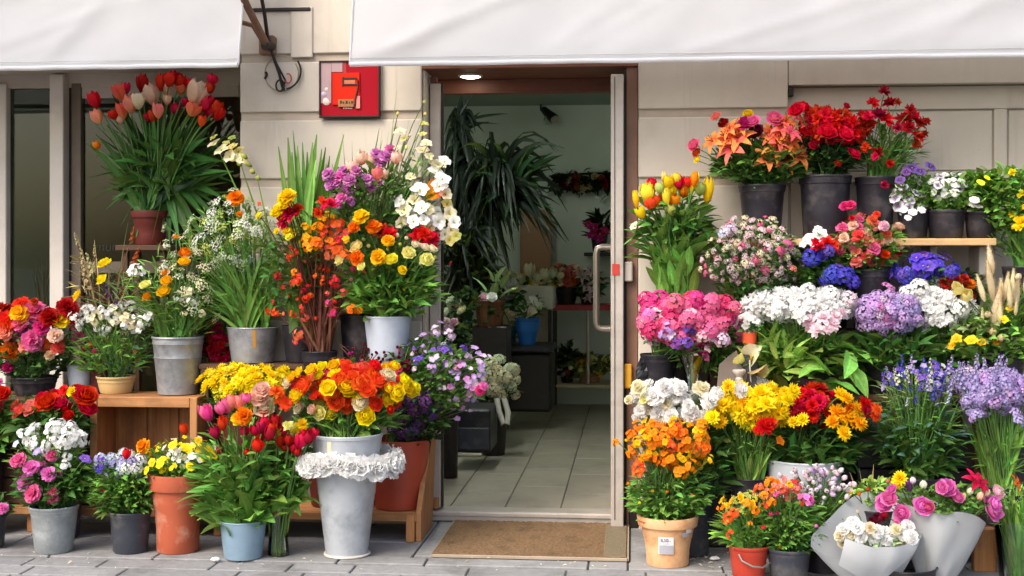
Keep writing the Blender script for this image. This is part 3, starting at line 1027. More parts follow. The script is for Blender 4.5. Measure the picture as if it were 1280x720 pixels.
def container(name, label, style, mat, bx, Y=None, zb=None, cat='bucket', group=None, handle=False, rim_mat=None, wob=0.):
    d = dims(bx, Y, zb)
    r = thing(name, label, cat, d.base, group)
    pot_parts(r, d, style, mat, False, rim_mat, wob)
    if handle:
        for sx in (-1, 1):
            box('handle_lug', d.x + sx * d.rt * 1.0 - .006, d.x + sx * d.rt * 1.0 + .006, d.Y - .015, d.Y + .015, d.z1 - .045, d.z1 - .012, mat, r, .002)
        pts = [Vector((d.x + d.rt * 1.02 * math.cos(w), d.Y - d.rt * 1.06 * math.sin(w), d.z1 - .03 - .1 * math.sin(w) * d.h)) for w in [pi * i / 14 for i in range(15)]]
        tube('handle', pts, .0025, M_wire, r, 6)
    return r, d
def bunch(name, label, d, specs, cat='flower bunch', group=None, Y=None, stem_col='stem', stem_r=.0022, ymax=None, drop=.25):
    base = Vector((d.x, d.Y, d.z1 - min(drop, d.h * .6)))
    r = thing(name, label, cat, base, group)
    SEED[0] += 1
    grow(r, d.mouth - Vector((0, 0, .02)), d.rt * .85, d.Y if Y is None else Y, specs, SEED[0], stem_col, stem_r, ymax)
    return r
# ================================================================== GROUND
KERB_Y = -0.83
g0 = MB()
g0.add([(-120, -160, -.012), (120, -160, -.012), (120, .6, -.012), (-120, .6, -.012)], [(0, 1, 2, 3)])
pav = link('pavement', g0.mesh('pavement', M_joint, False), None, kind='structure')
def slab(x0, x1, y0, y1, z, mat=None, parent=None, name='paving_slab', gap=.004, th=.05, tilt=.0015):
    o = box(name, x0 + gap, x1 - gap, y0 + gap, y1 - gap, z - th, z, mat or M_stone, parent or pav, .004)
    o.rotation_euler = (R.uniform(-tilt, tilt), R.uniform(-tilt, tilt), R.uniform(-.002, .002))
    return o
# broad slabs from the wall out to the kerb line
x = -4.6
xs = []
edges_a = [X(u, -.4) for u in (-420, -200, 40, 232, 445, 528)] + [X(787, -.4), X(838, -.4), X(1010, -.4), X(1190, -.4), X(1400, -.4), X(1700, -.4)]
for i in range(len(edges_a) - 1):
    a, b = edges_a[i], edges_a[i + 1]
    if i == 5:
        slab(a, a + .2, -.66, .1, .0); slab(a + .2, b, -.66, -.36, -.006); slab(a + .2, b, -.36, .1, -.006)
    else:
        slab(a, b, -.40, .1, .0); slab(a, b, KERB_Y + .13, -.40, .0)
ked = [X(u, KERB_Y) for u in (-420, -250, -60, 60, 190, 300, 420, 530, 735, 785, 905, 1050, 1180, 1330, 1500, 1700)]
for i in range(len(ked) - 1):
    slab(ked[i], ked[i + 1], KERB_Y, KERB_Y + .13, .003)
rowed = KERB_Y
for r_ in range(5):
    x = -4.4 + (.13 if r_ % 2 else 0)
    while x < 2.6:
        w = R.choice((.34, .42, .5, .28))
        slab(x, x + w, rowed - .15, rowed, -.004, None, None, 'paving_slab')
        x += w
    rowed -= .15
road = MB(); road.add([(-120, -150, -.008), (120, -150, -.008), (120, -3.2, -.008), (-120, -3.2, -.008)], [(0, 1, 2, 3)])
link('road', road.mesh('road', M_asph, False), None, kind='structure')
kb = MB(); kb.add([(-40, -3.2, -.006), (40, -3.2, -.006), (40, rowed, -.006), (-40, rowed, -.006)], [(0, 1, 2, 3)])
link('footpath', kb.mesh('footpath', M_stone, False), None, kind='structure')
# litter of petals and scraps beside the pots on the right and by the mat
mb = MB(); gl = random.Random(4)
for i in range(90):
    u = gl.choice((gl.uniform(560, 780), gl.uniform(865, 915), gl.uniform(876, 905), gl.uniform(20, 480), gl.uniform(0, 1280)))
    v = gl.uniform(692, 714)
    y = H * fw(u) / (v - HV) - D
    p = Vector((X(u, y), y, .008))
    mb.merge(leaf_shape('oval', i % 4), dir_mat((gl.uniform(-1, 1), gl.uniform(-1, 1), .1), p, gl.uniform(.008, .022), gl, .4))
link('fallen_petals', mb.mesh('fallen_petals', petal_mat('cream')), None, kind='stuff')

# ================================================================== SHOP BUILDING
shop = thing('shop_building', 'cream plastered ground floor shop front with rusticated piers and an open doorway', 'building', (0, 0, 0))
XL0, XL1 = X(300, 0), X(527, 0)
XR0, XR1 = X(798, 0), X(985, 0)
def pier(x0, x1, seams, label):
    zs = [Z(v, 0, (x0 + x1) / 2 * 252 + 790) for v in seams]
    w = link('wall_pier', box_mesh('wall_pier', x1 - x0 - .004, .375, 3.6, M_groove, 0), shop, ((x0 + x1) / 2, .2035, 1.8))
    for i in range(len(zs) - 1):
        zt, zb = zs[i], zs[i + 1]
        gap = .042 if i not in (0,) else .006
        o = box('wall_block', x0, x1, 0, .026, zb + gap, zt, M_wall, w, .005)
    return w
seL = [-170, -88, 77, 150, 233.5, 317, 401, 485, 569, 652]
seR = [-170, -88, 62, 146, 232, 317, 401, 485, 569, 652]
pL = pier(XL0, XL1, seL, '')
pR = pier(XR0, XR1, seR, '')
# rendered patch and pipe stub high on the left pier
pt = box('plaster_patch', X(364, 0), X(391, 0), -.012, -.0005, Z(72, 0, 380), Z(9, 0, 380), M_wall, shop, .01)
box('wall_pipe', X(314, 0), X(389, 0), -.02, -.003, Z(9.5, 0), Z(5, 0), M_alud, shop, .004)
# upper wall that carries the awnings, over both bays and door
box('upper_wall', X(-420, 0), XL0 - .003, .004, .5, Z(70, 0), 3.6, M_wall, shop, 0)
box('upper_wall', XL1 + .003, XR0 - .003, .006, .4, Z(79, 0, 660), 3.6, M_wall, shop, 0)
box('upper_wall', XR1 + .003, X(1750, 0), .008, .5, Z(58, 0, 1130), 3.6, M_wall, shop, 0)
box('roof_slab', X(-420, 0), X(1750, 0), .05, 5.3, 3.6, 3.75, M_groove, shop, 0)
# doorway: lintel, reveals, jambs
zl = Z(84, 0, 660)
box('lintel', XL1 + .002, XR0 - .002, .008, .47, zl, zl + .05, M_lint, shop, .002)
box('lintel', X(536, .17), X(783, .17), .40, .46, zl - .075, zl - .001, M_lint, shop, .002)
box('door_jamb', X(783, .02), XR0 - .002, .03, .42, .0, zl - .002, M_jamb, shop, .003)
box('wall_reveal', XL1 + .002, XL1 + .012, .03, .40, 0, zl - .002, M_wall, shop, 0)
frame = link('door_frame', box_mesh('door_frame', .045, .09, zl - .09 - .04, M_alu, .004), shop, (X(544, .16), .19, (zl - .09 + .04) / 2 + .0))
zft = Z(103, .16)
frame.location.z = (zft + .06) / 2
frame.data = box_mesh('door_frame', (X(551, .16) - X(537.5, .16)), .09, zft - .06, M_alu, .004)
frame.location.x = X(544.2, .16)
box('frame_track', X(551, .16), X(553, .16), .17, .21, .06, zft, M_alud, frame, 0)
box('wood_block', X(538.5, .16), X(547, .16), .13, .17, zft + .001, zft + .03, M_lint, frame, .003)
box('wood_block', X(539.5, .1), X(547.5, .1), .10, .14, .062, .115, WO(2), frame, .003)
# threshold
thr = box('threshold', X(537, .1), X(785, .1), .1, .24, -.001, .052, M_alu, shop, .006)
box('threshold_lip', X(537, .1), X(781, .1), .09, .099, .030, .048, M_alu, thr, .002)
# right hand frame post standing proud of the opening
post = box('frame_post', X(763.5, -.02), X(779.5, -.02), -.03, .10, .002, Z(93, -.02, 770), M_alu, shop, .004)
box('post_groove', X(768, -.03), X(769, -.03), -.0325, -.031, .05, Z(96, -.02, 770), M_alud, post, 0)
box('red_tag', X(765.2, -.03), X(774.3, -.03), -.0345, -.0325, Z(344, -.03, 770), Z(330, -.03, 770), M_redtag, post, .0005)
box('dark_gap_strip', X(780, .1), X(784.6, .1), .04, .2, .02, zl - .01, M_alud, shop, 0)  # dark strip standing in for the shaded gap beside the post
lk = box('door_lock', X(780, .0), X(791, .0), -.005, .03, Z(352, 0, 785), Z(327, 0, 785), M_alu, shop, .006)
box('yellow_latch', X(780, 0), X(790, 0), .0, .03, Z(486, 0, 785), Z(455, 0, 785), solid('yellow_cloth', '#d29a2c', .8), shop, .006)
box('threshold', X(786, .06), X(797, .06), .02, .1, 0, Z(637, .06, 790), M_alud, shop, .004)

# the glass door, swung inwards against the right side
door = link('glass_door', box_mesh('glass_door', .04, .06, 2.02, M_alu, .004), shop, (X(774, .3), .30, 1.09))
dx = door.location.x
for (y0, y1, z0, z1) in ((.33, 1.12, .09, .19), (.33, 1.12, 2.02, 2.1), (1.06, 1.12, .19, 2.02)):
    box('door_rail', dx - .018, dx + .018, y0, y1, z0, z1, M_alu, door, .004)
box('door_pane', dx - .004, dx + .004, .34, 1.06, .19, 2.02, M_pane, door, 0)
hp = [(dx - .02, .9), (dx - .085, .9), (dx - .105, .9), (dx - .11, .9)]
hz0, hz1 = Z(411, .9, 750), Z(309, .9, 750)
xh = X(745.5, .9)
tube('door_handle', [(dx, .9, hz1), (xh + .03, .9, hz1), (xh + .008, .9, hz1 - .008), (xh, .9, hz1 - .035), (xh, .9, hz0 + .035), (xh + .008, .9, hz0 + .008), (xh + .03, .9, hz0), (dx, .9, hz0)], .019, M_steel, door, 12)

# left window bay
YW = .42
win = link('shop_window', box_mesh('shop_window', X(302, YW) - X(-420, YW), .05, .10, M_panel, .003), shop, ((X(302, YW) + X(-420, YW)) / 2, YW, Z(91.5, YW)))
box('window_stile', X(-30, YW), X(13, YW), YW - .05, YW + .04, .3, Z(98, YW), M_white, win, .004)
box('window_mullion', X(71, YW), X(88, YW), YW - .09, YW + .04, .3, Z(88, YW), M_white, win, .004)
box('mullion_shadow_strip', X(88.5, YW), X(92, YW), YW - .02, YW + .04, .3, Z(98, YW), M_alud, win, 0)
box('window_frame', X(92, YW), X(104, YW), YW - .03, YW + .03, .3, Z(98, YW), solid('taupe_paint', '#6e6355', .6), win, .003)
box('top_rail', X(104, YW), X(300, YW) - .002, YW - .02, YW + .03, Z(117, YW), Z(98, YW) - .001, M_panel, win, .003)
box('pane', X(13, YW), X(71, YW), YW + .0, YW + .006, .3, Z(98, YW), M_pane, win, 0)
box('pane', X(104, YW), X(300, YW), YW + .0, YW + .006, .3, Z(117, YW), M_pane, win, 0)
box('bottom_rail', X(104, YW), X(300, YW), YW - .03, YW + .03, Z(342, YW), Z(327, YW), solid('taupe_paint', '#6e6355', .6), win, .003)
box('stall_riser', X(-420, YW), XL0 - .004, YW - .1, YW + .05, 0, .3, M_panel, shop, .003)
# window lettering, dark and mostly worn away
def text_obj(name, body, x, y, z, size, mat, parent=None, ext=.0008, rot=(pi / 2, 0, 0), xs=1.):
    cu = bpy.data.curves.new(name, 'FONT'); cu.body = body; cu.size = size; cu.extrude = ext; cu.align_x = 'CENTER'; cu.align_y = 'CENTER'
    tmp = bpy.data.objects.new(name, cu); COL.objects.link(tmp)
    me = bpy.data.meshes.new_from_object(tmp.evaluated_get(bpy.context.evaluated_depsgraph_get()))
    bpy.data.objects.remove(tmp)
    me.name = name
    me.materials.clear(); me.materials.append(mat)
    o = link(name, me, parent, Vector((x, y, z)) - (loc_total(parent) if parent else Vector()))
    o.rotation_euler = rot; o.scale = (xs, 1, 1)
    return o
text_obj('window_lettering', 'ynumm  m', X(152, YW), YW - .003, Z(308, YW), .075, solid('faded_letter', '#241d16', .5), win)
# board behind the window display
box('display_back', X(92, .8), X(318, .8), .8, .83, .2, 2.6, M_bronze, shop, 0)
box('display_floor', X(-420, .6), X(300, .6), .5, 1.3, .24, .30, M_bronze, shop, 0)
box('partition_wall', X(316, .5) + .02, X(316, .5) + .05, .45, 5.0, 0, 2.72, M_inwall, shop, 0)  # partition added to keep window light out of the shop room
box('partition_wall', X(1060, .3), X(1060, .3) + .05, .56, 5.0, 0, 2.72, M_inwall, shop, 0)
box('side_wall', X(-420, .5) - .05, X(-420, .5), .05, 5.2, 0, 3.6, M_groove, shop, 0)
box('display_back', X(-420, 2.), X(92, .8) - .01, 1.1, 1.13, .2, 2.6, solid('deep_green_board', '#5f6a60', .8), shop, 0)

# right bay: painted wooden panelling
YP = .06
bx1 = X(1750, YP)
pan = box('wall_panelling', XR1 + .002, bx1, YP + .02, YP + .08, 0, 2.45, M_panel, shop, 0)
box('panel_rail', XR1 + .003, bx1, YP - .06, YP + .019, Z(107, YP, 1130), 2.44, M_panel, pan, .003)
box('panel_rail', XR1 + .003, bx1, YP, YP + .019, Z(137, YP, 1130), Z(108, YP, 1130), M_panel, pan, .003)
box('panel_rail', XR1 + .003, bx1, YP, YP + .019, Z(228, YP, 1130), Z(215, YP, 1130), M_panel, pan, .003)
for (a, b) in ((988, 1004), (1243, 1259), (1490, 1506)):
    box('panel_stile', X(a, YP), X(b, YP), YP + .001, YP + .018, Z(215, YP, 1130) + .001, Z(137, YP, 1130) - .001, M_panel, pan, .003)
    box('panel_stile', X(a, YP), X(b, YP), YP + .001, YP + .018, .1, Z(228, YP, 1130) - .001, M_panel, pan, .003)
for (a, b) in ((1006, 1241), (1261, 1488)):
    box('panel', X(a, YP) + .002, X(b, YP), YP + .01, YP + .0195, Z(213, YP, 1130), Z(139, YP, 1130), M_panel, pan, .004)
box('wall_hook', X(986, 0), X(992, 0), .0, .05, Z(120, 0, 990), Z(109, 0, 990), M_alud, shop, .003)

# ================================================================== INTERIOR
def sheet(name, x0, x1, y0, y1, z, mat, flip=False):
    mb = MB(); f = (0, 1, 2, 3) if not flip else (3, 2, 1, 0)
    mb.add([(x0, y0, z), (x1, y0, z), (x1, y1, z), (x0, y1, z)], [f])
    return link(name, mb.mesh(name, mat, False), None, kind='structure')
rx0, rx1 = X(316, .5) + .05, X(1060, .3)
YB = 5.0
fl = sheet('shop_floor', rx0, rx1, .24, YB, .040, M_joint)
tw = .288
xt0 = X(561.7, .22)
for i in range(-4, 6):
    for j in range(8):
        x0 = xt0 + i * tw; y0 = .24 + j * .62 - (.0 if i % 2 else .2)
        y1 = min(y0 + .62, YB); y0 = max(y0, .24)
        if x0 + tw < rx0 or x0 > rx1: continue
        slab(max(x0, rx0), min(x0 + tw, rx1), y0, y1, .05, M_tile, fl, 'floor_tile', .002, .02, .0004)
sheet('ceiling', rx0, rx1, .45, YB, 2.70, M_ceil, True)
mbw = MB(); mbw.add([(rx0, YB, 0), (rx1, YB, 0), (rx1, YB, 2.7), (rx0, YB, 2.7)], [(0, 1, 2, 3)])
link('back_wall', mbw.mesh('back_wall', M_inwall, False), None, kind='structure')

# ceiling lamps that are lit
lp = thing('ceiling_downlight', 'lit round white downlight in the brown lintel over the doorway', 'lamp', (X(588, .25), .25, zl))
lathe('lamp_ring', [(.03, -.004), (.058, -.010), (.064, -.006), (.064, .0)], M_white, lp, 32)
lathe('lamp_disc', [(0, -.016), (.03, -.015), (.05, -.009), (.052, -.004)], M_lamp, lp, 32)
tb = thing('tube_light', 'slim lit tube lamp on the ceiling just inside the door', 'lamp', (X(584, 1.6), 1.6, 2.69))
box('lamp_housing', tb.location.x - .05, tb.location.x + .05, 1.0, 2.3, 2.66, 2.695, M_white, tb, .004)
tube('lamp_tube', [(tb.location.x, 1.04, 2.645), (tb.location.x, 2.26, 2.645)], .014, M_tube, tb, 10)
# spotlight on the back wall
sp = thing('wall_spotlight', 'small black spotlight hanging on the back wall inside the shop', 'lamp', P(684, 142, 4.9))
tube('bracket', [P(676, 121, 4.95), P(676, 138, 4.9)], .008, M_alud, sp, 6)
tube('bracket', [P(676, 121, 4.95), P(684, 121, 4.97)], .008, M_alud, sp, 6)
tube('lamp_head', [P(679, 134, 4.86), P(680, 137, 4.85), P(686, 143, 4.80), P(692, 148, 4.75), P(693, 149, 4.74)], [.012, .032, .04, .046, .04], M_alud, sp, 14)
tube('lamp_lens', [P(692.5, 148.5, 4.745), P(694, 150, 4.73)], [.038, .034], M_steel, sp, 14)
lathe('glass_shade', [(.028, .03), (.05, .0), (.056, -.04), (.048, -.06), (.0, -.064)], M_vase, sp, 18, 0, None, P(686, 148, 4.80) - sp.location)

# ================================================================== AWNINGS
def awning(name, label, u0, u1, Yf, zb):
    x0, x1 = X(u0, Yf), X(u1, Yf)
    prof = [(-.01, 3.42), (-.12, 3.33), (Yf + .20, 3.02), (Yf + .14, 2.90), (Yf, zb)]
    r = thing(name, label, 'awning', ((x0 + x1) / 2, 0, 3.42))
    g = random.Random(len(label))
    nx, ny = 130, 44
    seg = [math.dist(prof[i], prof[i + 1]) for i in range(len(prof) - 1)]
    tot = sum(seg)
    def at_(t):
        d = t * tot
        for i, q in enumerate(seg):
            if d <= q or i == len(seg) - 1:
                f = min(1, d / q)
                return (prof[i][0] + (prof[i + 1][0] - prof[i][0]) * f, prof[i][1] + (prof[i + 1][1] - prof[i][1]) * f)
            d -= q
    ph = [g.uniform(0, 6) for _ in range(6)]
    folds = [(g.uniform(x0, x1), g.uniform(.03, .14), g.uniform(.8, 3.2), g.uniform(.2, .9)) for _ in range(int((x1 - x0) * 5))]
    vs = []
    for j in range(ny + 1):
        t = (j / ny) ** .6
        y, z = at_(t)
        for i in range(nx + 1):
            x = x0 + (x1 - x0) * i / nx
            w = .004 * math.sin(x * 5 + ph[0] + z * 3) + .0025 * math.sin(x * 11 + ph[1] - z * 7)
            for (fx, fw_, sl, am) in folds:
                q = (x - fx - sl * (z - zb)) / fw_
                w -= .012 * am * min(1, (z - zb) * 9 + .15) * math.exp(-q * q)
            e = min(1, (1 - t) * 25, t * 6)
            vs.append((x, y + w * e, z))
    o = r.location
    fs = [(j * (nx + 1) + i, j * (nx + 1) + i + 1, (j + 1) * (nx + 1) + i + 1, (j + 1) * (nx + 1) + i) for j in range(ny) for i in range(nx)]
    mb = MB(); mb.add([(a - o.x, b - o.y, c - o.z) for a, b, c in vs], fs)
    link('canopy', mb.mesh('canopy', M_awn), r)
    hm = MB()
    pts = [(x0 + (x1 - x0) * i / 120 - o.x, Yf - .004 - o.y, zb + .0008 * math.sin(i * .7) + .0008 * math.sin(i * .31) - o.z) for i in range(121)]
    tube_mb(hm, pts, .011, 8)
    link('front_hem', hm.mesh('front_hem', M_awn, True, 60), r)
    for xx in (x0, x1):
        m2 = MB(); tube_mb(m2, [(xx - o.x, a - o.y, b - o.z) for a, b in prof], .006, 6)
        link('side_hem', m2.mesh('side_hem', M_awn, True, 60), r)
    # stitched line above the hem and the welded seams between the cloth widths
    k0 = (ny + 1) * (nx + 1)
    def surf(i, j): return Vector(vs[j * (nx + 1) + i]) - o + Vector((0, -.003, 0))
    sm = MB(); tube_mb(sm, [surf(i, ny) + Vector((0, 0, .03)) for i in range(0, nx + 1, 2)], .0014, 4)
    link('hem_stitching', sm.mesh('hem_stitching', M_seam), r)
    tube('front_bar', [(x0 + .01, Yf + .03, zb + .03), (x1 - .01, Yf + .03, zb + .03)], .013, M_alud, r, 8)
    return r
YA = -.45
awl = awning('awning', 'white fabric awning over the left shop window, folding arm at its right end', -420, 297.5, YA, Z(83, YA, 200))
awr = awning('awning', 'long white fabric awning over the doorway and the right wall', 437.5, 1750, YA, Z(77, YA, 700))
# folding arm of the left awning, fixed to the pier
ar = lambda u, v, y: P(u, v, y)
tube('folding_arm', [ar(296, -22, -.45), ar(309, 8, -.36), ar(334, 57, -.1)], .019, M_jamb, awl, 8)
tube('folding_arm', [ar(322, -30, -.25), ar(331, 20, -.12), ar(335, 52, -.06)], .010, M_alud, awl, 6)
tube('arm_joint', [ar(331, 57, -.13), ar(340, 58, -.06)], .024, M_alud, awl, 8)
tube('arm_stay', [ar(298, 27, -.3), ar(316, 32, -.16), ar(330, 55, -.1)], .012, M_jamb, awl, 6)
box('arm_bracket', X(326, -.02), X(345, -.02), -.06, -.001, Z(64, -.03), Z(40, -.03), M_jamb, awl, .006)
# cable looped on the wall
cb = thing('wall_cable', 'black and grey cable looped on the pier below the awning arm', 'cable', P(350, 90, -.02))
tube('cable_drop', [ar(337, 58, -.07), ar(343, 75, -.04), ar(349, 92, -.03), ar(353, 108, -.025), ar(355, 113, -.02)], .008, M_cable, cb, 6)
tube('cable_drop', [ar(338, 60, -.06), ar(346, 80, -.03), ar(357, 101, -.02), ar(352, 113, -.02)], .005, M_cable, cb, 6)
lp_ = [ar(352 + 21 * math.cos(w), 92 + 22 * math.sin(w), -.018) for w in [2 * pi * i / 26 - .6 for i in range(25)]]
tube('cable_loop', lp_, .0035, M_cablewhite, cb, 5)
tube('cable_loop', [ar(352 + 24 * math.cos(w), 89 + 23 * math.sin(w), -.022) for w in [-.6 + i * .12 for i in range(17)]], .005, M_cable, cb, 5)
tube('cable_loop', [ar(332 + 1.5 * math.sin(i), 90 + i * 2.2, -.02) for i in range(5)], .007, M_cable, cb, 5)
tube('cable_knot', [ar(350 + 5 * math.cos(w), 107 + 7 * math.sin(w), -.028) for w in [2 * pi * i / 14 for i in range(16)]], .005, M_cable, cb, 5)
tube('cable_loop', [ar(360 + 4 * math.cos(w), 98 + 6 * math.sin(w), -.022) for w in [2 * pi * i / 12 - 2 for i in range(10)]], .004, M_redtag, cb, 5)

# ================================================================== RED PICTURE ON THE PIER
sg = thing('wall_picture', 'square red picture in a thin dark frame hung on the pier beside the door', 'picture', P(437, 111, -.01))
def rect(name, u0, u1, v0, v1, y0, y1, mat, parent, bev=.001):
    return box(name, X(u0, y0), X(u1, y0), y0, y1, Z(v1, y0, (u0 + u1) / 2), Z(v0, y0, (u0 + u1) / 2), mat, parent, bev)
rect('picture_panel', 400, 474, 76.5, 145.5, -.024, -.002, M_red, sg)
for (a, b, c, d) in ((398.5, 474.5, 75.3, 77.3), (398.5, 474.5, 144.5, 146.8), (398.5, 400.6, 77.4, 144.4), (472.6, 474.5, 77.4, 144.4)):
    rect('frame_bar', a, b, c, d, -.034, -.001, M_signdark, sg, .002)
rect('painted_strip', 400.8, 414, 77.6, 129, -.0265, -.0245, M_mauve, sg)
rect('painted_strip', 414.3, 428, 77.6, 90, -.0268, -.0245, M_mauve, sg)
rect('painted_strip', 428.5, 433, 77.6, 128, -.026, -.0245, solid('sign_deep_red', '#a4262a', .4), sg)
rect('painted_box', 415.5, 449.5, 91, 131, -.032, -.0262, M_orange, sg, .002)
rect('painted_mill', 427.5, 430, 96, 107.5, -.036, -.0325, M_signdark, sg)
rect('painted_mill', 430.2, 446, 97, 99.2, -.036, -.0325, M_signdark, sg)
rect('painted_mill', 430.2, 444, 100, 105, -.0355, -.0325, solid('sign_copper', '#c06a48', .4), sg)
rect('painted_mill', 430.2, 446, 105.3, 107, -.036, -.0325, M_signdark, sg)
tube('painted_crank', [P(447, 100, -.036), P(447.5, 110, -.036), P(444.5, 122, -.036), P(443.5, 134, -.036)], .004, M_signdark, sg, 5)
rect('painted_strip', 444.5, 450, 120, 135.5, -.0335, -.0325, solid('sign_pink', '#d8827a', .5), sg)
rect('painted_label', 422.5, 442, 124, 133.5, -.0345, -.0325, M_goldlabel, sg)
for i, (u, w) in enumerate(((425, 2.4), (428.3, 1.8), (432, 2.6), (436, 1.4), (439, 2))):
    rect('label_mark', u, u + w, 126 + (i % 2), 129.5, -.0352, -.0347, M_signdark, sg, 0)
for i in range(6):
    rect('label_mark', 429 + i * 2, 430.3 + i * 2, 134.6, 136, -.0262, -.0245, M_ptag, sg, 0)
for (u, v, rr, c) in ((404.5, 118, 3.8, 'sign_lilac'), (407.5, 127, 4.6, 'sign_cream'), (408, 112, 2.6, 'sign_cream')):
    mt = solid(c, '#b7a8c0' if 'lilac' in c else '#d9c8bc', .5)
    s_ = S(u, -.03)
    lathe('painted_blossom', [(0, .004), (rr * s_ * .6, .0035), (rr * s_, 0), (rr * s_, -.002)], mt, sg, 14, .08, R, P(u, v, -.0262) - sg.location).rotation_euler = (pi / 2, 0, 0)

# ================================================================== MAT
Ym0, Ym1 = H * fw(660) / (656.5 - HV) - D, H * fw(660) / (699 - HV) - D
Ym0 = .07
mat = thing('door_mat', 'worn brown coir mat lying before the doorway', 'door mat', ((X(540, Ym1) + X(784, Ym1)) / 2, (Ym0 + Ym1) / 2, .0))
xm0, xm1 = X(540, Ym1), X(784, Ym1)
mbm = MB(); nx, ny = 80, 44; gm = random.Random(5)
vs = [(xm0 + (xm1 - xm0) * i / nx - mat.location.x, Ym1 + (Ym0 - Ym1) * j / ny - mat.location.y, .014 + gm.uniform(-.0025, .0025)) for j in range(ny + 1) for i in range(nx + 1)]
mbm.add(vs, [(j * (nx + 1) + i, j * (nx + 1) + i + 1, (j + 1) * (nx + 1) + i + 1, (j + 1) * (nx + 1) + i) for j in range(ny) for i in range(nx)])
link('mat_pile', mbm.mesh('mat_pile', M_coir, False), mat)
for (a, b, c, d) in ((xm0 - .006, xm0, Ym1, Ym0), (xm1, xm1 + .008, Ym1, Ym0), (xm0, xm1, Ym1 - .008, Ym1)):
    box('mat_edge', a, b, c, d, .0, .015, M_bronze, mat, .002)
box('mat_patch', X(757, Ym1) - .01, xm1 - .004, Ym1 + .01, Ym0 - .05, .012, .0195, M_coirworn, mat, .002)

# ================================================================== BENCHES, CRATES AND SHELVES
def plank_bench(name, label, cat, x0, x1, y0, y1, z, nb, mat_f, th=.03, legs=True, fascia=0., legw=.04, group=None, lm=None):
    r = thing(name, label, cat, ((x0 + x1) / 2, (y0 + y1) / 2, 0), group)
    w = (y1 - y0) / nb
    for i in range(nb):
        box('plank', x0, x1, y0 + i * w + .002, y0 + (i + 1) * w - .002, z - th, z, mat_f(0), r, .003)
    if legs:
        n = max(2, int((x1 - x0) / .8) + 1)
        for i in range(n):
            xx = x0 + legw + (x1 - x0 - 2 * legw) * i / (n - 1)
            for yy in (y0 + .02 + legw / 2, y1 - .02 - legw / 2):
                box('leg', xx - legw / 2, xx + legw / 2, yy - legw / 2, yy + legw / 2, .001, z - th - .001, (lm or mat_f)(2), r, .003)
    if fascia:
        box('rail', x0, x1, y0 - .018, y0 - .001, z - fascia, z - .004, mat_f(0), r, .003)
    return r
BZ = .135
blx0, blx1 = X(-200, -.36), X(530, -.36)
bench = plank_bench('low_bench', 'long low wooden bench along the wall left of the doorway', 'bench', blx0, blx1 - .03, -.37, -.02, BZ, 3, WO, .03, True, .04)
pe = [P(509, 555, -.37), P(535, 553, -.04)]
eb = MB()
xe = X(520, -.38)
pv = [(xe, -.385, .002), (xe, -.04, .002), (xe + .02, -.04, .50), (xe + .02, -.14, .50), (xe, -.385, .135)]
pv2 = [(a + .024, b, c) for a, b, c in pv]
eb.add([tuple(Vector(p) - bench.location) for p in pv + pv2], [(0, 4, 3, 2, 1), (5, 6, 7, 8, 9)] + [(i, (i + 1) % 5, 5 + (i + 1) % 5, 5 + i) for i in range(5)])
link('end_panel', eb.mesh('end_panel', WO(2), False), bench)
box('leg', xe - .045, xe - .005, -.40, -.372, .001, .128, WO(2), bench, .003)

def crate(name, label, x0, x1, y0, y1, z0, z1, mf, open_front=True, th=.018, nslat=2, group=None):
    r = thing(name, label, 'crate', ((x0 + x1) / 2, (y0 + y1) / 2, z0), group)
    box('top_board', x0, x1, y0, y1, z1 - th, z1, mf(0), r, .003)
    box('bottom_board', x0, x1, y0, y1, z0, z0 + th, mf(0), r, .003)
    box('side_board', x0, x0 + th, y0, y1, z0 + th + .001, z1 - th - .001, mf(2), r, .003)
    box('side_board', x1 - th, x1, y0, y1, z0 + th + .001, z1 - th - .001, mf(2), r, .003)
    w = (x1 - x0 - 2 * th) / 3
    for i in range(3):
        box('back_board', x0 + th + i * w + .002, x0 + th + (i + 1) * w - .002, y1 - .012, y1 - .001, z0 + th + .001, z1 - th - .001, mf(2), r, .002)
    if open_front:
        for (a, b, c, d) in ((x0 - .002, x0 + .034, z0, z1), (x1 - .034, x1 + .002, z0, z1)):
            box('corner_post', a, b, y0 - .014, y0 - .001, c, d, mf(2), r, .003)
        box('front_lip', x0 + .036, x1 - .036, y0 - .012, y0 - .001, z1 - .05, z1 - .001, mf(0), r, .003)
        box('front_lip', x0 + .036, x1 - .036, y0 - .012, y0 - .001, z0 + .001, z0 + .06, mf(0), r, .003)
    else:
        h = (z1 - z0) / nslat
        for i in range(nslat):
            box('slat', x0, x1, y0 - .012, y0 - .001, z0 + i * h + .004, z0 + (i + 1) * h - .004, mf(0), r, .003)
    return r
CZ = Z(496, -.36, 180)
crate('wooden_crate', 'open orange wooden crate on its side on the low bench under the zinc bucket', X(114, -.36), X(247, -.36), -.36, -.10, BZ + .001, CZ, WO)
CZ2 = .655
crate('wooden_crate', 'brown slatted crate on the bench behind the red roses at the far left', X(-60, -.36), X(108, -.36), -.34, -.04, BZ + .001, CZ2, WD, False, .018, 4)
crate('wooden_crate', 'dark brown crate at the left edge behind the pink and white pots', X(-200, -.36), X(-66, -.36), -.33, -.04, BZ + .001, .6, WD, False, .018, 4)
TZ = .82
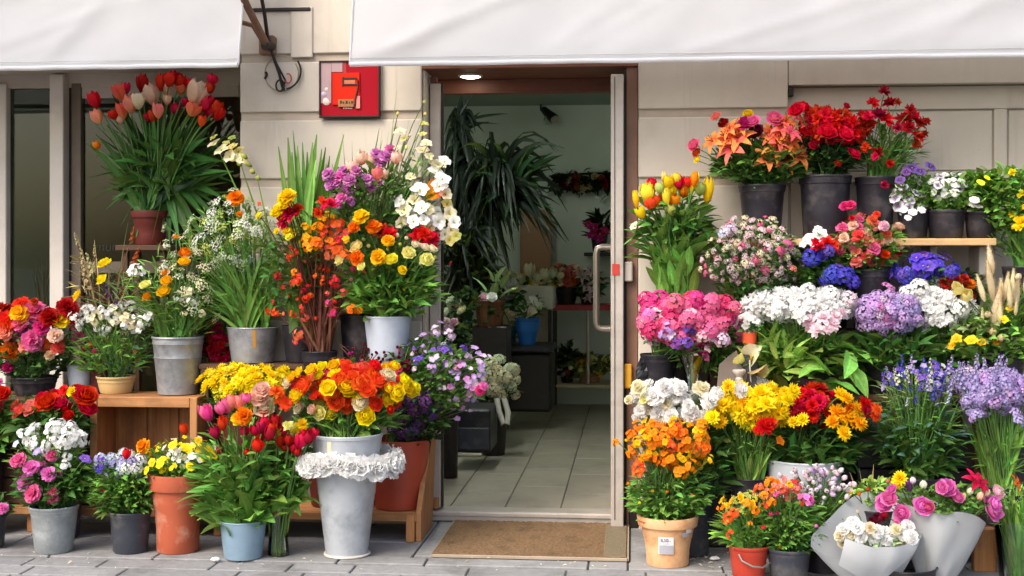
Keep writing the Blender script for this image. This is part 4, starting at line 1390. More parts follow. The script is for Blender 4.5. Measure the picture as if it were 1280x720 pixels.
def shelf_unit(name, label, x0, x1, y0, y1, z, mf, zfloor=0., under=None):
    r = thing(name, label, 'shelf', ((x0 + x1) / 2, (y0 + y1) / 2, zfloor))
    n = 2
    w = (y1 - y0) / n
    for i in range(n):
        box('plank', x0, x1, y0 + i * w + .002, y0 + (i + 1) * w - .002, z - .025, z, mf(0), r, .003)
    k = max(2, int((x1 - x0) / .7) + 1)
    for i in range(k):
        xx = x0 + .03 + (x1 - x0 - .06) * i / (k - 1)
        for yy in (y0 + .025, y1 - .025):
            box('leg', xx - .02, xx + .02, yy - .02, yy + .02, zfloor + .001, z - .026, mf(2), r, .002)
    return r
shelf_unit('plank_shelf', 'dark plank shelf on the bench carrying the buckets behind the yellow chrysanthemums', X(252, -.2), X(522, -.2), -.25, -.012, TZ, WD, BZ + .001)
stw = thing('plant_stand', 'dark stand in the window bay under the red tulip pot', 'plant stand', (X(188, .15), .15, 0))
box('stand_top', X(155, .15), X(222, .15), .03, .27, Z(306, .15) - .03, Z(306, .15), WD(0), stw, .004)
for sx in (-.1, .1):
    for sy in (-.08, .08):
        box('leg', X(188, .15) + sx - .015, X(188, .15) + sx + .015, .15 + sy - .015, .15 + sy + .015, .001, Z(306, .15) - .031, WD(2), stw, .003)
# right side tiers
T1, T2, T3 = .715, 1.0, Z(298, -.30, 1180)
shelf_unit('plank_shelf', 'dark lower plank shelf right of the door under the white and pink flower buckets', X(806, -.2), X(1420, -.2), -.42, -.015, T1, WD)
shelf_unit('plank_shelf', 'dark narrow plank step behind the white flowers right of the door', X(884, -.15), X(1420, -.15), -.26, -.018, T2, WD, T1 + .001)
ws = thing('wall_shelf', 'pale wooden wall shelf on white brackets holding the black pansy pots', 'shelf', (X(1080, -.15), .0, T3))
box('shelf_board', X(905, -.30), X(1246, -.30), -.30, .055, T3 - .033, T3, WP(0), ws, .004)
for u in (912, 1160, 1221):
    b = box('bracket', X(u, -.1), X(u + 9, -.1), -.14, .055, T3 - .17, T3 - .034, M_white, ws, .004)
shelf_unit('low_shelf', 'low dark plank shelf at the foot of the right hand display', X(925, -.5), X(1420, -.5), -.66, -.43, .17, WD)
# ================================================================== FLOWERS: LEFT SIDE
GB = 'flower buckets'; GP = 'potted flowers'; GF = 'bunches of cut flowers'
# tall tulips in the window bay
plant('tulip_pot', 'tall red and cream tulips with long strap leaves in the window bay', 'terra', solid('dark_red_pot', '#5e2018', .6, var=.1, scale=12), (164, 213, 263, 170, 207, 306),
  [('X', 'tulip', [(118,126,'red',22),(121,147,'salmon',22),(150,116,'coral',23),(158,111,'red',16),(142,144,'red',18),(153,139,'coral',22),(163,131,'salmon',26),(172,127,'cream',27),
     (178,105,'crimson',22),(189,119,'peach',30),(192,146,'red',20),(198,139,'salmon',20),(203,104,'red',24),(217,97,'red',20),(219,136,'red',19),(227,110,'coral',25),(225,102,'red',22),
     (241,137,'coral',26),(246,118,'peach',36),(212,100,'red',22),(258,140,'red',22),(270,134,'red',20),(245,128,'salmon',22),(265,100,'red',20),(262,111,'red',18),(258,131,'red',22),(266,140,'red',22),(252,152,'redorange',16),(274,143,'red',20),(121,182,'orange',14),(185,147,'crimson',16),(210,112,'peach',17),(236,104,'red',18),(150,150,'buff',15),(209,125,'buff',15),(232,128,'red',15)], dict(vert=1, dy=-.11)),
   ('A', [(112,150),(108,178),(122,205),(118,232),(135,228),(130,180),(146,168),(155,195),(168,150),(180,160),(196,150),(206,148),(222,150),(214,165),(238,160),(250,158),(262,170),(282,170),(288,196),(292,214),(284,228),(262,196),(272,236),(246,190),(140,246),(154,236),(228,180),(190,180),(172,190),(276,180),(285,240),(120,168)], 12, 'dark', dict(lift=.05, rd=.12)),
   ('A', [(128,192),(148,210),(164,170),(184,170),(208,165),(228,165),(250,176),(270,206),(282,216),(258,222),(236,205),(214,200),(196,205),(160,214),(142,226),(276,254),(240,250),(252,282)], 10, 'deep', dict(lift=.06, rd=.12)),
   ('A', [(120,195),(112,222),(126,240),(146,256),(170,248),(232,262),(258,258),(284,250),(292,228),(280,202),(262,180),(150,190),(240,284),(262,276),(222,290),(212,250)], 15, 'dark', dict(lift=.07, rd=.14, **{'from': (205, 212)})),
   ('A', [(140,118),(172,104),(150,128),(186,112),(200,122),(214,120),(232,114),(250,132),(262,122),(268,150),(128,140),(176,140),(206,142),(224,138),(240,150),(196,130),(118,168),(158,148),(282,168),(254,164)], 10, 'deep', dict(lift=.0, rd=.12, **{'from': (205, 225)})),
   ('A', [(150,140),(170,126),(190,134),(205,150),(222,130),(242,142),(262,156),(134,156),(180,156),(214,162),(232,164),(276,176)], 12, 'dark', dict(lift=.0, rd=.15, **{'from': (206, 235)})),
   ('A', [(138,160),(160,150),(186,158),(214,150),(236,156),(258,172),(274,190),(130,212),(288,214),(196,170),(222,176),(246,200)], 14, 'dark', dict(lift=.03, rd=.14, **{'from': (205, 228)})),
   ('A', [(178,196),(215,190),(240,214),(160,226),(226,225),(190,222),(262,240),(204,235)], 12, 'mid', dict(lift=.05, rd=.1)),
   ('F', 'lance', 120, (210,215), (50,40), 34, 'dark'),
   ('A', [(132,262),(150,284),(116,250),(170,296),(236,304),(254,300),(270,292),(288,270),(226,312),(246,318),(190,300),(212,306),(262,308),(140,250),(280,284),(204,290),(232,290)], 13, 'dark', dict(lift=.16, rd=.12, **{'from': (206, 232)}))],
  Y=.17, zb=Z(306, .15) + .002, ymax=.36, stem_r=.004)

# L2 mixed carnations far left
plant('carnation_pot', 'mixed pink, orange and red carnations in a black pot on the far left crate', 'nursery', M_black, (15, 72, 473, 21, 66, 507),
  [('X', 'carn', [(25,393,'gold',25),(45,390,'pink',28),(9,399,'redorange',22),(62,398,'crimson',28),(75,401,'yellow',22),(84,386,'crimson',26),(30,416,'orchid',30),(7,417,'salmon',22),(36,430,'salmon',24),(14,440,'orange',28),(55,432,'salmon',20),(69,420,'peach',18),(25,378,'redorange',11),(43,377,'rust',10),(52,410,'hotpink',22),(90,398,'red',16),(15,426,'salmon',18),(62,445,'buff',14),(72,436,'coral',16),(10,460,'magenta',14),(-14,410,'red',24),(-20,432,'pink',26),(-8,395,'coral',22),(0,478,'orchid',10)], dict(front=.8)),
   ('B', 'carn', [('crimson',2),('redorange',2),('pink',1)], 9, (40,410), (50,28), 22, dict(back=.5)),
   ('F', 'oval', 420, (38,440), (55,38), 13, 'dark'), ('F', 'oval', 140, (40,455), (40,24), 13, 'deep')], Y=-.19, zb=CZ2 + .002, cat='potted flowers', group=GP)

# L3 white
plant('white_pink_pot', 'small white stock flowers with lance leaves in a cream pot on the orange crate', 'nursery', M_creampot, (121, 169, 472, 126, 165, 494),
  [('B', 'loose', [('white',5),('cream',1)], 26, (140,400), (52,18), 19, dict(front=.6, rd=.1)),
   ('X', 'loose', [(178,403,'white',22),(186,396,'white',18),(100,405,'white',18),(92,397,'white',16),(112,388,'white',17),(176,412,'white',15)]),
   ('X', 'bud', [(114,432,'red',11),(119,440,'hotpink',13),(106,436,'crimson',10),(168,440,'coral',9)]),
   ('F', 'narrow', 420, (137,432), (50,34), 17, 'mid'), ('F', 'lance', 160, (140,448), (42,26), 14, 'bright'), ('F', 'oval', 60, (150,440), (40,26), 12, 'blue')], Y=-.20, zb=CZ + .002, group=GP)

# L4 zinc bucket with ranunculus and white filler
c4, d4 = container('zinc_bucket', 'ribbed zinc bucket standing on the open orange crate', 'bucket', M_galv, (191, 254, 422, 198, 247, 496), Y=-.22, zb=CZ + .002, group=GB, handle=False, wob=.006)
bunch('ranunculus_bunch', 'loose yellow ranunculus with white filler flowers in the ribbed zinc bucket', d4,
  [('X', 'ranunc', [(231,319,'orange',19),(230,329,'gold',17),(208,352,'gold',17),(205,366,'gold',18),(186,372,'orange',17),(182,357,'palelemon',15),(132,331,'yellow',19),(129,351,'yellow',18),(98,370,'yellow',16),(207,342,'orange',12),(220,297,'orange',10)], dict(c=(205,420))),
   ('B', 'umbel', [('greenwhite',2),('cream',3)], 24, (232,352), (34,44), 15, dict(rd=.13, dmin=.2, lobe=.3)),
   ('X', 'loose', [(170,338,'white',22),(164,340,'white',15),(221,373,'white',17),(240,378,'white',15),(252,392,'cream',13),(231,393,'cream',13),(238,365,'cream',16),(178,342,'white',12),(208,306,'greenwhite',14),(206,332,'white',13)]),
   ('F', 'narrow', 420, (222,392), (46,36), 20, 'mid'), ('F', 'narrow', 180, (215,360), (50,45), 16, 'bright'),
   ('G', 34, (222,392), (48,24), 5, 'mid'), ('F', 'narrow', 60, (150,375), (30,30), 18, 'pale')], group=GF)
# dry twigs
dtw = Dim(); dtw.x, dtw.Y, dtw.z1, dtw.h, dtw.rt, dtw.rb = X(128, -.12), -.12, CZ + .12, .12, .05, .05
c4b, dtw = container('brown_jar', 'small brown jar of dried twigs behind the white flowers', 'cone', M_maroon, (112, 146, 452, 114, 144, 494), Y=-.11, zb=CZ + .002, group=GB)
bunch('dried_twigs', 'bare dried twigs and seed heads standing against the left window mullion', dtw,
  [('X', 'spike', [(107,345,'straw',34),(103,322,'straw',22),(112,330,'straw',26),(166,292,'rust',22),(171,318,'rust',24),(95,298,'straw',16),(118,312,'straw',14),(135,362,'plum',26),(146,372,'plum',26),(128,385,'plum',22),(152,362,'rust',16)], dict(vert=1)),
   ('A', [(96,294),(160,278),(118,300),(172,330),(150,350),(136,340)], 3, 'straw', dict(lift=.02)),
   ('F', 'needle', 160, (138,375), (34,34), 22, 'red'), ('F', 'narrow', 40, (108,345), (14,28), 16, 'straw')], group=GF, stem_col='red')

# L5 umbels in galvanised bucket
c5, d5 = container('zinc_bucket', 'smooth zinc bucket with a yellow drip behind the yellow chrysanthemums', 'plain', M_galv, (284, 348, 410, 290, 342, 462), Y=-.13, zb=TZ + .002, group=GB, wob=.005)
patch('paint_drip', d5, X(317.5, -.22), X(321.5, -.22), d5.z1 - .1, d5.z1 - .01, .0012, M_rust, c5)
bunch('white_umbel_bunch', 'green and white lacy umbels on tall thin grassy stems in the smooth zinc bucket', d5,
  [('B', 'umbel', [('greenwhite',4),('white',1),('limebud',2)], 48, (285,292), (54,44), 15, dict(rd=.16, dmin=.15, lobe=.3)),
   ('X', 'umbel', [(273,254,'white',15),(286,257,'white',14),(258,280,'limebud',18),(302,283,'white',18),(310,290,'white',18),(275,272,'limebud',20),(268,290,'greenwhite',18),(250,300,'white',18),(322,292,'white',16)]),
   ('X', 'carn', [(295,249,'orange',24),(299,268,'orange',9)], dict(c=(300,300))),
   ('G', 120, (300,345), (54,50), 4.5, 'mid', dict(lift=.02)), ('G', 60, (300,370), (50,30), 6, 'bright', dict(lift=.03)),
   ('F', 'narrow', 300, (286,300), (58,44), 15, 'bright'), ('F', 'narrow', 160, (305,350), (50,46), 22, 'mid'),
   ('A', [(352,392),(262,382),(350,360),(338,372)], 11, 'bright', dict(lift=.05))], group=GF, Y=-.14)

# gladiolus spikes and sword leaves, behind
c6, d6 = container('dark_bucket', 'dark bucket hidden behind the orange blossom branches', 'plain', M_black, (352, 402, 408, 358, 396, 460), Y=-.10, zb=TZ + .002, group=GB)
bunch('gladiolus_spikes', 'two pale cream gladiolus spikes leaning left across the pier', d6,
  [('X', 'orchid', [(268,180,'cream',20),(277,188,'cream',22),(287,196,'cream',22),(297,199,'cream',20),(283,180,'palelemon',15),(291,184,'palelemon',17),(298,190,'palelemon',17),(303,200,'cream',17),(268,172,'limebud',11),(290,173,'limebud',12)], dict(stem=False, c=(310,230), dy=-.04)),
   ('X', 'bud', [(311,206,'limebud',14),(306,196,'limebud',15),(316,215,'limebud',13),(323,223,'limebud',12),(300,205,'limebud',13)], dict(stem=False)),
   ('A', [(266,172),(291,174),(320,216)], 5, 'bright', dict(lift=-.03))], group=GF)
gd = bunch('sword_leaf_plant', 'upright green sword leaves standing against the pier', d6,
  [('A', [(360,172),(366,163),(372,182),(378,178),(384,190),(391,178),(396,168),(401,190),(407,184),(410,205),(388,205),(403,200),(412,195),(365,190),(430,168),(348,183)], 15, 'mid', dict(lift=0.0, rd=.08)),
   ('A', [(402,186),(408,205),(395,200)], 22, 'bright', dict(lift=0.0, rd=.05))], group=GF)

# L8 mauve and peach bouquet
c8, d8 = container('dark_bucket', 'dark bucket hidden behind the leafy yellow and red bunch', 'plain', M_black, (425, 480, 395, 430, 475, 460), Y=-.12, zb=TZ + .002, group=GB)
bunch('mauve_bouquet', 'mauve carnation clusters with peach buds above the red and orange flowers', d8,
  [('X', 'carn', [(410,218,'mauve',17),(420,230,'mauve',17),(430,214,'mauve',17),(425,222,'orchid',16),(437,226,'mauve',17),(445,215,'mauve',16),(414,231,'mauve',16),(434,238,'mauve',16),(427,248,'orchid',16),(438,252,'mauve',14),(424,256,'mauve',12),(470,193,'mauve',16),(481,196,'mauve',16),(475,204,'mauve',16),(487,188,'orchid',15),(492,195,'mauve',13),(458,226,'mauve',17),(464,234,'mauve',16),(452,232,'orchid',14),(471,228,'mauve',13),(415,252,'orchid',8)], dict(c=(450,270))),
   ('X', 'tulip', [(452,198,'peach',22),(441,211,'peach',20),(496,198,'peach',22),(472,218,'salmon',18),(463,203,'buff',18),(482,218,'peach',18),(461,247,'lightpink',12)], dict(vert=1)),
   ('F', 'oval', 380, (458,255), (58,46), 14, 'dark'), ('F', 'lance', 160, (470,245), (55,45), 18, 'mid'),
   ('A', [(492,208),(486,225),(478,175),(440,190),(474,160),(415,205),(500,235),(450,185)], 8, 'mid', dict(lift=.01)),
   ('A', [(428,166),(440,175),(478,162),(484,176)], 2.5, 'olive', dict(lift=.0))], group=GF, Y=-.17)
# white gladiolus cascade near the door
bunch('white_gladiolus_bunch', 'cream white gladiolus sprays reaching in front of the left door frame', d8,
  [('X', 'orchid', [(548,206,'cream',22),(556,202,'white',20),(545,216,'white',24),(553,224,'white',22),(549,233,'white',24),(557,243,'cream',20),(559,255,'palelemon',16),(562,267,'cream',22),(568,278,'white',20),(564,287,'cream',20),(570,295,'palelemon',16),(556,293,'white',20),(548,277,'white',22),(543,268,'white',24),(535,262,'cream',20),(525,238,'white',28),(518,250,'cream',20),(527,260,'white',22),(512,268,'white',24),(505,262,'cream',22),(517,277,'white',20),(502,278,'cream',18),(537,285,'cream',20),(530,275,'white',18),(500,252,'white',18),(562,300,'palelemon',16),(540,203,'cream',12)], dict(c=(520,260), dy=-.09)),
   ('X', 'orchid', [(513,222,'cream',18),(528,188,'cream',18),(533,180,'cream',18),(528,168,'palelemon',14),(530,155,'palelemon',12),(500,165,'cream',16),(505,174,'palelemon',12),(497,185,'cream',12),(536,196,'cream',16)], dict(c=(515,250))),
   ('X', 'bud', [(494,160,'cream',9),(512,170,'cream',8),(497,143,'palelemon',8),(530,128,'palelemon',9),(531,143,'palelemon',9),(508,185,'palelemon',9),(514,196,'cream',9),(520,206,'limebud',9)], dict(vert=1)),
   ('X', 'calla', [(540,240,'flame',30)], dict(dy=-.1)),
   ('A', [(496,112),(512,150),(486,165),(520,190),(505,182),(533,140)], 3, 'pale', dict(lift=.0)),
   ('A', [(528,208),(508,196),(516,186),(500,212)], 5, 'grey', dict(lift=.02)),
   ('F', 'oval', 220, (520,280), (34,30), 14, 'dark'), ('F', 'lance', 80, (520,230), (26,40), 14, 'pale')], group=GF, Y=-.19)
# L9 red, yellow, orange bunch
c9, d9 = container('pale_bucket', 'pale blue grey bucket under the leafy yellow and red bunch beside the door', 'plain', M_paleblue, (455, 514, 396, 462, 507, 462), Y=-.24, zb=TZ + .002, group=GB)
bunch('leafy_mixed_bunch', 'leafy bunch with pale yellow, orange and big red blooms in the pale bucket', d9,
  [('X', 'tuft', [(478,290,'crimson',27),(487,293,'red',24),(522,296,'red',28),(538,299,'red',26),(530,293,'red',24)], dict(c=(490,330))),
   ('X', 'carn', [(452,272,'gold',22),(467,284,'orange',20),(485,301,'gold',16),(447,323,'orange',22),(473,322,'gold',22),(443,285,'orange',16)], dict(c=(490,340), dy=-.16)),
   ('X', 'ranunc', [(428,324,'palelemon',22),(447,310,'palelemon',18),(511,317,'palelemon',19),(533,325,'palelemon',20),(503,338,'yellow',12),(540,312,'cream',13),(520,307,'cream',12),(531,310,'cream',13),(452,334,'palelemon',14),(490,325,'lemon',16)], dict(c=(490,340), dy=-.19)),
   ('X', 'bud', [(497,295,'cream',11),(508,298,'cream',11),(500,306,'limebud',10),(516,304,'cream',10),(461,308,'palelemon',10),(455,300,'limebud',10),(485,312,'limebud',10),(543,322,'limebud',9),(525,330,'cream',8),(443,338,'hotpink',15),(456,340,'redorange',10),(505,362,'yellow',9),(440,350,'pink',10)]),
   ('F', 'lance', 420, (488,355), (56,40), 24, 'mid'), ('F', 'lance', 260, (490,368), (56,34), 22, 'bright'), ('F', 'oval', 200, (488,335), (52,34), 15, 'dark'),
   ('L', 'oval', 22, (485,372), (54,28), 30, 'bright', dict(up=.2))], group=GF, Y=-.26)
# L10 branches with orange blossom
c10, d10 = container('dark_bucket', 'black bucket under the red stemmed blossom branches', 'plain', M_black, (376, 422, 440, 382, 417, 478), Y=-.25, zb=None if False else .78, group=GB)
bunch('blossom_branches', 'bundle of red brown stems with orange and yellow blossoms above', d10,
  [('X', 'tuft', [(363,268,'red',30),(355,277,'red',24),(412,256,'red',22),(398,266,'red',18),(403,252,'redorange',17),(371,262,'red',22)], dict(c=(400,320), dy=-.16)),
   ('X', 'carn', [(360,247,'yellow',22),(352,264,'yellow',24),(346,266,'yellow',16),(363,292,'lemon',14),(358,289,'yellow',12),(346,289,'yellow',9),(361,297,'lemon',10),(324,270,'lemon',11),(356,254,'yellow',22),(362,244,'lemon',18)], dict(c=(400,330), dy=-.16)),
   ('X', 'loose', [(388,296,'gold',26),(396,305,'orange',24),(398,284,'orange',24),(406,290,'redorange',26),(384,308,'orange',18),(424,281,'redorange',26),(428,293,'coral',24),(415,300,'orange',20),(420,312,'redorange',28),(412,318,'coral',22),(430,318,'redorange',20),(402,272,'gold',20),(410,278,'orange',18),(382,284,'gold',14),(370,315,'redorange',12),(372,348,'redorange',18),(368,340,'orange',12),(382,372,'redorange',16),(378,385,'redorange',12),(420,353,'red',18),(428,366,'coral',14),(411,378,'hotpink',13),(416,391,'hotpink',14),(345,390,'redorange',16),(336,388,'red',12),(374,418,'coral',20),(370,428,'coral',12),(440,388,'orange',16),(448,388,'orange',14),(348,346,'crimson',14),(342,377,'red',8),(325,255,'redorange',9),(362,320,'red',12),(365,310,'crimson',10),(382,300,'gold',20),(392,288,'yellow',20),(390,310,'gold',18),(400,300,'redorange',20),(425,300,'red',16),(408,310,'coral',20),(374,352,'orange',14),(432,300,'gold',16),(413,270,'gold',16)], dict(stem=False, c=(400,340), dy=-.15)),
   ('B', 'loose', [('redorange',2),('red',2),('coral',1)], 30, (392,362), (46,46), 11, dict(stem=False, back=0, rd=.1)),
   ('A', [(363,268),(355,262),(402,272),(388,296),(424,284),(412,318),(396,300),(371,342),(382,374),(345,388),(420,350),(378,320),(406,300),(430,318),(390,310),(415,340),(366,332),(432,365),(376,352),(402,330),(424,330),(410,360),(386,340),(395,350)], 4, 'red', dict(lift=-.02, rd=.07)),
   ('G', 90, (398,350), (34,60), 3, 'red', dict(lift=-.01)), ('F', 'needle', 200, (400,370), (36,50), 22, 'red', dict(up=.9)),
   ('F', 'oval', 180, (368,340), (36,50), 15, 'dark'), ('F', 'oval', 120, (400,300), (48,34), 13, 'mid'), ('L', 'oval', 9, (376,382), (26,34), 26, 'dark', dict(up=.0))], group=GF, Y=-.26, stem_col='red', stem_r=.003)

# L12 deep yellow chrysanthemums
c12, d12 = container('dark_bucket', 'dark bucket on the bench holding the deep yellow chrysanthemums', 'plain', M_maroon, (275, 345, 520, 282, 338, 640), Y=-.22, zb=BZ + .002, group=GB)
bunch('yellow_chrysanthemum_bunch', 'broad cushion of deep yellow chrysanthemums behind the pink tulips', d12,
  [('B', 'mum', [('yellow',7),('lemon',2)], 96, (306,482), (52,25), 18, dict(front=.35, rd=.17, up=.8)),
   ('F', 'oval', 200, (306,500), (46,22), 14, 'dark')], group=GF, Y=-.27)

# L15 tall zinc vase with ranunculus
c15, d15 = container('zinc_vase', 'tall tapered pale zinc vase standing on the pavement with a white carnation garland', 'cone', M_galvpale, (389, 478, 547, 412, 464, 700), group=GB, cat='vase', wob=.004)
patch('paint_drip', d15, d15.x - .055, d15.x - .035, d15.z1 - .11, d15.z1 - .02, .0012, solid('pale_drip', '#c9c2a4', .6), c15)
lathe('base_ring', [(d15.rb * 1.0, .001), (d15.rb * 1.12, .002), (d15.rb * 1.13, .008), (d15.rb * 1.0, .01)], M_white, c15, 36, .02, R)
bunch('ranunculus_bunch', 'full round bunch of red orange and yellow ranunculus in the tall zinc vase', d15,
  [('X', 'ranunc', [(383,483,'redorange',27),(371,478,'coral',22),(366,472,'gold',16),(398,488,'redorange',22),(413,493,'redorange',22),(402,493,'coral',20),(420,480,'coral',20),(434,478,'redorange',22),(445,471,'redorange',20),(459,474,'redorange',24),(470,467,'redorange',22),(410,468,'hotpink',20),(420,466,'coral',20),(435,494,'coral',26),(441,487,'salmon',20),(458,488,'coral',20),(470,494,'redorange',22),(483,484,'redorange',20),(372,496,'yellow',22),(416,515,'yellow',23),(457,520,'yellow',23),(495,492,'yellow',22),(507,483,'yellow',22),(512,490,'yellow',20),(485,470,'cream',20),(486,478,'palelemon',18),(450,505,'cream',22),(375,511,'cream',18),(402,503,'yellow',20),(361,479,'cream',18),(487,512,'red',13),(493,458,'yellow',16),(484,462,'gold',17),(404,460,'yellow',18),(418,457,'gold',17),(390,463,'yellow',18),(374,466,'yellow',16),(400,516,'palelemon',17),(390,512,'peach',13),(470,505,'redorange',18),(352,496,'gold',16),(505,475,'yellow',16),(455,460,'coral',16),(434,463,'redorange',17),(468,457,'redorange',16)], dict(c=(434,505), dy=-.1, front=.75)),
   ('B', 'ranunc', [('redorange',3),('yellow',2),('coral',1)], 34, (434,487), (74,26), 20, dict(rd=.2, back=.6, up=.7)),
   ('F', 'lance', 340, (434,522), (66,26), 22, 'mid', dict(rd=.13)), ('L', 'lance', 30, (434,530), (58,16), 34, 'mid', dict(up=1.1)), ('G', 40, (434,522), (56,12), 6, 'bright')], group=GF, Y=-.6)
gar = thing('flower_garland', 'garland of white carnations hung around the tall zinc vase', 'garland', Vector((d15.x, d15.Y, d15.z0 + d15.h * .75)))
gg = random.Random(9)
for i in range(34):
    w = 2 * pi * i / 34
    fr = max(0, -math.sin(w))
    rr = d15.rt * .95 + .035 + .015 * abs(math.cos(w))
    zz = P(435, 588 + gg.uniform(-4, 3) - 6 * (1 - abs(math.cos(w))), d15.Y - rr).z + (abs(math.cos(w)) ** 3) * .006
    pos = Vector((d15.x + rr * 1.06 * math.cos(w), d15.Y + rr * math.sin(w), zz)) - gar.location
    o = link('carnation_bloom', bloom_mesh('carn', 'white', gg), gar)
    o.matrix_local = orient(Vector((math.cos(w), math.sin(w), .25)), gg.uniform(0, 6), pos, gg.uniform(.075, .115))
tube('garland_string', [Vector((d15.x + (d15.rt * .95 + .012) * math.cos(w), d15.Y + (d15.rt * .95 + .012) * math.sin(w), gar.location.z - .012)) for w in [2 * pi * i / 30 for i in range(31)]], .004, M_white, gar, 5)

# L13 tulips in blue grey pot
c13, d13 = container('blue_grey_bucket', 'small blue grey plastic bucket on the pavement holding tulips with broad leaves', 'plain', M_bluegrey, (275, 333, 655, 281, 328, 703), group=GB)
bunch('tulip_bunch', 'red and pink tulips with broad green leaves in the small blue grey bucket', d13,
  [('X', 'tulip', [(257,516,'pink',24),(260,518,'hotpink',20),(283,508,'pink',22),(289,503,'salmon',20),(276,512,'pink',20),(299,504,'salmon',22),(269,541,'crimson',21),(278,530,'red',19),(230,537,'red',17),(275,563,'crimson',15),(306,540,'red',16),(325,545,'crimson',20),(318,538,'red',18),(330,530,'red',18),(337,543,'crimson',20),(322,558,'red',20),(331,521,'redorange',20),(327,534,'crimson',18),(309,566,'red',12),(308,498,'pink',18),(340,535,'red',17)], dict(vert=1)),
   ('X', 'carn', [(305,521,'orange',24),(297,524,'gold',16)]),
   ('X', 'rose', [(326,497,'peach',26),(330,511,'cream',26),(327,489,'peach',20)]),
   ('X', 'tuft', [(349,497,'flame',24),(357,505,'redorange',20),(345,490,'redorange',20)]),
   ('L', 'lance', 40, (305,612), (48,44), 56, 'mid', dict(up=1.0, spread=.7)), ('L', 'broad', 26, (310,630), (48,28), 50, 'bright', dict(up=.5)), ('L', 'broad', 40, (295,618), (42,38), 56, 'mid', dict(up=.6, spread=.9)),
   ('A', [(236,640),(248,612),(242,632)], 30, 'mid', dict(lift=.04, rd=.12)), ('A', [(251,668)], 46, 'bright', dict(lift=.06, rd=.05)), ('A', [(330,655),(338,648),(245,618)], 22, 'dark', dict(lift=.05)),
   ('F', 'lance', 260, (306,595), (52,36), 26, 'mid'), ('F', 'lance', 90, (300,560), (48,30), 20, 'bright')], group=GF, stem_r=.003)
# L14 glass vase
d14 = dims((334, 362, 632, 336, 362, 698))
v14 = thing('glass_vase', 'clear glass vase of green stems with a pink ribbon beside the blue grey bucket', 'vase', d14.base)
lathe('vase_body', [(0, .004), (d14.rb, .004), (d14.rb * 1.02, .01), (d14.rb * .86, d14.h * .5), (d14.rt, d14.h), (d14.rt * .95, d14.h), (d14.rb * .8, d14.h * .5), (d14.rb * .94, .014), (0, .012)], M_vase, v14, 30)
lathe('ribbon', [(d14.rb * .92, d14.h * .78), (d14.rb * .98, d14.h * .79), (d14.rb * 1.0, d14.h * .88), (d14.rb * .94, d14.h * .89)], solid('pink_ribbon', '#d4576e', .5), v14, 24)
dd14 = Dim(); dd14.__dict__.update(d14.__dict__); dd14.z1 = d14.z0 + .03; dd14.h = .03; dd14.rt = d14.rb * .75; dd14.mouth = Vector((d14.x, d14.Y, d14.z0 + .045))
bunch('parrot_tulip_bunch', 'crimson and yellow tulips leaning right in the clear glass vase', dd14,
  [('X', 'tulip', [(355,540,'red',20),(361,551,'crimson',18),(350,552,'red',18),(357,560,'crimson',16),(367,560,'red',18),(376,552,'red',22),(386,548,'crimson',22),(392,543,'red',18),(380,543,'red',16),(345,527,'crimson',20),(372,566,'crimson',14)], dict(vert=1)),
   ('X', 'tuft', [(346,540,'lemon',22),(371,538,'lemon',24),(378,531,'yellow',18),(360,532,'palelemon',18)]),
   ('G', 46, (350,634), (12,14), 9, 'lime', dict(shape='strap', lift=0)), ('L', 'lance', 34, (360,592), (26,32), 44, 'mid', dict(up=.9)), ('L', 'broad', 8, (366,622), (26,16), 40, 'bright', dict(up=.0)),
   ('A', [(389,627),(376,645),(330,628)], 22, 'bright', dict(lift=.06, **{'from': (352, 600)})), ('F', 'lance', 160, (356,580), (30,30), 24, 'mid')], group=GF, stem_r=.004, drop=.03)

# L16 terracotta pansies
plant('pansy_pot', 'yellow and white pansies in a tall orange terracotta pot', 'terra', M_terra, (185, 260, 597, 202, 254, 695),
  [('X', 'pansy', [(190,578,'yellow',12),(201,578,'yellow',17),(203,587,'yellow',14),(183,588,'yellow',13),(216,556,'yellow',13),(224,570,'white',9),(238,583,'yellow',14),(232,559,'yellow',13),(250,562,'yellow',14),(262,565,'yellow',14),(256,572,'yellow',13),(244,556,'lemon',11),(268,570,'yellow',11),(240,570,'white',13),(248,550,'yellow',11),(228,560,'lemon',10),(214,585,'yellow',9)], dict(c=(224,600))),
   ('X', 'carn', [(180,558,'orange',20)]),
   ('B', 'simple', [('white',4),('yellow',3),('lemon',3),('cream',2)], 60, (228,570), (46,22), 9.5, dict(front=.6, dmin=.2, lobe=.3)), ('F', 'narrow', 160, (228,572), (44,20), 13, 'mid'),
   ('F', 'lance', 330, (224,586), (36,22), 15, 'mid'), ('F', 'oval', 160, (224,590), (38,16), 12, 'bright')], group=GP)
# L17 charcoal pot
plant('pale_blue_pot', 'bushy plant with tiny pale blue flowers in a charcoal pot beside the tall terracotta pot', 'nursery', M_char, (137, 189, 643, 143, 185, 695),
  [('B', 'flat', [('paleblue',4),('lavender',2),('white',1)], 24, (153,582), (32,16), 15, dict(front=.5)),
   ('X', 'loose', [(127,580,'violet',16),(124,588,'blueviolet',14),(121,574,'lavender',14),(127,570,'paleblue',12)]),
   ('X', 'tulip', [(158,568,'red',15),(131,612,'red',13)], dict(vert=1)),
   ('F', 'lance', 520, (157,615), (36,32), 17, 'mid'), ('F', 'oval', 260, (157,600), (38,28), 13, 'bright'), ('F', 'oval', 160, (157,628), (34,20), 13, 'dark')], group=GP)
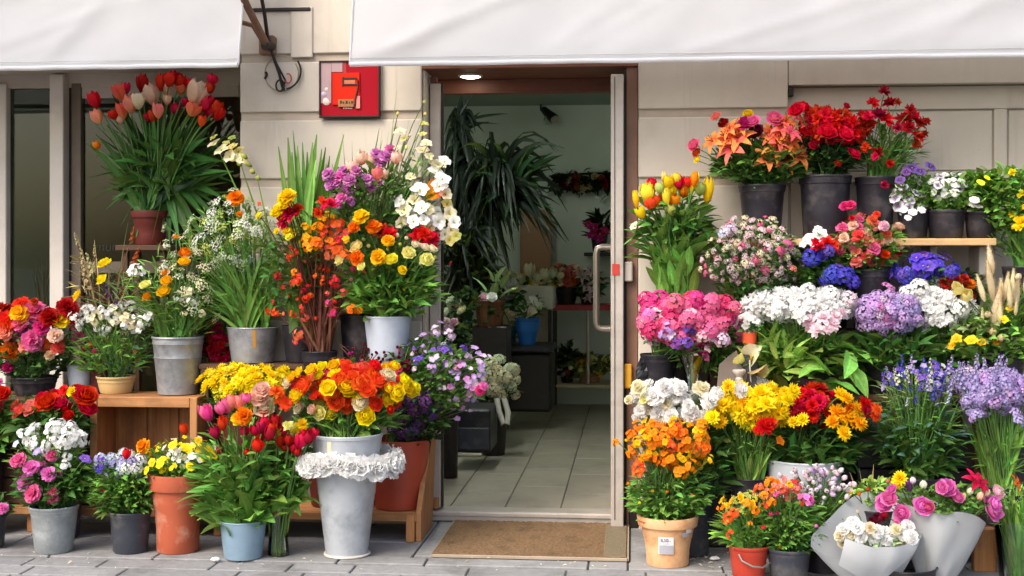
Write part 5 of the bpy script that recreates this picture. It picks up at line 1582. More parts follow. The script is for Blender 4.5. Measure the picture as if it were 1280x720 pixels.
# L18 crinkled grey pot
plant('pink_white_pot', 'white stock above pink blooms in a crinkled grey pot', 'nursery', M_greypot, (37, 98, 637, 45, 91, 695), wob=.012, specs=
  [('B', 'loose', [('white',6)], 24, (66,550), (38,20), 19, dict(front=.5)),
   ('X', 'loose', [(68,536,'white',22),(82,548,'white',18),(34,542,'white',20),(42,556,'white',18),(92,545,'white',17),(80,582,'white',18),(84,570,'white',17)]),
   ('X', 'carn', [(33,603,'orchid',21),(42,618,'pink',22),(40,585,'orchid',19),(50,584,'orchid',17),(61,593,'orchid',20),(66,622,'pink',17),(67,615,'pink',13),(26,575,'pink',18),(20,577,'pink',15),(65,570,'pink',16),(73,592,'orchid',12)], dict(front=.9)),
   ('X', 'simple', [(20,555,'paleblue',13),(55,562,'paleblue',12),(46,565,'lavender',12),(106,573,'violet',14),(110,576,'violet',11)]),
   ('F', 'oval', 480, (66,605), (44,36), 15, 'dark'), ('F', 'oval', 160, (90,600), (26,30), 18, 'mid'), ('F', 'lance', 180, (60,575), (44,30), 15, 'mid'), ('L', 'oval', 8, (92,608), (22,22), 24, 'bright', dict(up=.1))], group=GP)
# L19 red roses behind
c19, d19 = container('dark_bucket', 'dark bucket of red roses behind the crinkled grey pot', 'plain', M_char, (45, 105, 560, 52, 98, 660), Y=-.44, zb=.005, group=GB)
bunch('red_rose_bunch', 'large red roses with one salmon rose behind the white stock at the left', d19,
  [('X', 'rose', [(26,515,'coral',24),(41,511,'salmon',26),(61,505,'red',28),(68,500,'red',26),(54,500,'red',20),(80,513,'crimson',22),(76,507,'red',20),(107,496,'red',26),(109,512,'red',24),(99,492,'red',20),(20,508,'coral',16),(86,520,'red',16)], dict(front=.6, dy=-.04)),
   ('X', 'carn', [(90,490,'yellow',14),(80,488,'redorange',12),(95,486,'crimson',14)]),
   ('F', 'oval', 320, (64,530), (44,34), 17, 'dark'), ('L', 'oval', 14, (64,528), (40,26), 24, 'dark')], group=GF)
plant('pink_pot', 'dark pot with a single pink flower cut off by the left picture edge', 'nursery', M_char, (-46, 8, 648, -40, 5, 690),
  [('X', 'carn', [(3,636,'orchid',16),(-14,628,'pink',18),(-30,632,'pink',18)]), ('F', 'oval', 240, (-18,636), (26,18), 14, 'dark')], group=GP)
c19b, d19b = container('dark_bucket', 'dark bucket at the far left edge under the leafy red roses', 'plain', M_black, (-50, 4, 560, -44, 0, 650), Y=-.42, zb=.005, group=GB)
bunch('red_rose_bunch', 'leafy red roses mostly outside the left picture edge', d19b,
  [('X', 'rose', [(2,494,'red',22),(-20,500,'red',26),(-8,510,'crimson',22),(-34,492,'red',24)]), ('F', 'oval', 380, (-14,530), (32,38), 19, 'mid'), ('L', 'oval', 10, (-6,520), (16,26), 26, 'mid')], group=GF)

# red brown pots on bench right
c20, d20 = container('red_brown_pot', 'large red brown plastic pot at the right end of the low bench', 'plain', M_redplastic, (460, 538, 553, 468, 527, 645), Y=-.24, zb=BZ + .002, group=GB)
lathe('pot_stamp', [(0, .002), (.008, .002), (.011, 0)], M_ptag, c20, 12, 0, None, Vector((.012, -d20.rb * 1.16, d20.h * .5))).rotation_euler = (pi / 2, 0, 0)
c20b, d20b = container('maroon_pot', 'dark maroon pot on the bench half hidden by the tall zinc vase', 'plain', M_maroon, (382, 462, 556, 390, 455, 645), Y=-.2, zb=BZ + .002, group=GB)
bunch('maroon_foliage_bunch', 'dark pinkish seed sprigs behind the ranunculus, left of the purple flowers', d20b,
  [('B', 'bud', [('wine',3),('pink',1),('magenta',1)], 60, (480,448), (42,20), 9, dict(rd=.12)), ('F', 'needle', 220, (460,465), (50,30), 18, 'red'), ('F', 'oval', 160, (440,480), (56,30), 15, 'dark')], group=GF, Y=-.24, stem_col='red')
bunch('purple_bellflower_bunch', 'lilac and purple sprays hanging right in front of the door frame', d20,
  [('B', 'simple', [('lilac',4),('palelilac',3),('mauve',2)], 84, (574,472), (36,34), 9.5, dict(rd=.14, front=.7, dmin=.1, lobe=.3, back=.1)),
   ('B', 'simple', [('lilac',2),('violet',2),('palelilac',2)], 44, (540,450), (38,36), 9.5, dict(rd=.12, dmin=.1, lobe=.3)),
   ('B', 'flat', [('purple',3),('plum',3)], 15, (525,500), (26,24), 19, dict(front=.7, rd=.13)), ('B', 'flat', [('plum',3),('purple',1)], 16, (508,520), (24,28), 18, dict(front=.7, rd=.12)),
   ('X', 'carn', [(600,488,'hotpink',15),(604,483,'orchid',12),(497,462,'hotpink',12),(507,458,'wine',16)]),
   ('X', 'loose', [(522,452,'violet',18),(559,438,'violet',20),(545,415,'palelilac',18),(562,420,'palelilac',18),(579,436,'violet',14),(540,461,'lilac',18)]),
   ('F', 'oval', 520, (530,480), (52,58), 14, 'dark', dict(rd=.15)), ('F', 'oval', 380, (556,476), (46,40), 14, 'mid'), ('F', 'oval', 120, (540,478), (34,24), 14, 'bright'), ('F', 'oval', 260, (520,530), (36,28), 13, 'deep')], group=GF, Y=-.29)
# ================================================================== FLOWERS: RIGHT SIDE
# R1 tulips and lily buds
c1, d1 = container('dark_bucket', 'black bucket behind the pink phlox holding the tall yellow tulips', 'plain', M_black, (812, 880, 372, 820, 872, 488), Y=-.12, zb=T1 + .002, group=GB)
bunch('yellow_tulip_bunch', 'tall bunch of yellow and orange lily buds and tulips against the right pier', d1,
  [('X', 'tulip', [(815,233,'red',23),(809,242,'lemon',26),(820,252,'flame',22),(832,244,'lemon',24),(835,229,'yellow',22),(843,252,'orange',22),(855,238,'orange',24),(849,229,'red',20),(838,263,'limebud',18),(801,266,'yellow',18),(875,237,'limebud',20),(825,236,'limebud',20),(861,228,'redorange',18),(846,224,'lemon',16),(813,255,'redorange',20),(840,238,'yellow',20)], dict(vert=1)),
   ('X', 'lilybud', [(867,230,'yellow',30),(885,240,'yellow',34),(833,248,'lemon',24),(795,250,'gold',22),(830,222,'palelemon',18),(868,225,'orange',24)], dict(vert=1)),
   ('X', 'orchid', [(793,283,'greenwhite',14)]),
   ('G', 60, (842,320), (34,26), 7, 'bright', dict(shape='strap', lift=0)), ('L', 'lance', 46, (842,300), (46,34), 46, 'mid', dict(up=.5, spread=.8)), ('L', 'broad', 18, (842,292), (44,24), 40, 'mid', dict(up=-.1)), ('L', 'lance', 26, (846,335), (30,26), 46, 'bright', dict(up=1.2, spread=.5)),
   ('L', 'broad', 10, (868,285), (26,12), 40, 'dark', dict(up=.1)), ('F', 'lance', 140, (842,270), (44,26), 22, 'mid')], group=GF, Y=-.17, stem_r=.004)
# R2 lilies
c2, d2 = container('black_pot', 'black pot of orange lilies at the left end of the wall shelf', 'nursery', M_black, (923, 982, 230, 930, 974, 298), Y=-.15, zb=T3 + .002, group='black pots on the wall shelf')
bunch('orange_lily_bunch', 'orange and coral lilies in the leftmost black pot of the wall shelf', d2,
  [('X', 'lily', [(908,172,'lilyorange',34),(922,172,'lilyorange',36),(914,184,'lilypink',36),(890,176,'lilyorange',26),(966,165,'lilyorange',34),(978,160,'lilypink',30),(972,184,'lilyorange',34),(978,196,'lilyorange',34),(960,197,'lilyorange',34),(974,176,'lilypink',30),(1000,193,'lilyorange',32),(990,175,'lilyorange',28),(926,156,'lilyorange',28),(961,172,'coral',22),(1005,152,'coral',26),(983,150,'lilyorange',26),(990,164,'lilypink',26),(912,160,'lilyorange',28)], dict(c=(945,200), dy=-.1)),
   ('X', 'rose', [(869,183,'pink',20),(941,153,'pink',19),(932,156,'magenta',18),(896,147,'salmon',14),(968,150,'pink',20),(1003,136,'red',20),(872,192,'redorange',14)]),
   ('X', 'ranunc', [(935,143,'yellow',14),(905,155,'crimson',14),(945,165,'wine',20),(940,170,'wine',18),(872,200,'yellow',9),(935,168,'yellow',9)]),
   ('F', 'lance', 480, (950,205), (54,24), 20, 'dark'), ('F', 'lance', 260, (948,212), (50,20), 18, 'mid'), ('F', 'oval', 160, (952,220), (44,12), 14, 'dark'), ('G', 40, (945,195), (54,24), 4, 'dark'), ('L', 'oval', 10, (965,214), (34,12), 22, 'mid', dict(up=0)),
   ('A', [(876,213),(885,200),(898,208)], 9, 'dark', dict(lift=.03))], group=GF, Y=-.17)
# R3 red roses
c3, d3 = container('black_pot', 'tall black pot of red roses on the wall shelf beside the lilies', 'nursery', M_black, (999, 1064, 218, 1005, 1058, 300), Y=-.15, zb=T3 + .002, group='black pots on the wall shelf')
bunch('red_rose_bunch', 'dense bright red roses in the tall black pot beside the orange lilies', d3,
  [('B', 'tuft', [('red',3),('crimson',1)], 52, (1043,158), (42,22), 21, dict(front=.6, rd=.15, lobe=.1)),
   ('X', 'rose', [(997,139,'red',20),(1066,193,'red',17),(1033,168,'red',24),(1057,170,'red',22),(1018,182,'crimson',14),(1047,205,'crimson',9),(1012,165,'red',21),(1058,133,'crimson',9)], dict(dy=-.12)),
   ('F', 'oval', 420, (1036,195), (38,26), 15, 'deep'), ('F', 'oval', 200, (1036,190), (38,28), 15, 'dark')], group=GF, Y=-.17)
c4r, d4r = container('black_pot', 'black pot of dark red carnations right of the tall rose pot', 'nursery', M_black, (1069, 1120, 220, 1075, 1114, 298), Y=-.14, zb=T3 + .002, group='black pots on the wall shelf')
bunch('dark_red_bunch', 'spreading dark red freesias with thin green stems, topmost on the right', d4r,
  [('X', 'tuft', [(1105,115,'crimson',18),(1091,129,'red',18),(1112,130,'crimson',20),(1122,128,'crimson',12),(1138,138,'crimson',18),(1098,145,'crimson',24),(1108,150,'red',22),(1130,150,'crimson',26),(1143,148,'red',22),(1152,155,'crimson',20),(1135,160,'crimson',22),(1158,152,'crimson',14),(1148,170,'red',20),(1145,180,'crimson',18),(1155,168,'crimson',14),(1088,156,'crimson',20),(1082,184,'red',16),(1097,190,'crimson',17),(1112,204,'red',13),(1106,231,'crimson',12),(1094,196,'red',12),(1085,146,'red',18),(1122,160,'crimson',18)], dict(c=(1105,190))),
   ('F', 'narrow', 240, (1112,185), (42,34), 17, 'mid'), ('F', 'narrow', 200, (1105,195), (34,24), 17, 'dark'), ('G', 36, (1112,180), (40,28), 3.5, 'mid'), ('L', 'lance', 8, (1108,180), (26,18), 30, 'dark')], group=GF, Y=-.16)
# R5 pansies on shelf
PSG = 'black pots on the wall shelf'
plant('pansy_pot', 'white and purple pansies in a black pot at the middle of the wall shelf', 'nursery', M_black, (1121, 1162, 260, 1126, 1158, 298),
  [('B', 'pansy', [('pansywhite',5)], 20, (1138,245), (26,26), 13, dict(front=.8)), ('X', 'pansy', [(1140,210,'pansypurple',18),(1163,208,'pansypurple',18),(1150,214,'pansypurple',16),(1133,215,'pansypurple',14),(1130,262,'white',12),(1141,265,'white',13),(1152,262,'white',12),(1125,225,'pansypurple',13),(1135,272,'white',11)], dict(dy=-.1)),
   ('F', 'oval', 380, (1140,240), (28,26), 11, 'mid')], Y=-.17, zb=T3 + .002, group=PSG)
plant('pansy_pot', 'small white violas in the black pot nearest the shelf centre, right of the purple pansies', 'nursery', M_black, (1158, 1207, 262, 1163, 1202, 298),
  [('B', 'pansy', [('white',4),('pansywhite',1)], 34, (1184,235), (32,18), 11, dict(front=.7)), ('F', 'oval', 420, (1184,244), (34,22), 12, 'mid'), ('F', 'oval', 160, (1184,252), (32,14), 12, 'bright')], Y=-.18, zb=T3 + .002, group=PSG)
plant('pansy_pot', 'leafy plant with few white violas in the rightmost black pot of the wall shelf', 'nursery', M_black, (1205, 1248, 264, 1210, 1244, 298),
  [('X', 'pansy', [(1218,250,'white',14),(1224,258,'white',11),(1216,256,'white',12),(1226,228,'lemon',12),(1234,222,'yellow',9)]), ('F', 'oval', 420, (1226,242), (28,24), 14, 'mid'), ('F', 'oval', 220, (1228,238), (30,22), 14, 'bright')], Y=-.17, zb=T3 + .002, group=PSG)
# R6 yellow green at right edge
c6r, d6r = container('dark_bucket', 'black bucket at the right edge under the yellow green plant', 'nursery', M_black, (1254, 1316, 333, 1260, 1310, 385), Y=-.2, zb=T2 + .002, group=GB)
bunch('yellow_daisy_bunch', 'leafy green bunch with a few yellow flowers at the upper right edge', d6r,
  [('X', 'tuft', [(1265,215,'yellow',12),(1275,280,'yellow',22),(1266,268,'yellow',12),(1255,240,'palelemon',12),(1277,243,'yellow',14),(1285,262,'yellow',20),(1300,240,'yellow',20)]),
   ('F', 'oval', 420, (1262,255), (44,40), 16, 'mid'), ('F', 'oval', 300, (1262,250), (44,40), 16, 'bright'), ('G', 60, (1272,290), (34,30), 5, 'mid'), ('F', 'narrow', 200, (1270,300), (34,28), 16, 'mid')], group=GF, Y=-.2)
# R7 pink and white dome
c7, d7 = container('green_bucket', 'dark bucket on the plank step under the pink and white filler dome', 'plain', M_black, (925, 968, 365, 930, 963, 395), Y=-.22, zb=T2 + .002, group=GB)
bunch('pink_white_dome_bunch', 'dense dome of tiny pink and white flowers below the orange lily pot', d7,
  [('B', 'flat', [('cream',4),('lightpink',4),('pinkwhite',3),('pink',2),('greenwhite',1)], 175, (942,318), (57,43), 10.5, dict(front=.6, rd=.16, dmin=.5)),
   ('X', 'flat', [(905,290,'paleblue',18),(912,285,'palelilac',18),(985,305,'pink',16),(975,312,'pink',14),(992,336,'salmon',12)]),
   ('F', 'tiny', 1300, (942,320), (57,44), 9, 'dark', dict(rd=.17)), ('F', 'lance', 240, (942,366), (44,22), 18, 'dark'), ('G', 40, (942,352), (36,10), 5, 'dark'), ('L', 'oval', 10, (955,372), (34,14), 22, 'mid')], group=GF, Y=-.26)
# R8 mix
plant('mini_carnation_pot', 'salmon and pink miniature carnations in a black pot under the dark red flowers', 'nursery', M_black, (1062, 1114, 337, 1068, 1108, 385),
  [('B', 'carn', [('salmon',3),('pink',3),('coral',3),('peach',3),('red',1)], 30, (1082,302), (48,30), 14, dict(front=.6)),
   ('X', 'carn', [(1056,258,'hotpink',14),(1063,257,'hotpink',13),(1065,273,'red',8),(1090,276,'coral',15),(1105,283,'lightpink',15),(1070,328,'salmon',16),(1082,320,'salmon',16),(1105,318,'red',14),(1122,306,'buff',16),(1092,312,'pink',16),(1096,268,'redorange',9),(1055,299,'peach',14)]),
   ('F', 'oval', 460, (1080,308), (50,32), 12, 'mid'), ('F', 'oval', 300, (1080,312), (46,30), 12, 'bright'), ('F', 'oval', 160, (1080,330), (36,16), 12, 'dark')], Y=-.22, zb=T2 + .002, group=GP)
c8r, d8r = container('black_pot', 'black pot under the blue violet and white blooms, left of the miniature carnations', 'nursery', M_black, (1014, 1062, 358, 1019, 1057, 392), Y=-.21, zb=T2 + .002, group=GB)
bunch('blue_red_white_bunch', 'white, red and blue violet blooms side by side in the middle of the right display', d8r,
  [('X', 'orchid', [(1025,293,'white',22),(1011,298,'white',20),(1018,303,'white',18),(1005,305,'white',14),(1022,287,'white',14)], dict(dy=-.08)),
   ('X', 'tuft', [(1022,306,'red',22),(1033,306,'red',24),(1042,309,'redorange',18),(1028,312,'red',18)], dict(dy=-.09)),
   ('X', 'ball', [(1015,322,'blueviolet',26),(1026,318,'blueviolet',22),(1035,313,'violet',18),(1041,343,'blueviolet',26),(1055,345,'blueviolet',26),(1032,350,'blueviolet',22),(1066,352,'blueviolet',22),(1048,338,'violet',20),(1060,342,'blueviolet',18)], dict(dy=-.1)),
   ('F', 'oval', 380, (1030,340), (38,26), 14, 'dark'), ('F', 'oval', 140, (1020,330), (30,26), 14, 'mid')], group=GF, Y=-.25)
# R9 blue violet
c9r, d9r = container('black_pot', 'black pot of blue violet flowers below the wall shelf', 'nursery', M_black, (1136, 1190, 362, 1142, 1184, 395), Y=-.22, zb=T2 + .002, group=GB)
bunch('blue_violet_bunch', 'bright blue violet primula bunch under the pale wall shelf', d9r,
  [('B', 'simple', [('blueviolet',4),('violet',2)], 36, (1160,334), (33,15), 17, dict(front=.6, rd=.1, dmin=.2, lobe=.35)), ('X', 'ball', [(1132,348,'blueviolet',22),(1128,343,'violet',16),(1190,340,'blueviolet',20)]), ('F', 'oval', 160, (1162,350), (32,16), 14, 'dark')], group=GF, Y=-.27)
c9s, d9s = container('black_pot', 'black pot of rusty dahlias behind the dried seed heads', 'nursery', M_black, (1180, 1226, 366, 1185, 1221, 398), Y=-.19, zb=T2 + .002, group=GB)
bunch('rust_dahlia_bunch', 'dark red and rusty yellow flowers between the blue violet bunch and the dried seed heads', d9s,
  [('X', 'mum', [(1183,354,'rust',20),(1190,362,'crimson',22),(1180,364,'rust',20),(1204,349,'rust',17),(1205,361,'rust',20),(1212,356,'flame',16),(1196,352,'crimson',16),(1214,370,'rust',16)]), ('F', 'oval', 240, (1200,362), (30,22), 13, 'deep')], group=GF, Y=-.2)
# R10 pink phlox
c10r, d10r = container('dark_bucket', 'black bucket beside the door jamb under the pink phlox', 'nursery', M_black, (800, 846, 444, 806, 841, 486), Y=-.33, zb=T1 + .002, group=GB)
rub = MB()
bunch('pink_phlox_bunch', 'broad mass of pink phlox with purple sprigs beside the door jamb', d10r,
  [('B', 'phlox', [('pink',5),('hotpink',4),('lightpink',2)], 46, (862,404), (62,30), 25, dict(front=.6, rd=.16)),
   ('X', 'phlox', [(805,403,'pink',22),(812,395,'orchid',22),(815,415,'hotpink',24),(830,388,'hotpink',24),(845,378,'pink',24),(870,375,'hotpink',26),(890,378,'pink',26),(908,388,'hotpink',24),(918,385,'pink',20),(880,420,'lightpink',24),(898,415,'lightpink',22),(903,425,'palelilac',20),(835,408,'lightpink',20),(866,398,'hotpink',22)], dict(dy=-.12)),
   ('X', 'loose', [(850,425,'violet',24),(862,412,'violet',22),(845,432,'purple',20),(860,428,'violet',20),(836,412,'lilac',18),(872,422,'violet',20),(828,418,'lilac',18),(840,421,'palelilac',16)], dict(dy=-.14)),
   ('X', 'simple', [(884,436,'lightpink',15),(892,424,'palelilac',14),(882,446,'pink',14),(909,424,'pink',16),(897,430,'lightpink',14),(870,446,'lightpink',12)]),
   ('F', 'oval', 300, (865,425), (54,30), 13, 'dark'), ('F', 'oval', 160, (860,420), (54,26), 12, 'mid'), ('A', [(818,440),(828,455),(900,442),(850,462)], 7, 'bright', dict(lift=.05, **{'from': (858, 440)})), ('F', 'lance', 120, (890,450), (20,22), 16, 'mid')], group=GF, Y=-.34)
cl = thing('cellophane_cone', 'clear cellophane sleeve below the pink phlox', 'wrapping', P(866, 468, -.44))
lathe('sleeve', [(.018, -.09), (.022, -.05), (.03, 0), (.05, .06), (.06, .09), (.056, .09), (.027, 0)], M_cell, cl, 16, .12, R, (0, 0, 0), 80)
link('wrapped_stems', (lambda m: ([tube_mb(m, [(R.uniform(-.012, .012), R.uniform(-.01, .01), -.09), (R.uniform(-.02, .02), 0, .09)], .003, 4) for _ in range(9)], m.mesh('wrapped_stems', leaf_mat('pale')))[1])(MB()), cl, (0, 0, 0), 'stuff')

# R11 white mass
c11, d11 = container('dark_bucket', 'dark bucket on the lower shelf under the white hydrangea mass', 'plain', M_black, (972, 1044, 468, 980, 1036, 520), Y=-.3, zb=T1 + .002, group=GB)
bunch('white_hydrangea_bunch', 'wide brilliant white hydrangea heads with a blush pink side, broad leaves below', d11,
  [('B', 'tuft', [('white',8)], 120, (998,382), (70,18), 20, dict(front=.5, rd=.17, up=.9, lobe=.1)), ('X', 'ball', [(938,396,'white',22),(946,385,'white',24),(960,376,'white',24),(980,368,'white',24),(1010,364,'white',24),(1040,368,'white',24),(1062,374,'pinkwhite',24)], dict(dy=-.08)),
   ('X', 'tuft', [(1010,402,'pinkwhite',24),(1028,398,'pinkwhite',24),(1020,414,'pinkwhite',22),(1040,406,'pinkwhite',22),(1000,396,'white',24),(1052,392,'pinkwhite',22),(1034,412,'pinkwhite',18),(1014,410,'lightpink',18),(1044,396,'pinkwhite',20)], dict(dy=-.2)),
   ('L', 'oval', 40, (1000,446), (64,34), 38, 'lime', dict(up=.2, rd=.26)), ('L', 'broad', 30, (1040,458), (54,28), 46, 'bright', dict(up=.0, rd=.28)), ('L', 'lance', 44, (975,430), (44,30), 34, 'lime', dict(up=.8, rd=.26)), ('L', 'broad', 16, (960,455), (34,28), 40, 'mid', dict(up=.3)),
   ('F', 'lance', 300, (995,440), (62,34), 24, 'mid'), ('G', 50, (980,420), (40,20), 5, 'lime')], group=GF, Y=-.34)
# R12 hyacinth lilac + white
c12r, d12r = container('dark_bucket', 'dark bucket on the lower shelf under the lilac hyacinths', 'plain', M_black, (1080, 1140, 455, 1086, 1134, 520), Y=-.3, zb=T1 + .002, group=GB)
bunch('lilac_hyacinth_bunch', 'lilac hyacinth heads with upright strap leaves in the middle of the right display', d12r,
  [('B', 'flat', [('lilac',5),('mauve',1),('palelilac',1)], 40, (1100,390), (29,27), 18, dict(front=.6, rd=.12, lobe=.2)), ('B', 'flat', [('lilac',3),('lavender',4)], 30, (1132,390), (23,25), 17, dict(front=.6, rd=.12, lobe=.2)),
   ('A', [(1072,425),(1084,420),(1092,440),(1100,425),(1112,432),(1124,425),(1136,432),(1150,425),(1162,430),(1065,440),(1144,440),(1104,450),(1175,432)], 15, 'mid', dict(lift=.02, rd=.12)), ('A', [(1090,430),(1108,438),(1118,430),(1096,445)], 17, 'lime', dict(lift=.02, rd=.14)), ('F', 'lance', 200, (1115,440), (48,26), 26, 'dark')], group=GF, Y=-.36)
c13r, d13r = container('dark_bucket', 'dark bucket on the lower shelf under the small white heads right of the hyacinths', 'plain', M_black, (1160, 1212, 455, 1165, 1207, 520), Y=-.28, zb=T1 + .002, group=GB)
bunch('white_stock_bunch', 'white flower heads between the lilac hyacinths and the dried seed heads', d13r,
  [('B', 'tuft', [('white',1)], 64, (1170,386), (46,27), 18, dict(front=.6, rd=.14, lobe=.2)), ('X', 'ball', [(1135,366,'white',26),(1150,360,'white',26),(1200,385,'white',24),(1215,388,'white',22)]),
   ('L', 'lance', 26, (1170,440), (36,24), 36, 'dark'), ('F', 'lance', 240, (1170,435), (42,28), 22, 'dark')], group=GF, Y=-.3)
# R13 dried seed heads
c14r, d14r = container('dark_bucket', 'dark bucket at the right under the dried cream seed heads', 'plain', M_black, (1222, 1280, 440, 1228, 1274, 520), Y=-.3, zb=T1 + .002, group=GB)
bunch('dried_seed_head_bunch', 'fluffy cream dried seed heads and poppy pods at the right', d14r,
  [('X', 'bunny', [(1238,325,'dried',46),(1238,352,'dried',50),(1246,385,'dried',56),(1226,360,'dried',36),(1252,362,'dried',36),(1258,358,'dried',38),(1262,368,'dried',34),(1271,362,'dried',40),(1270,384,'dried',26),(1285,350,'dried',40),(1228,396,'dried',24),(1263,378,'dried',30),(1250,392,'dried',34),(1266,352,'dried',30)], dict(vert=1, dy=-.12)),
   ('X', 'bud', [(1272,347,'dried',17),(1241,416,'buff',22),(1251,424,'buff',18),(1235,394,'dried',18)], dict(dy=-.14)),
   ('X', 'tulip', [(1198,362,'palelemon',20),(1209,370,'palelemon',22)], dict(dy=-.1)), ('X', 'orchid', [(1196,424,'gold',18),(1214,426,'gold',18),(1227,428,'gold',14),(1246,428,'orange',12),(1190,432,'gold',14),(1255,400,'yellow',14),(1262,385,'yellow',12)], dict(dy=-.16)),
   ('A', [(1226,395),(1212,372),(1240,415),(1252,420)], 3, 'straw', dict(lift=.03)),
   ('F', 'oval', 420, (1240,425), (56,36), 17, 'bright'), ('F', 'narrow', 300, (1262,420), (36,44), 20, 'mid'), ('F', 'lance', 200, (1215,415), (40,34), 22, 'pale'), ('L', 'oval', 12, (1210,408), (30,20), 28, 'pale', dict(up=.1)), ('F', 'narrow', 160, (1270,395), (30,34), 22, 'bright')], group=GF, Y=-.33)
# small paper things among the shelf: pot with white flowers, calla and tin
pw, dpw = plant('white_mini_pot', 'tiny orange pot of white flowers between the phlox and the hydrangeas', 'plain', solid('orange_pot', '#d1502a', .6), (928, 946, 416, 930, 944, 432),
  [('B', 'simple', [('white',1)], 12, (938,402), (14,11), 13, dict(front=.6)), ('F', 'oval', 40, (938,408), (12,8), 9, 'mid')], Y=-.42, zb=Z(432, -.42))
plant_support = thing('pot_stand', 'dark upright block under the tiny orange pot', 'stand', (dpw.x, -.37, T1))
box('stand_block', dpw.x - .035, dpw.x + .035, -.45, -.33, T1 + .001, dpw.z0 - .001, M_char, plant_support, .003)
cw = thing('paper_calla', 'dried white paper calla with a yellow centre below the tiny orange pot', 'decoration', P(937, 452, -.47))
o = link('calla_bloom', bloom_mesh('calla', 'cream', R), cw); o.matrix_local = orient((-.1, -.8, .6), .6, (0, 0, .015), .11)
o = link('calla_bloom', bloom_mesh('calla', 'palelemon', R), cw); o.matrix_local = orient((-.6, -.4, .4), .2, (-.045, .01, .02), .09)
o = link('calla_bloom', bloom_mesh('calla', 'straw', R), cw); o.matrix_local = orient((.5, -.5, -.1), 1.2, (.03, 0, -.055), .09)
tube('wire_stem', [P(937, 450, -.46), P(938, 470, -.45), P(940, 492, -.44)], .004, M_white, cw, 5)
cd = thing('card_panel', 'torn grey brown card standing beside the paper calla', 'card', P(912, 478, -.455))
pc = [(896, 486), (930, 488), (934, 468), (925, 455), (921, 438), (910, 446), (899, 456)]
bmc = bmesh.new(); vs_ = [bmc.verts.new(P(u, v, -.455) - cd.location) for u, v in pc]; bmc.faces.new(vs_)
ex = bmesh.ops.extrude_face_region(bmc, geom=bmc.faces[:]); bmesh.ops.translate(bmc, vec=(0, .012, 0), verts=[e for e in ex['geom'] if isinstance(e, bmesh.types.BMVert)])
bmesh.ops.recalc_face_normals(bmc, faces=bmc.faces[:])
link('card_sheet', bm_mesh('card_sheet', bmc, solid('grey_card', '#7d726a', .8, stain='#4a4038')), cd)
jar = thing('white_cup', 'small white moulded cup in front of the torn card', 'cup', P(924, 468, -.485))
lathe('cup_body', [(0, -.035), (.016, -.035), (.018, -.02), (.013, -.012), (.022, 0), (.03, .012), (.03, .02), (.026, .022), (.02, .01)], solid('cup_white', '#b9b2aa', .4), jar, 20)
wrap = thing('wrapping_paper', 'crumpled pale patterned paper behind the yellow flowers', 'wrapping', P(958, 486, -.46))
mbp = MB(); gp = random.Random(12)
vs_ = [(( i - 4) * .011 + gp.uniform(-.004, .004), gp.uniform(-.02, .02), (j - 3) * .014 + gp.uniform(-.004, .004) - (i - 4) * .004) for j in range(7) for i in range(9)]
mbp.add(vs_, [(j * 9 + i, j * 9 + i + 1, (j + 1) * 9 + i + 1, (j + 1) * 9 + i) for j in range(6) for i in range(8)])
link('paper_sheet', mbp.mesh('paper_sheet', solid('pale_paper', '#a9b0b8', .6, var=.3, scale=60), False), wrap)

# R15 white ranunculus in dark pot behind the orange wallflowers
c15r, d15r = container('charcoal_pot', 'tall charcoal pot on the pavement behind the pale terracotta pot', 'plain', M_char, (835, 892, 590, 842, 886, 698), group=GB)
bunch('white_ranunculus_bunch', 'white ranunculus with thin stems above the orange wallflowers', d15r,
  [('X', 'carn', [(799,486,'cream',22),(786,500,'cream',12),(800,513,'white',16),(818,496,'white',26),(822,517,'white',24),(833,505,'cream',16),(839,520,'white',20),(847,495,'white',24),(850,486,'white',22),(862,515,'white',24),(868,523,'white',24),(860,508,'white',18),(876,486,'cream',20),(886,502,'white',24),(830,486,'white',26),(842,482,'white',22),(813,510,'cream',16),(880,520,'white',18),(896,492,'white',20),(925,489,'white',20),(826,530,'cream',16),(805,500,'palelemon',12)], dict(c=(840,520), dy=-.12, front=.8)),
   ('B', 'carn', [('white',3),('cream',1)], 14, (842,506), (46,24), 20, dict(front=.5, rd=.13, back=.5)),
   ('G', 50, (845,535), (40,14), 4, 'mid', dict(lift=.0)), ('F', 'narrow', 220, (845,535), (46,26), 17, 'mid'), ('F', 'lance', 260, (885,580), (22,50), 22, 'dark', dict(rd=.12)), ('F', 'narrow', 160, (840,515), (44,26), 14, 'deep')], group=GF, Y=-.58)
# R16 orange wallflowers
p16, d16 = plant('wallflower_pot', 'orange wallflowers in a pale stained terracotta pot with a white price sticker', 'terra', M_terra_pale, (796, 873, 651, 808, 861, 712),
  [('B', 'loose', [('orange',6),('gold',3),('redorange',1)], 44, (836,556), (50,28), 20, dict(front=.6, rd=.12)),
   ('X', 'loose', [(800,585,'redorange',24),(805,575,'orange',22),(798,592,'redorange',18),(835,573,'orange',24),(828,578,'orange',20),(850,590,'orange',24),(862,583,'orange',22),(876,548,'orange',22),(880,560,'orange',22),(887,575,'gold',16),(873,540,'gold',22),(876,530,'orange',20),(817,552,'orange',24),(808,545,'gold',22),(800,552,'gold',22),(843,540,'orange',20),(797,533,'orange',18)], dict(dy=-.13)),
   ('X', 'bud', [(783,551,'gold',9),(786,605,'orange',9),(834,615,'orange',9),(865,619,'redorange',8),(816,614,'gold',8),(800,629,'yellow',7)]),
   ('F', 'oval', 460, (836,622), (50,30), 14, 'mid'), ('F', 'narrow', 260, (838,596), (46,32), 17, 'mid'), ('F', 'oval', 260, (830,628), (46,24), 14, 'bright'), ('F', 'narrow', 200, (838,570), (44,40), 16, 'dark')], group=GP)
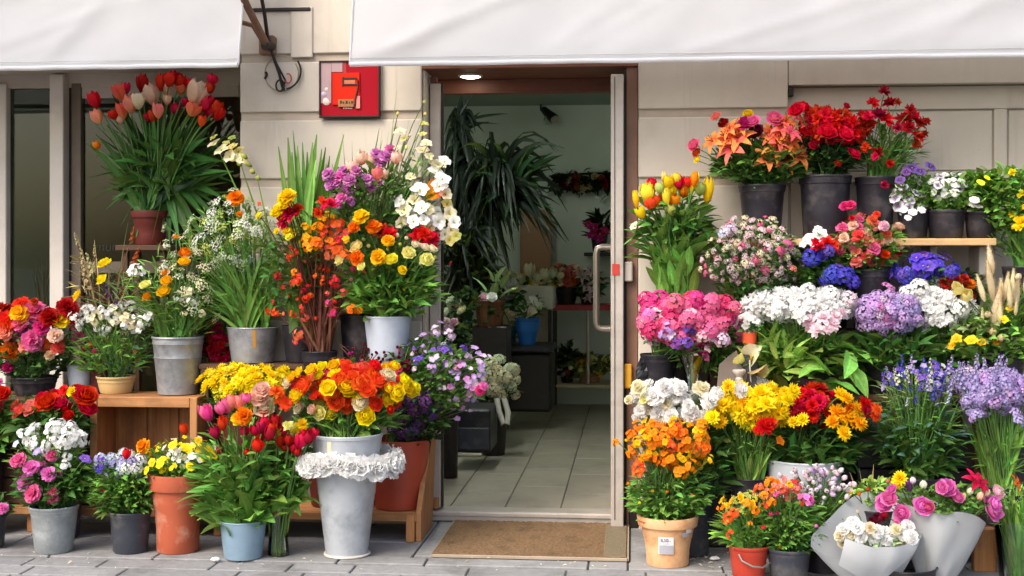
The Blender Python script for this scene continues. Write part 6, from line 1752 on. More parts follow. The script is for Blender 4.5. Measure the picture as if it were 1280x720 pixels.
tt = d16.rb + (d16.rt - d16.rb) * .42
ysk = d16.Y - tt * .93
zk = lambda v: Z(v, ysk, 832)
stk = patch('price_sticker', d16, X(823, ysk), X(842, ysk), zk(693), zk(671), .002, M_sticker, p16, .95)
patch('sticker_band', d16, X(824, ysk), X(841.5, ysk), zk(692.3), zk(681.5), .0032, M_stickergrey, p16, .95)
slope = math.atan((d16.rt - d16.rb) / d16.h)
yt_ = d16.Y - (d16.rb + (d16.rt - d16.rb) * (zk(676) - d16.z0) / d16.h) * .95 - .0045
text_obj('sticker_writing', '8,50.-', X(832, ysk), yt_, zk(675), .02, M_ink, p16, .0004, (pi / 2 + slope, 0, 0))
text_obj('sticker_writing', '~~~', X(832, ysk), yt_ + .001, zk(679), .016, M_ink, p16, .0004, (pi / 2 + slope, 0, 0))
patch('torn_tape', d16, X(853, ysk), X(861, ysk), zk(672), zk(666), .003, M_stickergrey, p16, .95)
patch('torn_tape', d16, X(858, ysk), X(865, ysk), zk(667), zk(661.5), .0035, M_sticker, p16, .95)
patch('rim_stain', d16, X(796, ysk), X(807, ysk), zk(662), zk(654), .002, M_terra, p16, 1.0)

# R17 yellow mums bunch in wrap
c17, d17 = container('dark_bucket', 'dark bucket on the low shelf under the wrapped yellow bunch', 'plain', M_black, (912, 962, 600, 918, 956, 640), Y=-.55, zb=.172, group=GB)
bunch('yellow_chrysanthemum_bunch', 'bright yellow chrysanthemums with tied green stems right of the white ranunculus', d17,
  [('B', 'mum', [('yellow',5),('gold',1)], 40, (944,510), (52,24), 24, dict(front=.55, rd=.15)), ('X', 'mum', [(910,483,'gold',19),(891,522,'yellow',22),(900,528,'gold',20),(905,507,'yellow',22),(990,490,'yellow',24),(983,500,'yellow',22),(958,505,'yellow',26),(975,515,'yellow',24)], dict(dy=-.13)),
   ('X', 'mum', [(955,535,'red',28),(963,530,'red',20),(948,538,'red',18)], dict(dy=-.16)), ('X', 'simple', [(975,551,'orange',14),(913,513,'redorange',10),(927,514,'redorange',9),(909,551,'orange',8)]),
   ('G', 110, (938,548), (30,16), 4.5, 'bright', dict(lift=0, shape='strap')), ('G', 60, (936,555), (30,16), 4, 'lime', dict(lift=0, shape='strap')), ('F', 'narrow', 200, (935,550), (36,26), 22, 'mid'), ('A', [(899,556),(905,575),(962,580)], 9, 'bright', dict(lift=.02, **{'from': (930, 582)})), ('F', 'lance', 140, (940,532), (46,18), 18, 'dark')], group=GF, Y=-.58, stem_r=.003)
tie = thing('paper_tie', 'brown paper tie around the stems of the yellow bunch', 'wrapping', Vector((d17.x, -.55, d17.z1 + .07)))
lathe('tie_band', [(.052, -.012), (.056, 0), (.06, .014), (.055, .014), (.05, -.01)], solid('tie_paper', '#8d6a58', .7), tie, 18, .1, R)
# R18 red and yellow mums in white tub
c18, d18 = container('white_tub', 'white oval tub holding the red and yellow chrysanthemums', 'plain', M_whitetub, (958, 1052, 580, 966, 1044, 628), Y=-.53, zb=.172, group=GB)
bunch('red_yellow_chrysanthemum_bunch', 'deep red and orange yellow chrysanthemum heads with dark broad leaves in the white tub', d18,
  [('B', 'mum', [('red',5),('crimson',1)], 20, (1012,508), (34,20), 25, dict(front=.55, rd=.13)), ('X', 'mum', [(1080,505,'red',24),(1088,513,'red',24),(1093,520,'redorange',20),(1082,515,'crimson',20)], dict(dy=-.1)),
   ('X', 'mum', [(1050,494,'yellow',24),(1058,498,'gold',20),(1046,516,'gold',26),(1058,522,'gold',26),(1066,527,'gold',24),(1050,530,'gold',24),(1072,512,'gold',22),(1040,528,'gold',22),(1074,530,'gold',22),(1054,542,'gold',22),(1003,525,'yellow',20),(992,528,'yellow',18),(1062,512,'orange',20),(1095,512,'redorange',18)], dict(dy=-.13)),
   ('L', 'oval', 40, (1020,565), (52,24), 34, 'dark', dict(up=.1)), ('L', 'oval', 26, (1015,558), (50,24), 32, 'mid', dict(up=.0)), ('F', 'lance', 260, (1020,560), (54,28), 24, 'dark'), ('F', 'oval', 160, (1040,535), (48,20), 18, 'deep')], group=GF, Y=-.56)
# R19 delphinium
c19r, d19r = container('dark_bucket', 'black bucket on the low shelf under the blue delphiniums', 'plain', M_black, (1120, 1178, 600, 1126, 1172, 645), Y=-.54, zb=.172, group=GB)
bunch('blue_delphinium_bunch', 'tall blue and green delphinium stems right of the red and yellow chrysanthemums', d19r,
  [('X', 'spike', [(1128,458,'blueviolet',26),(1140,455,'lavender',24),(1152,462,'blueviolet',26),(1163,462,'greenwhite',26),(1172,465,'blueviolet',30),(1180,470,'blueviolet',28),(1188,456,'lavender',28),(1120,470,'greenwhite',26),(1110,465,'lavender',18),(1104,472,'violet',18),(1134,468,'greenwhite',26),(1146,472,'limebud',24),(1168,488,'blueviolet',24),(1178,485,'blueviolet',24),(1160,478,'lavender',22),(1196,468,'lavender',24),(1190,480,'lavender',24),(1145,498,'blueviolet',16),(1172,500,'lavender',18),(1186,498,'paleblue',16),(1134,502,'paleblue',14),(1150,480,'blueviolet',22),(1124,462,'blueviolet',18)], dict(vert=1, dy=-.1)),
   ('B', 'simple', [('blueviolet',3),('violet',2),('lavender',2),('greenwhite',1)], 40, (1152,472), (50,20), 10, dict(rd=.13)),
   ('G', 80, (1150,510), (46,22), 4, 'mid', dict(lift=0)), ('F', 'narrow', 380, (1148,520), (52,46), 17, 'mid'), ('F', 'lance', 320, (1148,560), (48,36), 22, 'dark'), ('F', 'lance', 160, (1148,545), (46,44), 20, 'blue'), ('L', 'oval', 22, (1150,568), (48,28), 30, 'dark', dict(up=.1)), ('L', 'oval', 12, (1155,585), (36,14), 26, 'bright', dict(up=.0)), ('F', 'narrow', 160, (1150,490), (50,26), 16, 'pale')], group=GF, Y=-.56)
# R20 statice
c20r, d20r = container('dark_bucket', 'dark bucket on the low shelf at the right under the lavender statice', 'plain', M_black, (1222, 1280, 610, 1228, 1274, 650), Y=-.54, zb=.172, group=GB)
bunch('lavender_statice_bunch', 'lavender blue statice mass on long bare stems at the right edge', d20r,
  [('B', 'flat', [('lavender',6),('lilac',1),('palelilac',1)], 84, (1242,490), (46,28), 19, dict(front=.6, rd=.15)), ('B', 'spike', [('lavender',4)], 22, (1232,475), (48,18), 30, dict(vert=1, rd=.13)), ('X', 'flat', [(1213,512,'lavender',18),(1220,518,'lavender',18),(1275,525,'lavender',20),(1270,516,'lavender',20),(1208,500,'lavender',17),(1217,523,'lilac',14)], dict(dy=-.13)),
   ('G', 90, (1246,530), (36,12), 4, 'bright', dict(lift=0, shape='strap')), ('G', 40, (1246,530), (34,12), 4.5, 'mid', dict(lift=0, shape='strap')), ('A', [(1252,520),(1240,520)], 6, 'straw', dict(lift=0)), ('F', 'narrow', 100, (1250,560), (30,40), 24, 'mid')], group=GF, Y=-.57, stem_r=.003)
# R21 orange freesia in red pail
p21, d21 = plant('freesia_pot', 'orange and yellow freesias in a red plastic pail with a wire handle', 'nursery', M_redpail, (910, 961, 686, 916, 955, 728),
  [('B', 'freesia', [('gold',3),('lemon',2),('limebud',3)], 26, (930,632), (28,18), 17, dict(front=.5, rd=.1)), ('X', 'loose', [(912,646,'redorange',18),(918,642,'redorange',18),(908,651,'flame',15),(912,668,'redorange',13),(938,655,'orange',9),(954,659,'redorange',9),(945,638,'orange',16),(934,628,'orange',14),(902,636,'orange',13),(908,632,'gold',12)], dict(dy=-.1)),
   ('G', 70, (932,650), (28,18), 6, 'bright', dict(lift=0)), ('F', 'narrow', 260, (932,660), (30,26), 17, 'mid'), ('F', 'lance', 140, (930,670), (28,18), 20, 'bright')], group=GP)
tube('handle', [Vector((d21.x - d21.rt * .55, d21.Y - d21.rt * .9, d21.z1 - .025)), Vector((d21.x - d21.rt * .4, d21.Y - d21.rt * 1.02, d21.z1 - .05)), Vector((d21.x + d21.rt * .1, d21.Y - d21.rt * 1.12, d21.z1 - .07)), Vector((d21.x + d21.rt * .6, d21.Y - d21.rt * .98, d21.z1 - .076)), Vector((d21.x + d21.rt * 1.0, d21.Y - d21.rt * .3, d21.z1 - .07))], .004, M_wire, p21, 6)
p22, d22 = plant('freesia_pot', 'coral and pink flowers over dense leaves in a slate grey pot beside the red pail', 'nursery', M_char, (958, 1014, 690, 964, 1009, 730),
  [('B', 'freesia', [('coral',3),('orange',2),('salmon',3),('pink',1)], 26, (974,612), (30,14), 18, dict(front=.5, rd=.09)), ('X', 'loose', [(965,628,'orange',16),(958,630,'redorange',14),(1010,624,'orchid',20),(1004,622,'pink',18),(1014,627,'hotpink',14),(1002,630,'red',9),(976,610,'coral',18),(988,605,'gold',12),(955,618,'orange',14),(950,610,'redorange',14)], dict(dy=-.1)), ('X', 'bud', [(964,643,'hotpink',11),(972,642,'magenta',10),(975,684,'orange',9),(1020,658,'orchid',9),(990,672,'cream',8)]),
   ('F', 'lance', 560, (988,655), (38,36), 15, 'mid'), ('F', 'oval', 300, (985,660), (36,32), 11, 'bright'), ('F', 'lance', 200, (988,672), (36,22), 16, 'dark')], group=GP)
c22b, d22b = container('dark_bucket', 'black bucket behind the slate grey pot under the pink tulip buds', 'plain', M_black, (1000, 1056, 655, 1006, 1050, 716), Y=-.78, zb=.004, group=GB)
bunch('pink_white_bud_bunch', 'white buds edged with purple pink behind the paper wrapped bouquets', d22b,
  [('B', 'bud', [('bicolor',6),('pinkwhite',3),('palelilac',2)], 44, (1022,608), (42,22), 15, dict(front=.5, rd=.1)), ('X', 'bud', [(1020,584,'bicolor',17),(1018,590,'lilac',16),(994,588,'bicolor',14),(1010,590,'bicolor',12),(1048,612,'bicolor',14),(1058,622,'pinkwhite',16),(1052,607,'pinkwhite',11),(1050,628,'limebud',11),(1062,606,'pinkwhite',12)], dict(dy=-.08)),
   ('F', 'narrow', 240, (1024,635), (38,26), 17, 'mid'), ('F', 'oval', 160, (1040,640), (28,26), 13, 'mid'), ('G', 30, (1025,615), (36,14), 3.5, 'mid')], group=GF, Y=-.78)

# R23 paper wrapped bouquets
def paper_cone(parent, apex, rim, name, mat, th=.0015, seed=1):
    """sheet of wrapping paper from a tied neck to an uneven open rim"""
    g = random.Random(seed)
    mb = MB(); n = len(rim); k = 9
    o = parent.location
    c = sum((Vector(p) for p in rim), Vector()) / n
    vs = []
    for j in range(k + 1):
        t = j / k
        for i, p in enumerate(rim):
            p = Vector(p)
            q = Vector(apex) + (p - Vector(apex)) * t
            d = (p - c); d.z = 0
            a = Vector(apex) + Vector((d.x, d.y, 0)) * .12
            q = a * (1 - t) + p * t + d * (.10 * math.sin(pi * t))
            wr = .006 * math.sin(i * .5 + j * .4 + seed) * t + .003 * math.sin(i * .9 - j * .7 + seed * 2) + g.uniform(-.0012, .0012)
            q += Vector((d.x, d.y, 0)).normalized() * wr
            vs.append(tuple(q - o))
    fs = [(j * n + i, j * n + (i + 1) % n, (j + 1) * n + (i + 1) % n, (j + 1) * n + i) for j in range(k) for i in range(n)]
    mb.add(vs, fs)
    return link(name, mb.mesh(name, mat, True, 50), parent)
def rim_pts(lst, n_sub=4):
    pts = [P(u, v, y) for (u, v, y) in lst]
    out = []
    N = len(pts)
    for i in range(N):
        p0, p1, p2, p3 = pts[(i - 1) % N], pts[i], pts[(i + 1) % N], pts[(i + 2) % N]
        for s in range(n_sub):
            t = s / n_sub
            out.append(.5 * ((2 * p1) + (-p0 + p2) * t + (2 * p0 - 5 * p1 + 4 * p2 - p3) * t * t + (-p0 + 3 * p1 - 3 * p2 + p3) * t ** 3))
    return out
b1 = thing('wrapped_bouquet', 'front bouquet of white carnations in open grey wrapping paper', 'wrapped bouquet', P(1092, 735, -.98))
paper_cone(b1, P(1092, 748, -.97), rim_pts([(1014, 678, -1.05), (1030, 655, -.98), (1050, 633, -.9), (1074, 617, -.84), (1100, 615, -.82), (1122, 622, -.84), (1140, 640, -.9), (1150, 662, -1.0), (1146, 678, -1.08), (1120, 693, -1.15), (1092, 700, -1.18), (1060, 702, -1.16), (1030, 694, -1.12)]), 'wrapping_sheet', M_paper, seed=3)
fold = MB()
ta = [P(1056, 673, -1.185), P(1090, 684, -1.2), P(1122, 684, -1.19), P(1149, 675, -1.11)]
ba = [P(1048, 706, -1.165), P(1078, 724, -1.15), P(1108, 722, -1.14), P(1140, 694, -1.12)]
def lerp_row(row, t):
    q = t * (len(row) - 1); i_ = min(int(q), len(row) - 2)
    return row[i_].lerp(row[i_ + 1], q - i_)
fvs = []
for j_ in range(6):
    for i_ in range(13):
        t_ = i_ / 12; w_ = j_ / 5
        p_ = lerp_row(ta, t_).lerp(lerp_row(ba, t_), w_) + Vector((0, -.012 * math.sin(pi * w_) - .004 * math.sin(t_ * 9), 0))
        fvs.append(tuple(p_ - b1.location))
fold.add(fvs, [(j_ * 13 + i_, j_ * 13 + i_ + 1, (j_ + 1) * 13 + i_ + 1, (j_ + 1) * 13 + i_) for j_ in range(5) for i_ in range(12)])
link('paper_fold', fold.mesh('paper_fold', M_paper, True), b1)
gb = random.Random(21)
grow(b1, P(1092, 700, -1.0), .03, -1.03,
  [('X', 'carn', [(1055,662,'white',16),(1050,670,'cream',15),(1066,655,'white',18),(1072,660,'white',17),(1080,664,'white',17),(1088,660,'cream',16),(1096,665,'white',17),(1104,664,'white',16),(1112,668,'white',16),(1120,662,'cream',15),(1134,659,'white',18),(1128,668,'white',17),(1138,672,'white',18),(1108,676,'white',15),(1092,673,'white',16),(1076,672,'white',15),(1130,678,'cream',15),(1054,680,'cream',13),(1120,676,'white',14),(1064,668,'cream',13)], dict(front=.8, dy=-.06, c=(1092,690))), ('X', 'bud', [(1072,640,'cream',10),(1070,667,'limebud',10)]),
   ('F', 'oval', 90, (1095,676), (44,10), 11, 'pale')], 901)
b2 = thing('wrapped_bouquet', 'right bouquet of pink ranunculus in smooth grey wrapping paper', 'wrapped bouquet', P(1165, 735, -.93))
paper_cone(b2, P(1165, 752, -.92), rim_pts([(1128, 628, -.98), (1150, 636, -1.02), (1172, 642, -1.06), (1198, 640, -1.06), (1218, 644, -1.02), (1231, 655, -.95), (1222, 645, -.86), (1195, 634, -.8), (1165, 624, -.78), (1140, 620, -.82), (1126, 616, -.9)]), 'wrapping_sheet', M_paper, seed=8)
grow(b2, P(1165, 700, -.9), .03, -.92,
  [('X', 'ranunc', [(1107,629,'orchid',26),(1112,624,'orchid',20),(1128,642,'orchid',24),(1128,650,'pink',18),(1153,633,'orchid',24),(1160,634,'pink',18),(1183,612,'orchid',28),(1190,618,'orchid',22),(1177,610,'orchid',18),(1197,622,'orchid',16),(1237,637,'orchid',32),(1246,616,'lightpink',18),(1242,630,'orchid',20),(1115,612,'orchid',13)], dict(front=.9, dy=-.1, c=(1170,650))), ('X', 'tulip', [(1100,648,'wine',20),(1094,652,'wine',16),(1106,644,'crimson',14)], dict(dy=-.05)),
   ('X', 'mum', [(1125,598,'gold',20),(1123,604,'yellow',18)]), ('X', 'lily', [(1220,600,'red',26),(1228,604,'red',24),(1272,604,'redorange',22)]), ('X', 'bud', [(1212,616,'greenwhite',18),(1204,622,'limebud',14),(1225,622,'buff',18),(1234,618,'cream',14),(1141,602,'bicolor',18),(1154,608,'greenwhite',20),(1134,606,'purple',16),(1137,612,'plum',16)], dict(vert=1)),
   ('F', 'oval', 260, (1180,628), (58,18), 15, 'mid'), ('F', 'oval', 120, (1200,628), (40,14), 13, 'dark')], 902)
cbk, dbk = container('dark_bucket', 'dark bucket in front that holds the two paper wrapped bouquets', 'plain', M_black, (1085, 1170, 716, 1092, 1162, 800), Y=-.98, zb=.005, group=GB)
# sprigs behind bouquets
c24, d24 = container('dark_bucket', 'black bucket behind the wrapped bouquets with short yellow green sprigs', 'plain', M_black, (1068, 1120, 640, 1074, 1114, 716), Y=-.78, zb=.004, group=GB)
bunch('green_sprig_bunch', 'short yellow green sprigs and small orange buds behind the front bouquet', d24,
  [('X', 'bud', [(1110,602,'salmon',10),(1085,612,'redorange',9),(1074,618,'orange',10),(1064,616,'gold',9)]), ('F', 'oval', 160, (1092,616), (30,16), 12, 'lime'), ('F', 'lance', 80, (1095,620), (26,14), 16, 'mid'), ('A', [(1074,585),(1092,580),(1062,590)], 3, 'straw', dict(lift=0))], group=GF)
# R25 glass vase bottom right
d25 = dims((1243, 1300, 655, 1250, 1292, 735), Y=-.86, zb=.005)
v25 = thing('glass_vase', 'tall clear glass vase of grassy stems at the bottom right corner', 'vase', d25.base)
lathe('vase_body', [(0, .004), (d25.rb, .004), (d25.rb * 1.02, .01), (d25.rt, d25.h), (d25.rt * .95, d25.h), (d25.rb * .94, .014), (0, .012)], M_vase, v25, 30)
dd25 = Dim(); dd25.__dict__.update(d25.__dict__); dd25.z1 = d25.z0 + .03; dd25.h = .03; dd25.rt = d25.rb * .7; dd25.mouth = Vector((d25.x, d25.Y, d25.z0 + .045))
bunch('grassy_stem_bunch', 'bright green grassy stems filling the clear glass vase at the right', dd25,
  [('G', 120, (1270,640), (30,24), 5, 'bright', dict(lift=0, shape='strap')), ('G', 60, (1270,650), (28,24), 6, 'lime', dict(lift=0, shape='strap')), ('F', 'narrow', 360, (1268,635), (32,26), 17, 'bright'), ('X', 'bud', [(1258,635,'cream',8),(1268,628,'limebud',9),(1250,622,'cream',10)])], group=GF, stem_r=.003, drop=.03)
wb = thing('wood_block', 'weathered wooden post behind the glass vase at the bottom right', 'post', (X(1232, -.72), -.72, .002))
box('post_body', X(1216, -.72), X(1244, -.72), -.74, -.69, .002, Z(660, -.72, 1230), WO(2), wb, .004)

# ================================================================== INSIDE THE SHOP
def ip(u, v, y): return P(u, v, y)
def ibox(name, u0, u1, v0, v1, y0, y1, mat, parent, bev=.004):
    return box(name, X(u0, y0), X(u1, y0), y0, y1, Z(v1, y0, (u0 + u1) / 2), Z(v0, y0, (u0 + u1) / 2), mat, parent, bev)
FZ = .052
# black crates on the floor to the left
bc = thing('black_crate', 'black crate with a metal bar on the floor just inside the door', 'crate', (X(590, 1.4), 1.6, FZ))
ibox('crate_body', 570, 613, 512, 566, 1.4, 1.8, M_black, bc, .01)
ibox('crate_panel', 572, 611, 535, 562, 1.386, 1.399, M_char, bc, .003)
tube('metal_bar', [ip(567, 569, 1.38), ip(602, 569, 1.38)], .012, M_steel, bc, 8)
bc2 = thing('tall_black_bin', 'tall black bin standing behind the left door frame', 'bin', (X(556, 1.2), 1.3, FZ))
ibox('bin_body', 548, 566, 490, 572, 1.2, 1.5, M_alud, bc2, .01)
ibox('bin_lid', 547, 567, 486, 489.6, 1.19, 1.51, M_alud, bc2, .006)
d_h, dh = container('black_planter', 'black planter holding the cream hydrangea inside the door', 'plain', M_alud, (598, 636, 500, 602, 630, 560), Y=2.0, zb=FZ, group='buckets inside the shop')
bunch('cream_hydrangea', 'cream green hydrangea on the planter inside the door', dh, [('B', 'ball', [('cream',3),('greenwhite',3)], 24, (622,476), (24,24), 17, dict(front=.6)), ('F', 'oval', 140, (618,485), (24,20), 14, 'dark')], group='flowers inside the shop', ymax=9)
bk = thing('wicker_loop', 'white looped basket handle leaning on the planter inside', 'basket', ip(628, 518, 1.7))
tube('handle_loop', [ip(621, 498, 1.72), ip(624, 515, 1.7), ip(629, 530, 1.68), ip(634, 530, 1.68), ip(635, 515, 1.7), ip(630, 498, 1.72)], .018, M_white, bk, 8)
# black crate table
ct_ = thing('black_chest', 'black plastic chest standing on the shop floor under the blue buckets', 'chest', (X(652, 3.2), 3.4, FZ))
ibox('chest_body', 616, 689, 442, 515, 3.2, 3.7, M_alud, ct_, .02)
ibox('chest_lid', 612, 691, 433, 441.5, 3.18, 3.72, M_black, ct_, .015)
tz_ = Z(433, 3.2, 652)
e1, de1 = container('blue_bucket', 'bright blue bucket on the black chest inside the shop', 'bucket', M_bluebucket, (642, 676, 398, 650, 670, 432), Y=3.35, zb=tz_ + .002, group='buckets inside the shop')
bunch('white_arum', 'pale arum flowers in the bright blue bucket', de1, [('X', 'calla', [(661,392,'cream',16),(668,378,'white',14),(662,376,'white',12),(675,384,'greenwhite',12),(655,388,'white',10)]), ('F', 'lance', 50, (663,388), (14,12), 14, 'dark')], group='flowers inside the shop', ymax=9)
e2, de2 = container('teal_bucket', 'teal bucket on the black chest left of the bright blue bucket', 'bucket', M_teal, (612, 648, 408, 618, 642, 434), Y=3.4, zb=tz_ + .002, group='buckets inside the shop')
bunch('cream_rose_bunch', 'cream roses with a brown paper collar in the teal bucket', de2, [('X', 'rose', [(628,400,'cream',16),(618,398,'cream',14),(640,396,'cream',15),(634,408,'cream',14),(622,408,'cream',14),(606,396,'cream',14),(598,402,'buff',13),(603,390,'cream',12),(630,390,'cream',13),(610,408,'cream',12)]), ('F', 'oval', 160, (615,415), (30,18), 14, 'dark'), ('A', [(650,392),(648,400)], 24, 'straw', dict(lift=0))], group='flowers inside the shop', ymax=9)
# white box on a stand
wbx = thing('white_planter_box', 'white square planter box of cream flowers on a dark stand inside', 'planter', (X(664, 3.9), 4.0, FZ))
ibox('box_body', 638, 691, 357, 387, 3.9, 4.3, M_white, wbx, .01)
for u in (640, 685):
    ibox('leg', u, u + 4, 388, 512, 4.0, 4.05, M_alud, wbx, 0)
dq = Dim(); dq.x, dq.Y, dq.z1, dq.h, dq.rt = X(664, 4.0), 4.05, Z(358, 3.9, 664), .1, .1; dq.mouth = Vector((dq.x, dq.Y, dq.z1))
bunch('cream_box_flowers', 'cream snapdragons and yellow flowers filling the white planter box', dq, [('X', 'tulip', [(662,340,'cream',22),(680,345,'cream',20),(672,348,'cream',16),(690,343,'greenwhite',16),(652,350,'cream',15),(700,345,'cream',14)], dict(vert=1)), ('B', 'simple', [('cream',3),('gold',2),('buff',2)], 22, (668,351), (26,7), 11, dict(front=.8)), ('F', 'oval', 120, (668,353), (28,8), 11, 'dark')], group='flowers inside the shop', ymax=9)
dq2 = Dim(); dq2.x, dq2.Y, dq2.z1, dq2.h, dq2.rt = X(636, 3.7), 3.7, Z(385, 3.7, 636), .1, .05; dq2.mouth = Vector((dq2.x, dq2.Y, dq2.z1))
e3, de3 = container('dark_vase', 'dark vase of white peonies left of the white planter box', 'cone', M_alud, (628, 644, 384, 629, 643, 432), Y=3.75, zb=tz_ + .002, group='buckets inside the shop')
bunch('white_peony_bunch', 'white peonies in the dark vase inside the shop', de3, [('X', 'rose', [(638,358,'white',20),(632,350,'cream',16),(642,346,'cream',14),(645,362,'cream',14),(636,342,'cream',12)]), ('F', 'oval', 90, (636,370), (16,18), 14, 'dark')], group='flowers inside the shop', ymax=9)
# red shelf
rs = thing('red_shelf', 'red shelf with dark posts along the back wall of the shop', 'shelf', (X(715, 4.4), 4.5, FZ))
ibox('shelf_board', 691, 775, 381, 388, 4.3, 4.75, M_redshelf, rs, .004)
ibox('shelf_board', 695, 775, 481, 485, 4.3, 4.75, solid('cream_board', '#bca98a', .7), rs, .004)
for u in (691, 770): ibox('leg', u, u + 5, 388.5, 506, 4.32, 4.38, M_alud, rs, 0)
tube('leg', [ip(735, 389, 4.28), ip(735, 480, 4.28)], .015, M_steel, rs, 8)
sz = Z(381, 4.3, 715); sz2 = Z(481, 4.3, 715)
plant('rose_pot', 'peach and pink roses in a black pot on the red shelf', 'plain', M_alud, (694, 722, 360, 697, 719, 381), [('B', 'rose', [('salmon',3),('peach',3),('orange',2)], 15, (705,347), (18,14), 12, dict(front=.7)), ('F', 'oval', 160, (706,350), (18,14), 12, 'dark')], Y=4.45, zb=sz + .002, group='flowers inside the shop', ymax=9, cat='potted plant')
plant('lily_pot', 'pink and white lilies in a dark pot at the right of the red shelf', 'plain', M_alud, (724, 750, 366, 727, 748, 381), [('X', 'lily', [(728,345,'pinkwhite',18),(738,338,'pinkwhite',18),(745,350,'lightpink',18),(732,356,'pinkwhite',16),(745,368,'pink',16),(735,372,'lightpink',14),(724,338,'peach',14),(740,362,'lightpink',14)]), ('F', 'oval', 160, (735,358), (18,18), 13, 'dark')], Y=4.45, zb=sz + .002, group='flowers inside the shop', ymax=9)
plant('yellow_wrapped_plant', 'yellow flowering plants on the lowest shelf inside', 'plain', M_card, (722, 752, 462, 725, 749, 481), [('B', 'tuft', [('palelemon',2),('gold',2)], 16, (738,458), (22,13), 13, dict(front=.8)), ('F', 'oval', 200, (736,460), (24,14), 15, 'olive')], Y=4.5, zb=sz2 + .002, group='flowers inside the shop', ymax=9)
plant('small_dark_plant', 'small dark leafy plant on the lowest shelf inside', 'plain', M_alud, (700, 718, 466, 702, 716, 481), [('F', 'oval', 120, (709,452), (12,20), 14, 'deep'), ('X', 'simple', [(709,465,'red',7),(704,468,'white',8),(713,460,'cream',7)])], Y=4.5, zb=sz2 + .002, group='flowers inside the shop', ymax=9)
# magenta orchid on wall bracket
plant('orchid_pot', 'magenta orchid in a black pot seen beside the glass door', 'plain', M_alud, (738, 760, 290, 741, 757, 315), [('X', 'orchid', [(742,285,'magenta',18),(750,292,'magenta',18),(740,294,'magenta',16),(748,300,'magenta',16),(756,288,'magenta',14),(735,281,'magenta',12)]), ('F', 'lance', 60, (750,285), (12,18), 20, 'black')], Y=4.6, zb=Z(315, 4.6, 748), group='flowers inside the shop', ymax=9)
ob = thing('orchid_shelf', 'small dark wall shelf under the magenta orchid', 'shelf', (X(748, 4.6), 4.8, Z(317, 4.6, 748)))
ibox('shelf_board', 730, 770, 315.6, 320, 4.45, 4.98, M_alud, ob, .003)
# garland
gl_ = thing('dried_garland', 'dark dried flower garland hung along the back wall', 'garland', ip(728, 228, 4.93))
mbx = MB(); gx = random.Random(31)
for _ in range(520):
    u = gx.uniform(692, 775); v = 228 + gx.gauss(0, 5)
    mbx.merge(leaf_shape('oval', gx.randrange(4)), dir_mat((gx.uniform(-1, 1), gx.uniform(-1, .2), gx.uniform(-1, .6)), ip(u, v, 4.94 - abs(gx.gauss(0, .03))) - gl_.location, gx.uniform(.04, .1), gx, .8))
link('foliage', mbx.mesh('foliage', leaf_mat('black')), gl_, kind='stuff')
for i in range(16):
    o = link('rose_bloom', bloom_mesh('rose', gx.choice(('wine', 'straw', 'rust')), gx), gl_)
    o.matrix_local = orient((gx.uniform(-.4, .4), -1, .2), gx.uniform(0, 6), ip(gx.uniform(694, 760), 229 + gx.gauss(0, 4), 4.88) - gl_.location, .06)
tube('garland_cord', [ip(690, 219, 4.97), ip(730, 217, 4.97), ip(775, 216, 4.97)], .01, M_alud, gl_, 6)
# big dracaena and other dark foliage plants
tb2 = thing('plant_table', 'dark table under the big foliage plants inside', 'table', (X(595, 2.9), 2.9, FZ))
ibox('table_top', 552, 632, 372, 377, 2.6, 3.2, M_alud, tb2, .004)
for u in (556, 624): ibox('leg', u, u + 4, 377.6, 525, 2.7, 2.75, M_alud, tb2, 0)
tz2 = Z(372, 2.6, 592)
def rosette(us, vs_, n, seed):
    g = random.Random(seed)
    return [(us[0] + (us[1] - us[0]) * g.random(), vs_[0] + (vs_[1] - vs_[0]) * g.random()) for _ in range(n)]
plant('dracaena', 'large dark dracaena with drooping strap leaves in an orange pot inside the doorway', 'terra', M_terra, (585, 615, 334, 589, 611, 362),
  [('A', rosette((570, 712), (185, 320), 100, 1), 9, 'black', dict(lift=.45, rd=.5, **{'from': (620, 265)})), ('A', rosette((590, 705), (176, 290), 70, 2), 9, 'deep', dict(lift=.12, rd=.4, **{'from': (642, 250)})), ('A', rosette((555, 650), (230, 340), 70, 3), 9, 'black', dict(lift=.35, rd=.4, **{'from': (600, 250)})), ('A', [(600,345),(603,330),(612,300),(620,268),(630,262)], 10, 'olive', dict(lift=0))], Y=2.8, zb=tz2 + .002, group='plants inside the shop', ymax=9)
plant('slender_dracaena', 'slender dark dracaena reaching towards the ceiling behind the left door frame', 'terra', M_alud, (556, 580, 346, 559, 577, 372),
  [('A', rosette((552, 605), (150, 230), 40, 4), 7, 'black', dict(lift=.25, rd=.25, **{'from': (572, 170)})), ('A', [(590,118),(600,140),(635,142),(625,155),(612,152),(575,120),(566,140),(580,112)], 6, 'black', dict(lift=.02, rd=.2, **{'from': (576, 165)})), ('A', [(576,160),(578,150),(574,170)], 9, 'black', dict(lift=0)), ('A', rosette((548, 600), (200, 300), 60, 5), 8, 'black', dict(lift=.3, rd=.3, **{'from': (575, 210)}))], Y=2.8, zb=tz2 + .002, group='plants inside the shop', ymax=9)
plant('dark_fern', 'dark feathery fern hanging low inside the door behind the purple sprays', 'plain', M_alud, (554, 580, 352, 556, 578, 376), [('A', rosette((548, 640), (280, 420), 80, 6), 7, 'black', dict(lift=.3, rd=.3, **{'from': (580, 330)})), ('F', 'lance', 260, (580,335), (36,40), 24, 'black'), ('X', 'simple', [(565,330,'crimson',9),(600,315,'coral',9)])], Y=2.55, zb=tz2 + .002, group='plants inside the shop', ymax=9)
pl = thing('leaning_board', 'tall pinkish brown board leaning at the back behind the dracaena', 'board', (X(668, 4.7), 4.75, FZ))
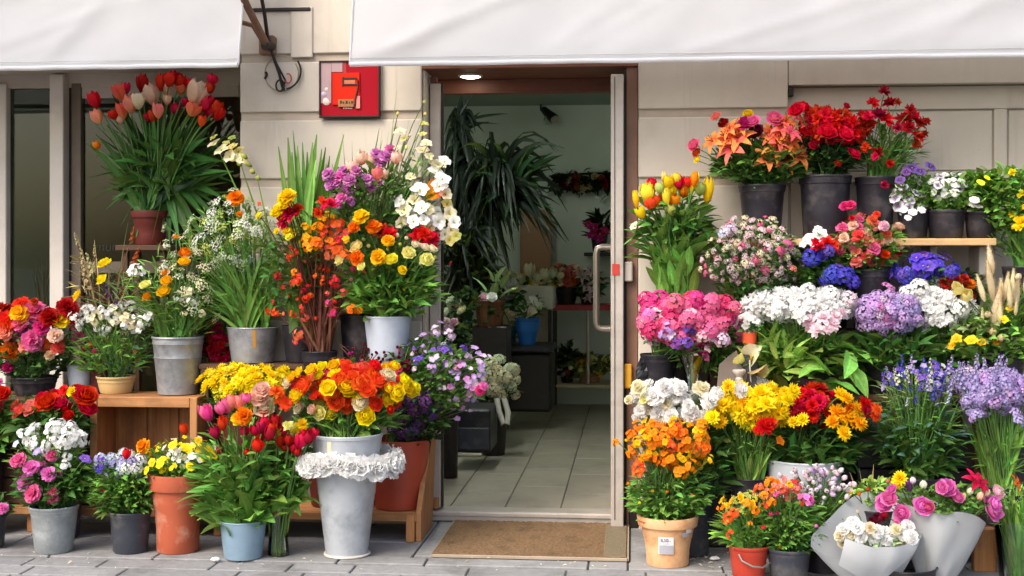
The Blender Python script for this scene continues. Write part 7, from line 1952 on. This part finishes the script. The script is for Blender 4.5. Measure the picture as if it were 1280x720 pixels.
ibox('board_sheet', 650, 689, 262, 356, 4.7, 4.74, M_card, pl, .004)
ibox('board_lower', 652, 688, 357, 505, 4.7, 4.74, M_bronze, pl, .004)
# basket of white flowers low left
bz, dbz = container('wicker_basket', 'brown wicker basket on a crate among the dark plants inside', 'nursery', solid('wicker', '#6d4428', .8, var=.3, scale=90, bmp=1), (592, 632, 376, 597, 627, 408), Y=2.3, zb=Z(408, 2.3, 610), group='buckets inside the shop')
bst = thing('basket_crate', 'dark crate under the wicker basket inside', 'crate', (X(610, 2.3), 2.3, FZ))
ibox('crate_body', 590, 634, 408.4, 500, 2.3 - .1, 2.5, M_alud, bst, .006)
bunch('cream_lisianthus', 'cream lisianthus and pale leaves in the wicker basket', dbz, [('X', 'rose', [(571,382,'cream',16),(565,378,'greenwhite',14),(578,388,'cream',12),(605,372,'lightpink',12),(615,372,'white',12),(560,390,'greenwhite',12)]), ('L', 'oval', 8, (620,360), (16,22), 30, 'pale', dict(up=1)), ('F', 'oval', 200, (592,385), (36,24), 15, 'deep')], group='flowers inside the shop', ymax=9)
pk, dpk = container('black_planter', 'tall black planter behind the left frame with pink white blooms', 'plain', M_alud, (550, 574, 440, 552, 572, 520), Y=1.1, zb=FZ, group='buckets inside the shop')
bunch('pink_lisianthus', 'pale pink blooms in the shade just behind the left door frame', dpk, [('X', 'rose', [(560,412,'pinkwhite',14),(568,404,'lightpink',13),(557,402,'pinkwhite',12),(565,422,'lightpink',12)]), ('F', 'oval', 160, (562,425), (18,24), 15, 'deep')], group='flowers inside the shop', ymax=9)

# odds and ends about the display
wh = thing('dried_wheat_bundle', 'dim bundle of dried stalks inside the far left window pane', 'dried bunch', P(58, 400, .75))
for i in range(16):
    l = arch_leaf_mb(P(58 + R.uniform(-8, 8), 410, .75) - wh.location, P(R.uniform(38, 70), R.uniform(320, 345), .75 + R.uniform(-.05, .05)) - wh.location, .012, .02, R)
    link('stalk', l.mesh('stalk', leaf_mat('straw')), wh)
container('pale_blue_tub', 'small pale blue tub squeezed between the carnation pot and the cream pot', 'plain', M_paleblue, (84, 116, 457, 88, 112, 494), Y=-.13, zb=CZ2 + .001, cat='tub', group=GB)
c31, d31 = container('dark_bucket', 'dark bucket between the two zinc buckets holding deep red flowers', 'plain', M_maroon, (258, 286, 448, 261, 283, 470), Y=-.09, zb=TZ + .002, group=GB)
bunch('deep_red_bunch', 'deep red flowers in shade between the two zinc buckets', d31, [('B', 'carn', [('crimson',3),('red',1)], 18, (272,430), (16,24), 15, dict(rd=.06)), ('F', 'oval', 160, (272,425), (18,30), 13, 'deep')], group=GF)
bag = thing('black_bag', 'crumpled black plastic bag beside the black phlox bucket', 'bag', P(805, 468, -.36))
mbg = MB(); gbg = random.Random(77); rows = []
for j in range(9):
    for i in range(16):
        w = 2 * pi * i / 16; t = j / 8
        r_ = (.035 + .012 * math.sin(3 * w + j) + gbg.uniform(-.006, .006)) * (1 - .75 * abs(t - .35) ** 1.3)
        rows.append((r_ * math.cos(w), r_ * math.sin(w) * .8, -.075 + .15 * t))
mbg.add(rows, [(j * 16 + i, j * 16 + (i + 1) % 16, (j + 1) * 16 + (i + 1) % 16, (j + 1) * 16 + i) for j in range(8) for i in range(16)])
link('bag_skin', mbg.mesh('bag_skin', solid('black_film', '#1b1b20', .3, bmp=.3), False), bag)
for k, (u, v, lab) in enumerate(((893, 701, 'crumpled white paper scrap on the paving between the red pail and the pale pot'), (270, 702, 'pale pebble by the foot of the small blue grey bucket'))):
    y = H * fw(u) / (v - HV) - D
    m4 = MB(); lathe_mb(m4, [(0, 0), (.014, .001), (.02, .006), (.013, .014), (0, .017)], 9, .25, R)
    tag(link('paper_scrap' if k == 0 else 'pebble', m4.mesh('scrap', M_sticker, k == 1), None, (X(u, y), y, .004)), lab, 'litter' if k == 0 else 'pebble')

crate('black_crate', 'added black slatted crate darkening the space under the right shelf behind the white tub', X(872, -.3), X(1062, -.3), -.36, -.06, .003, .5, lambda a: M_black, False, .018, 4)  # added to make the gaps below the shelf read black
crate('black_crate', 'added black slatted crate darkening the space under the right shelf behind the blue delphiniums', X(1068, -.3), X(1330, -.3), -.36, -.06, .003, .5, lambda a: M_black, False, .018, 4)  # second added crate, deepening the dark behind the low shelf
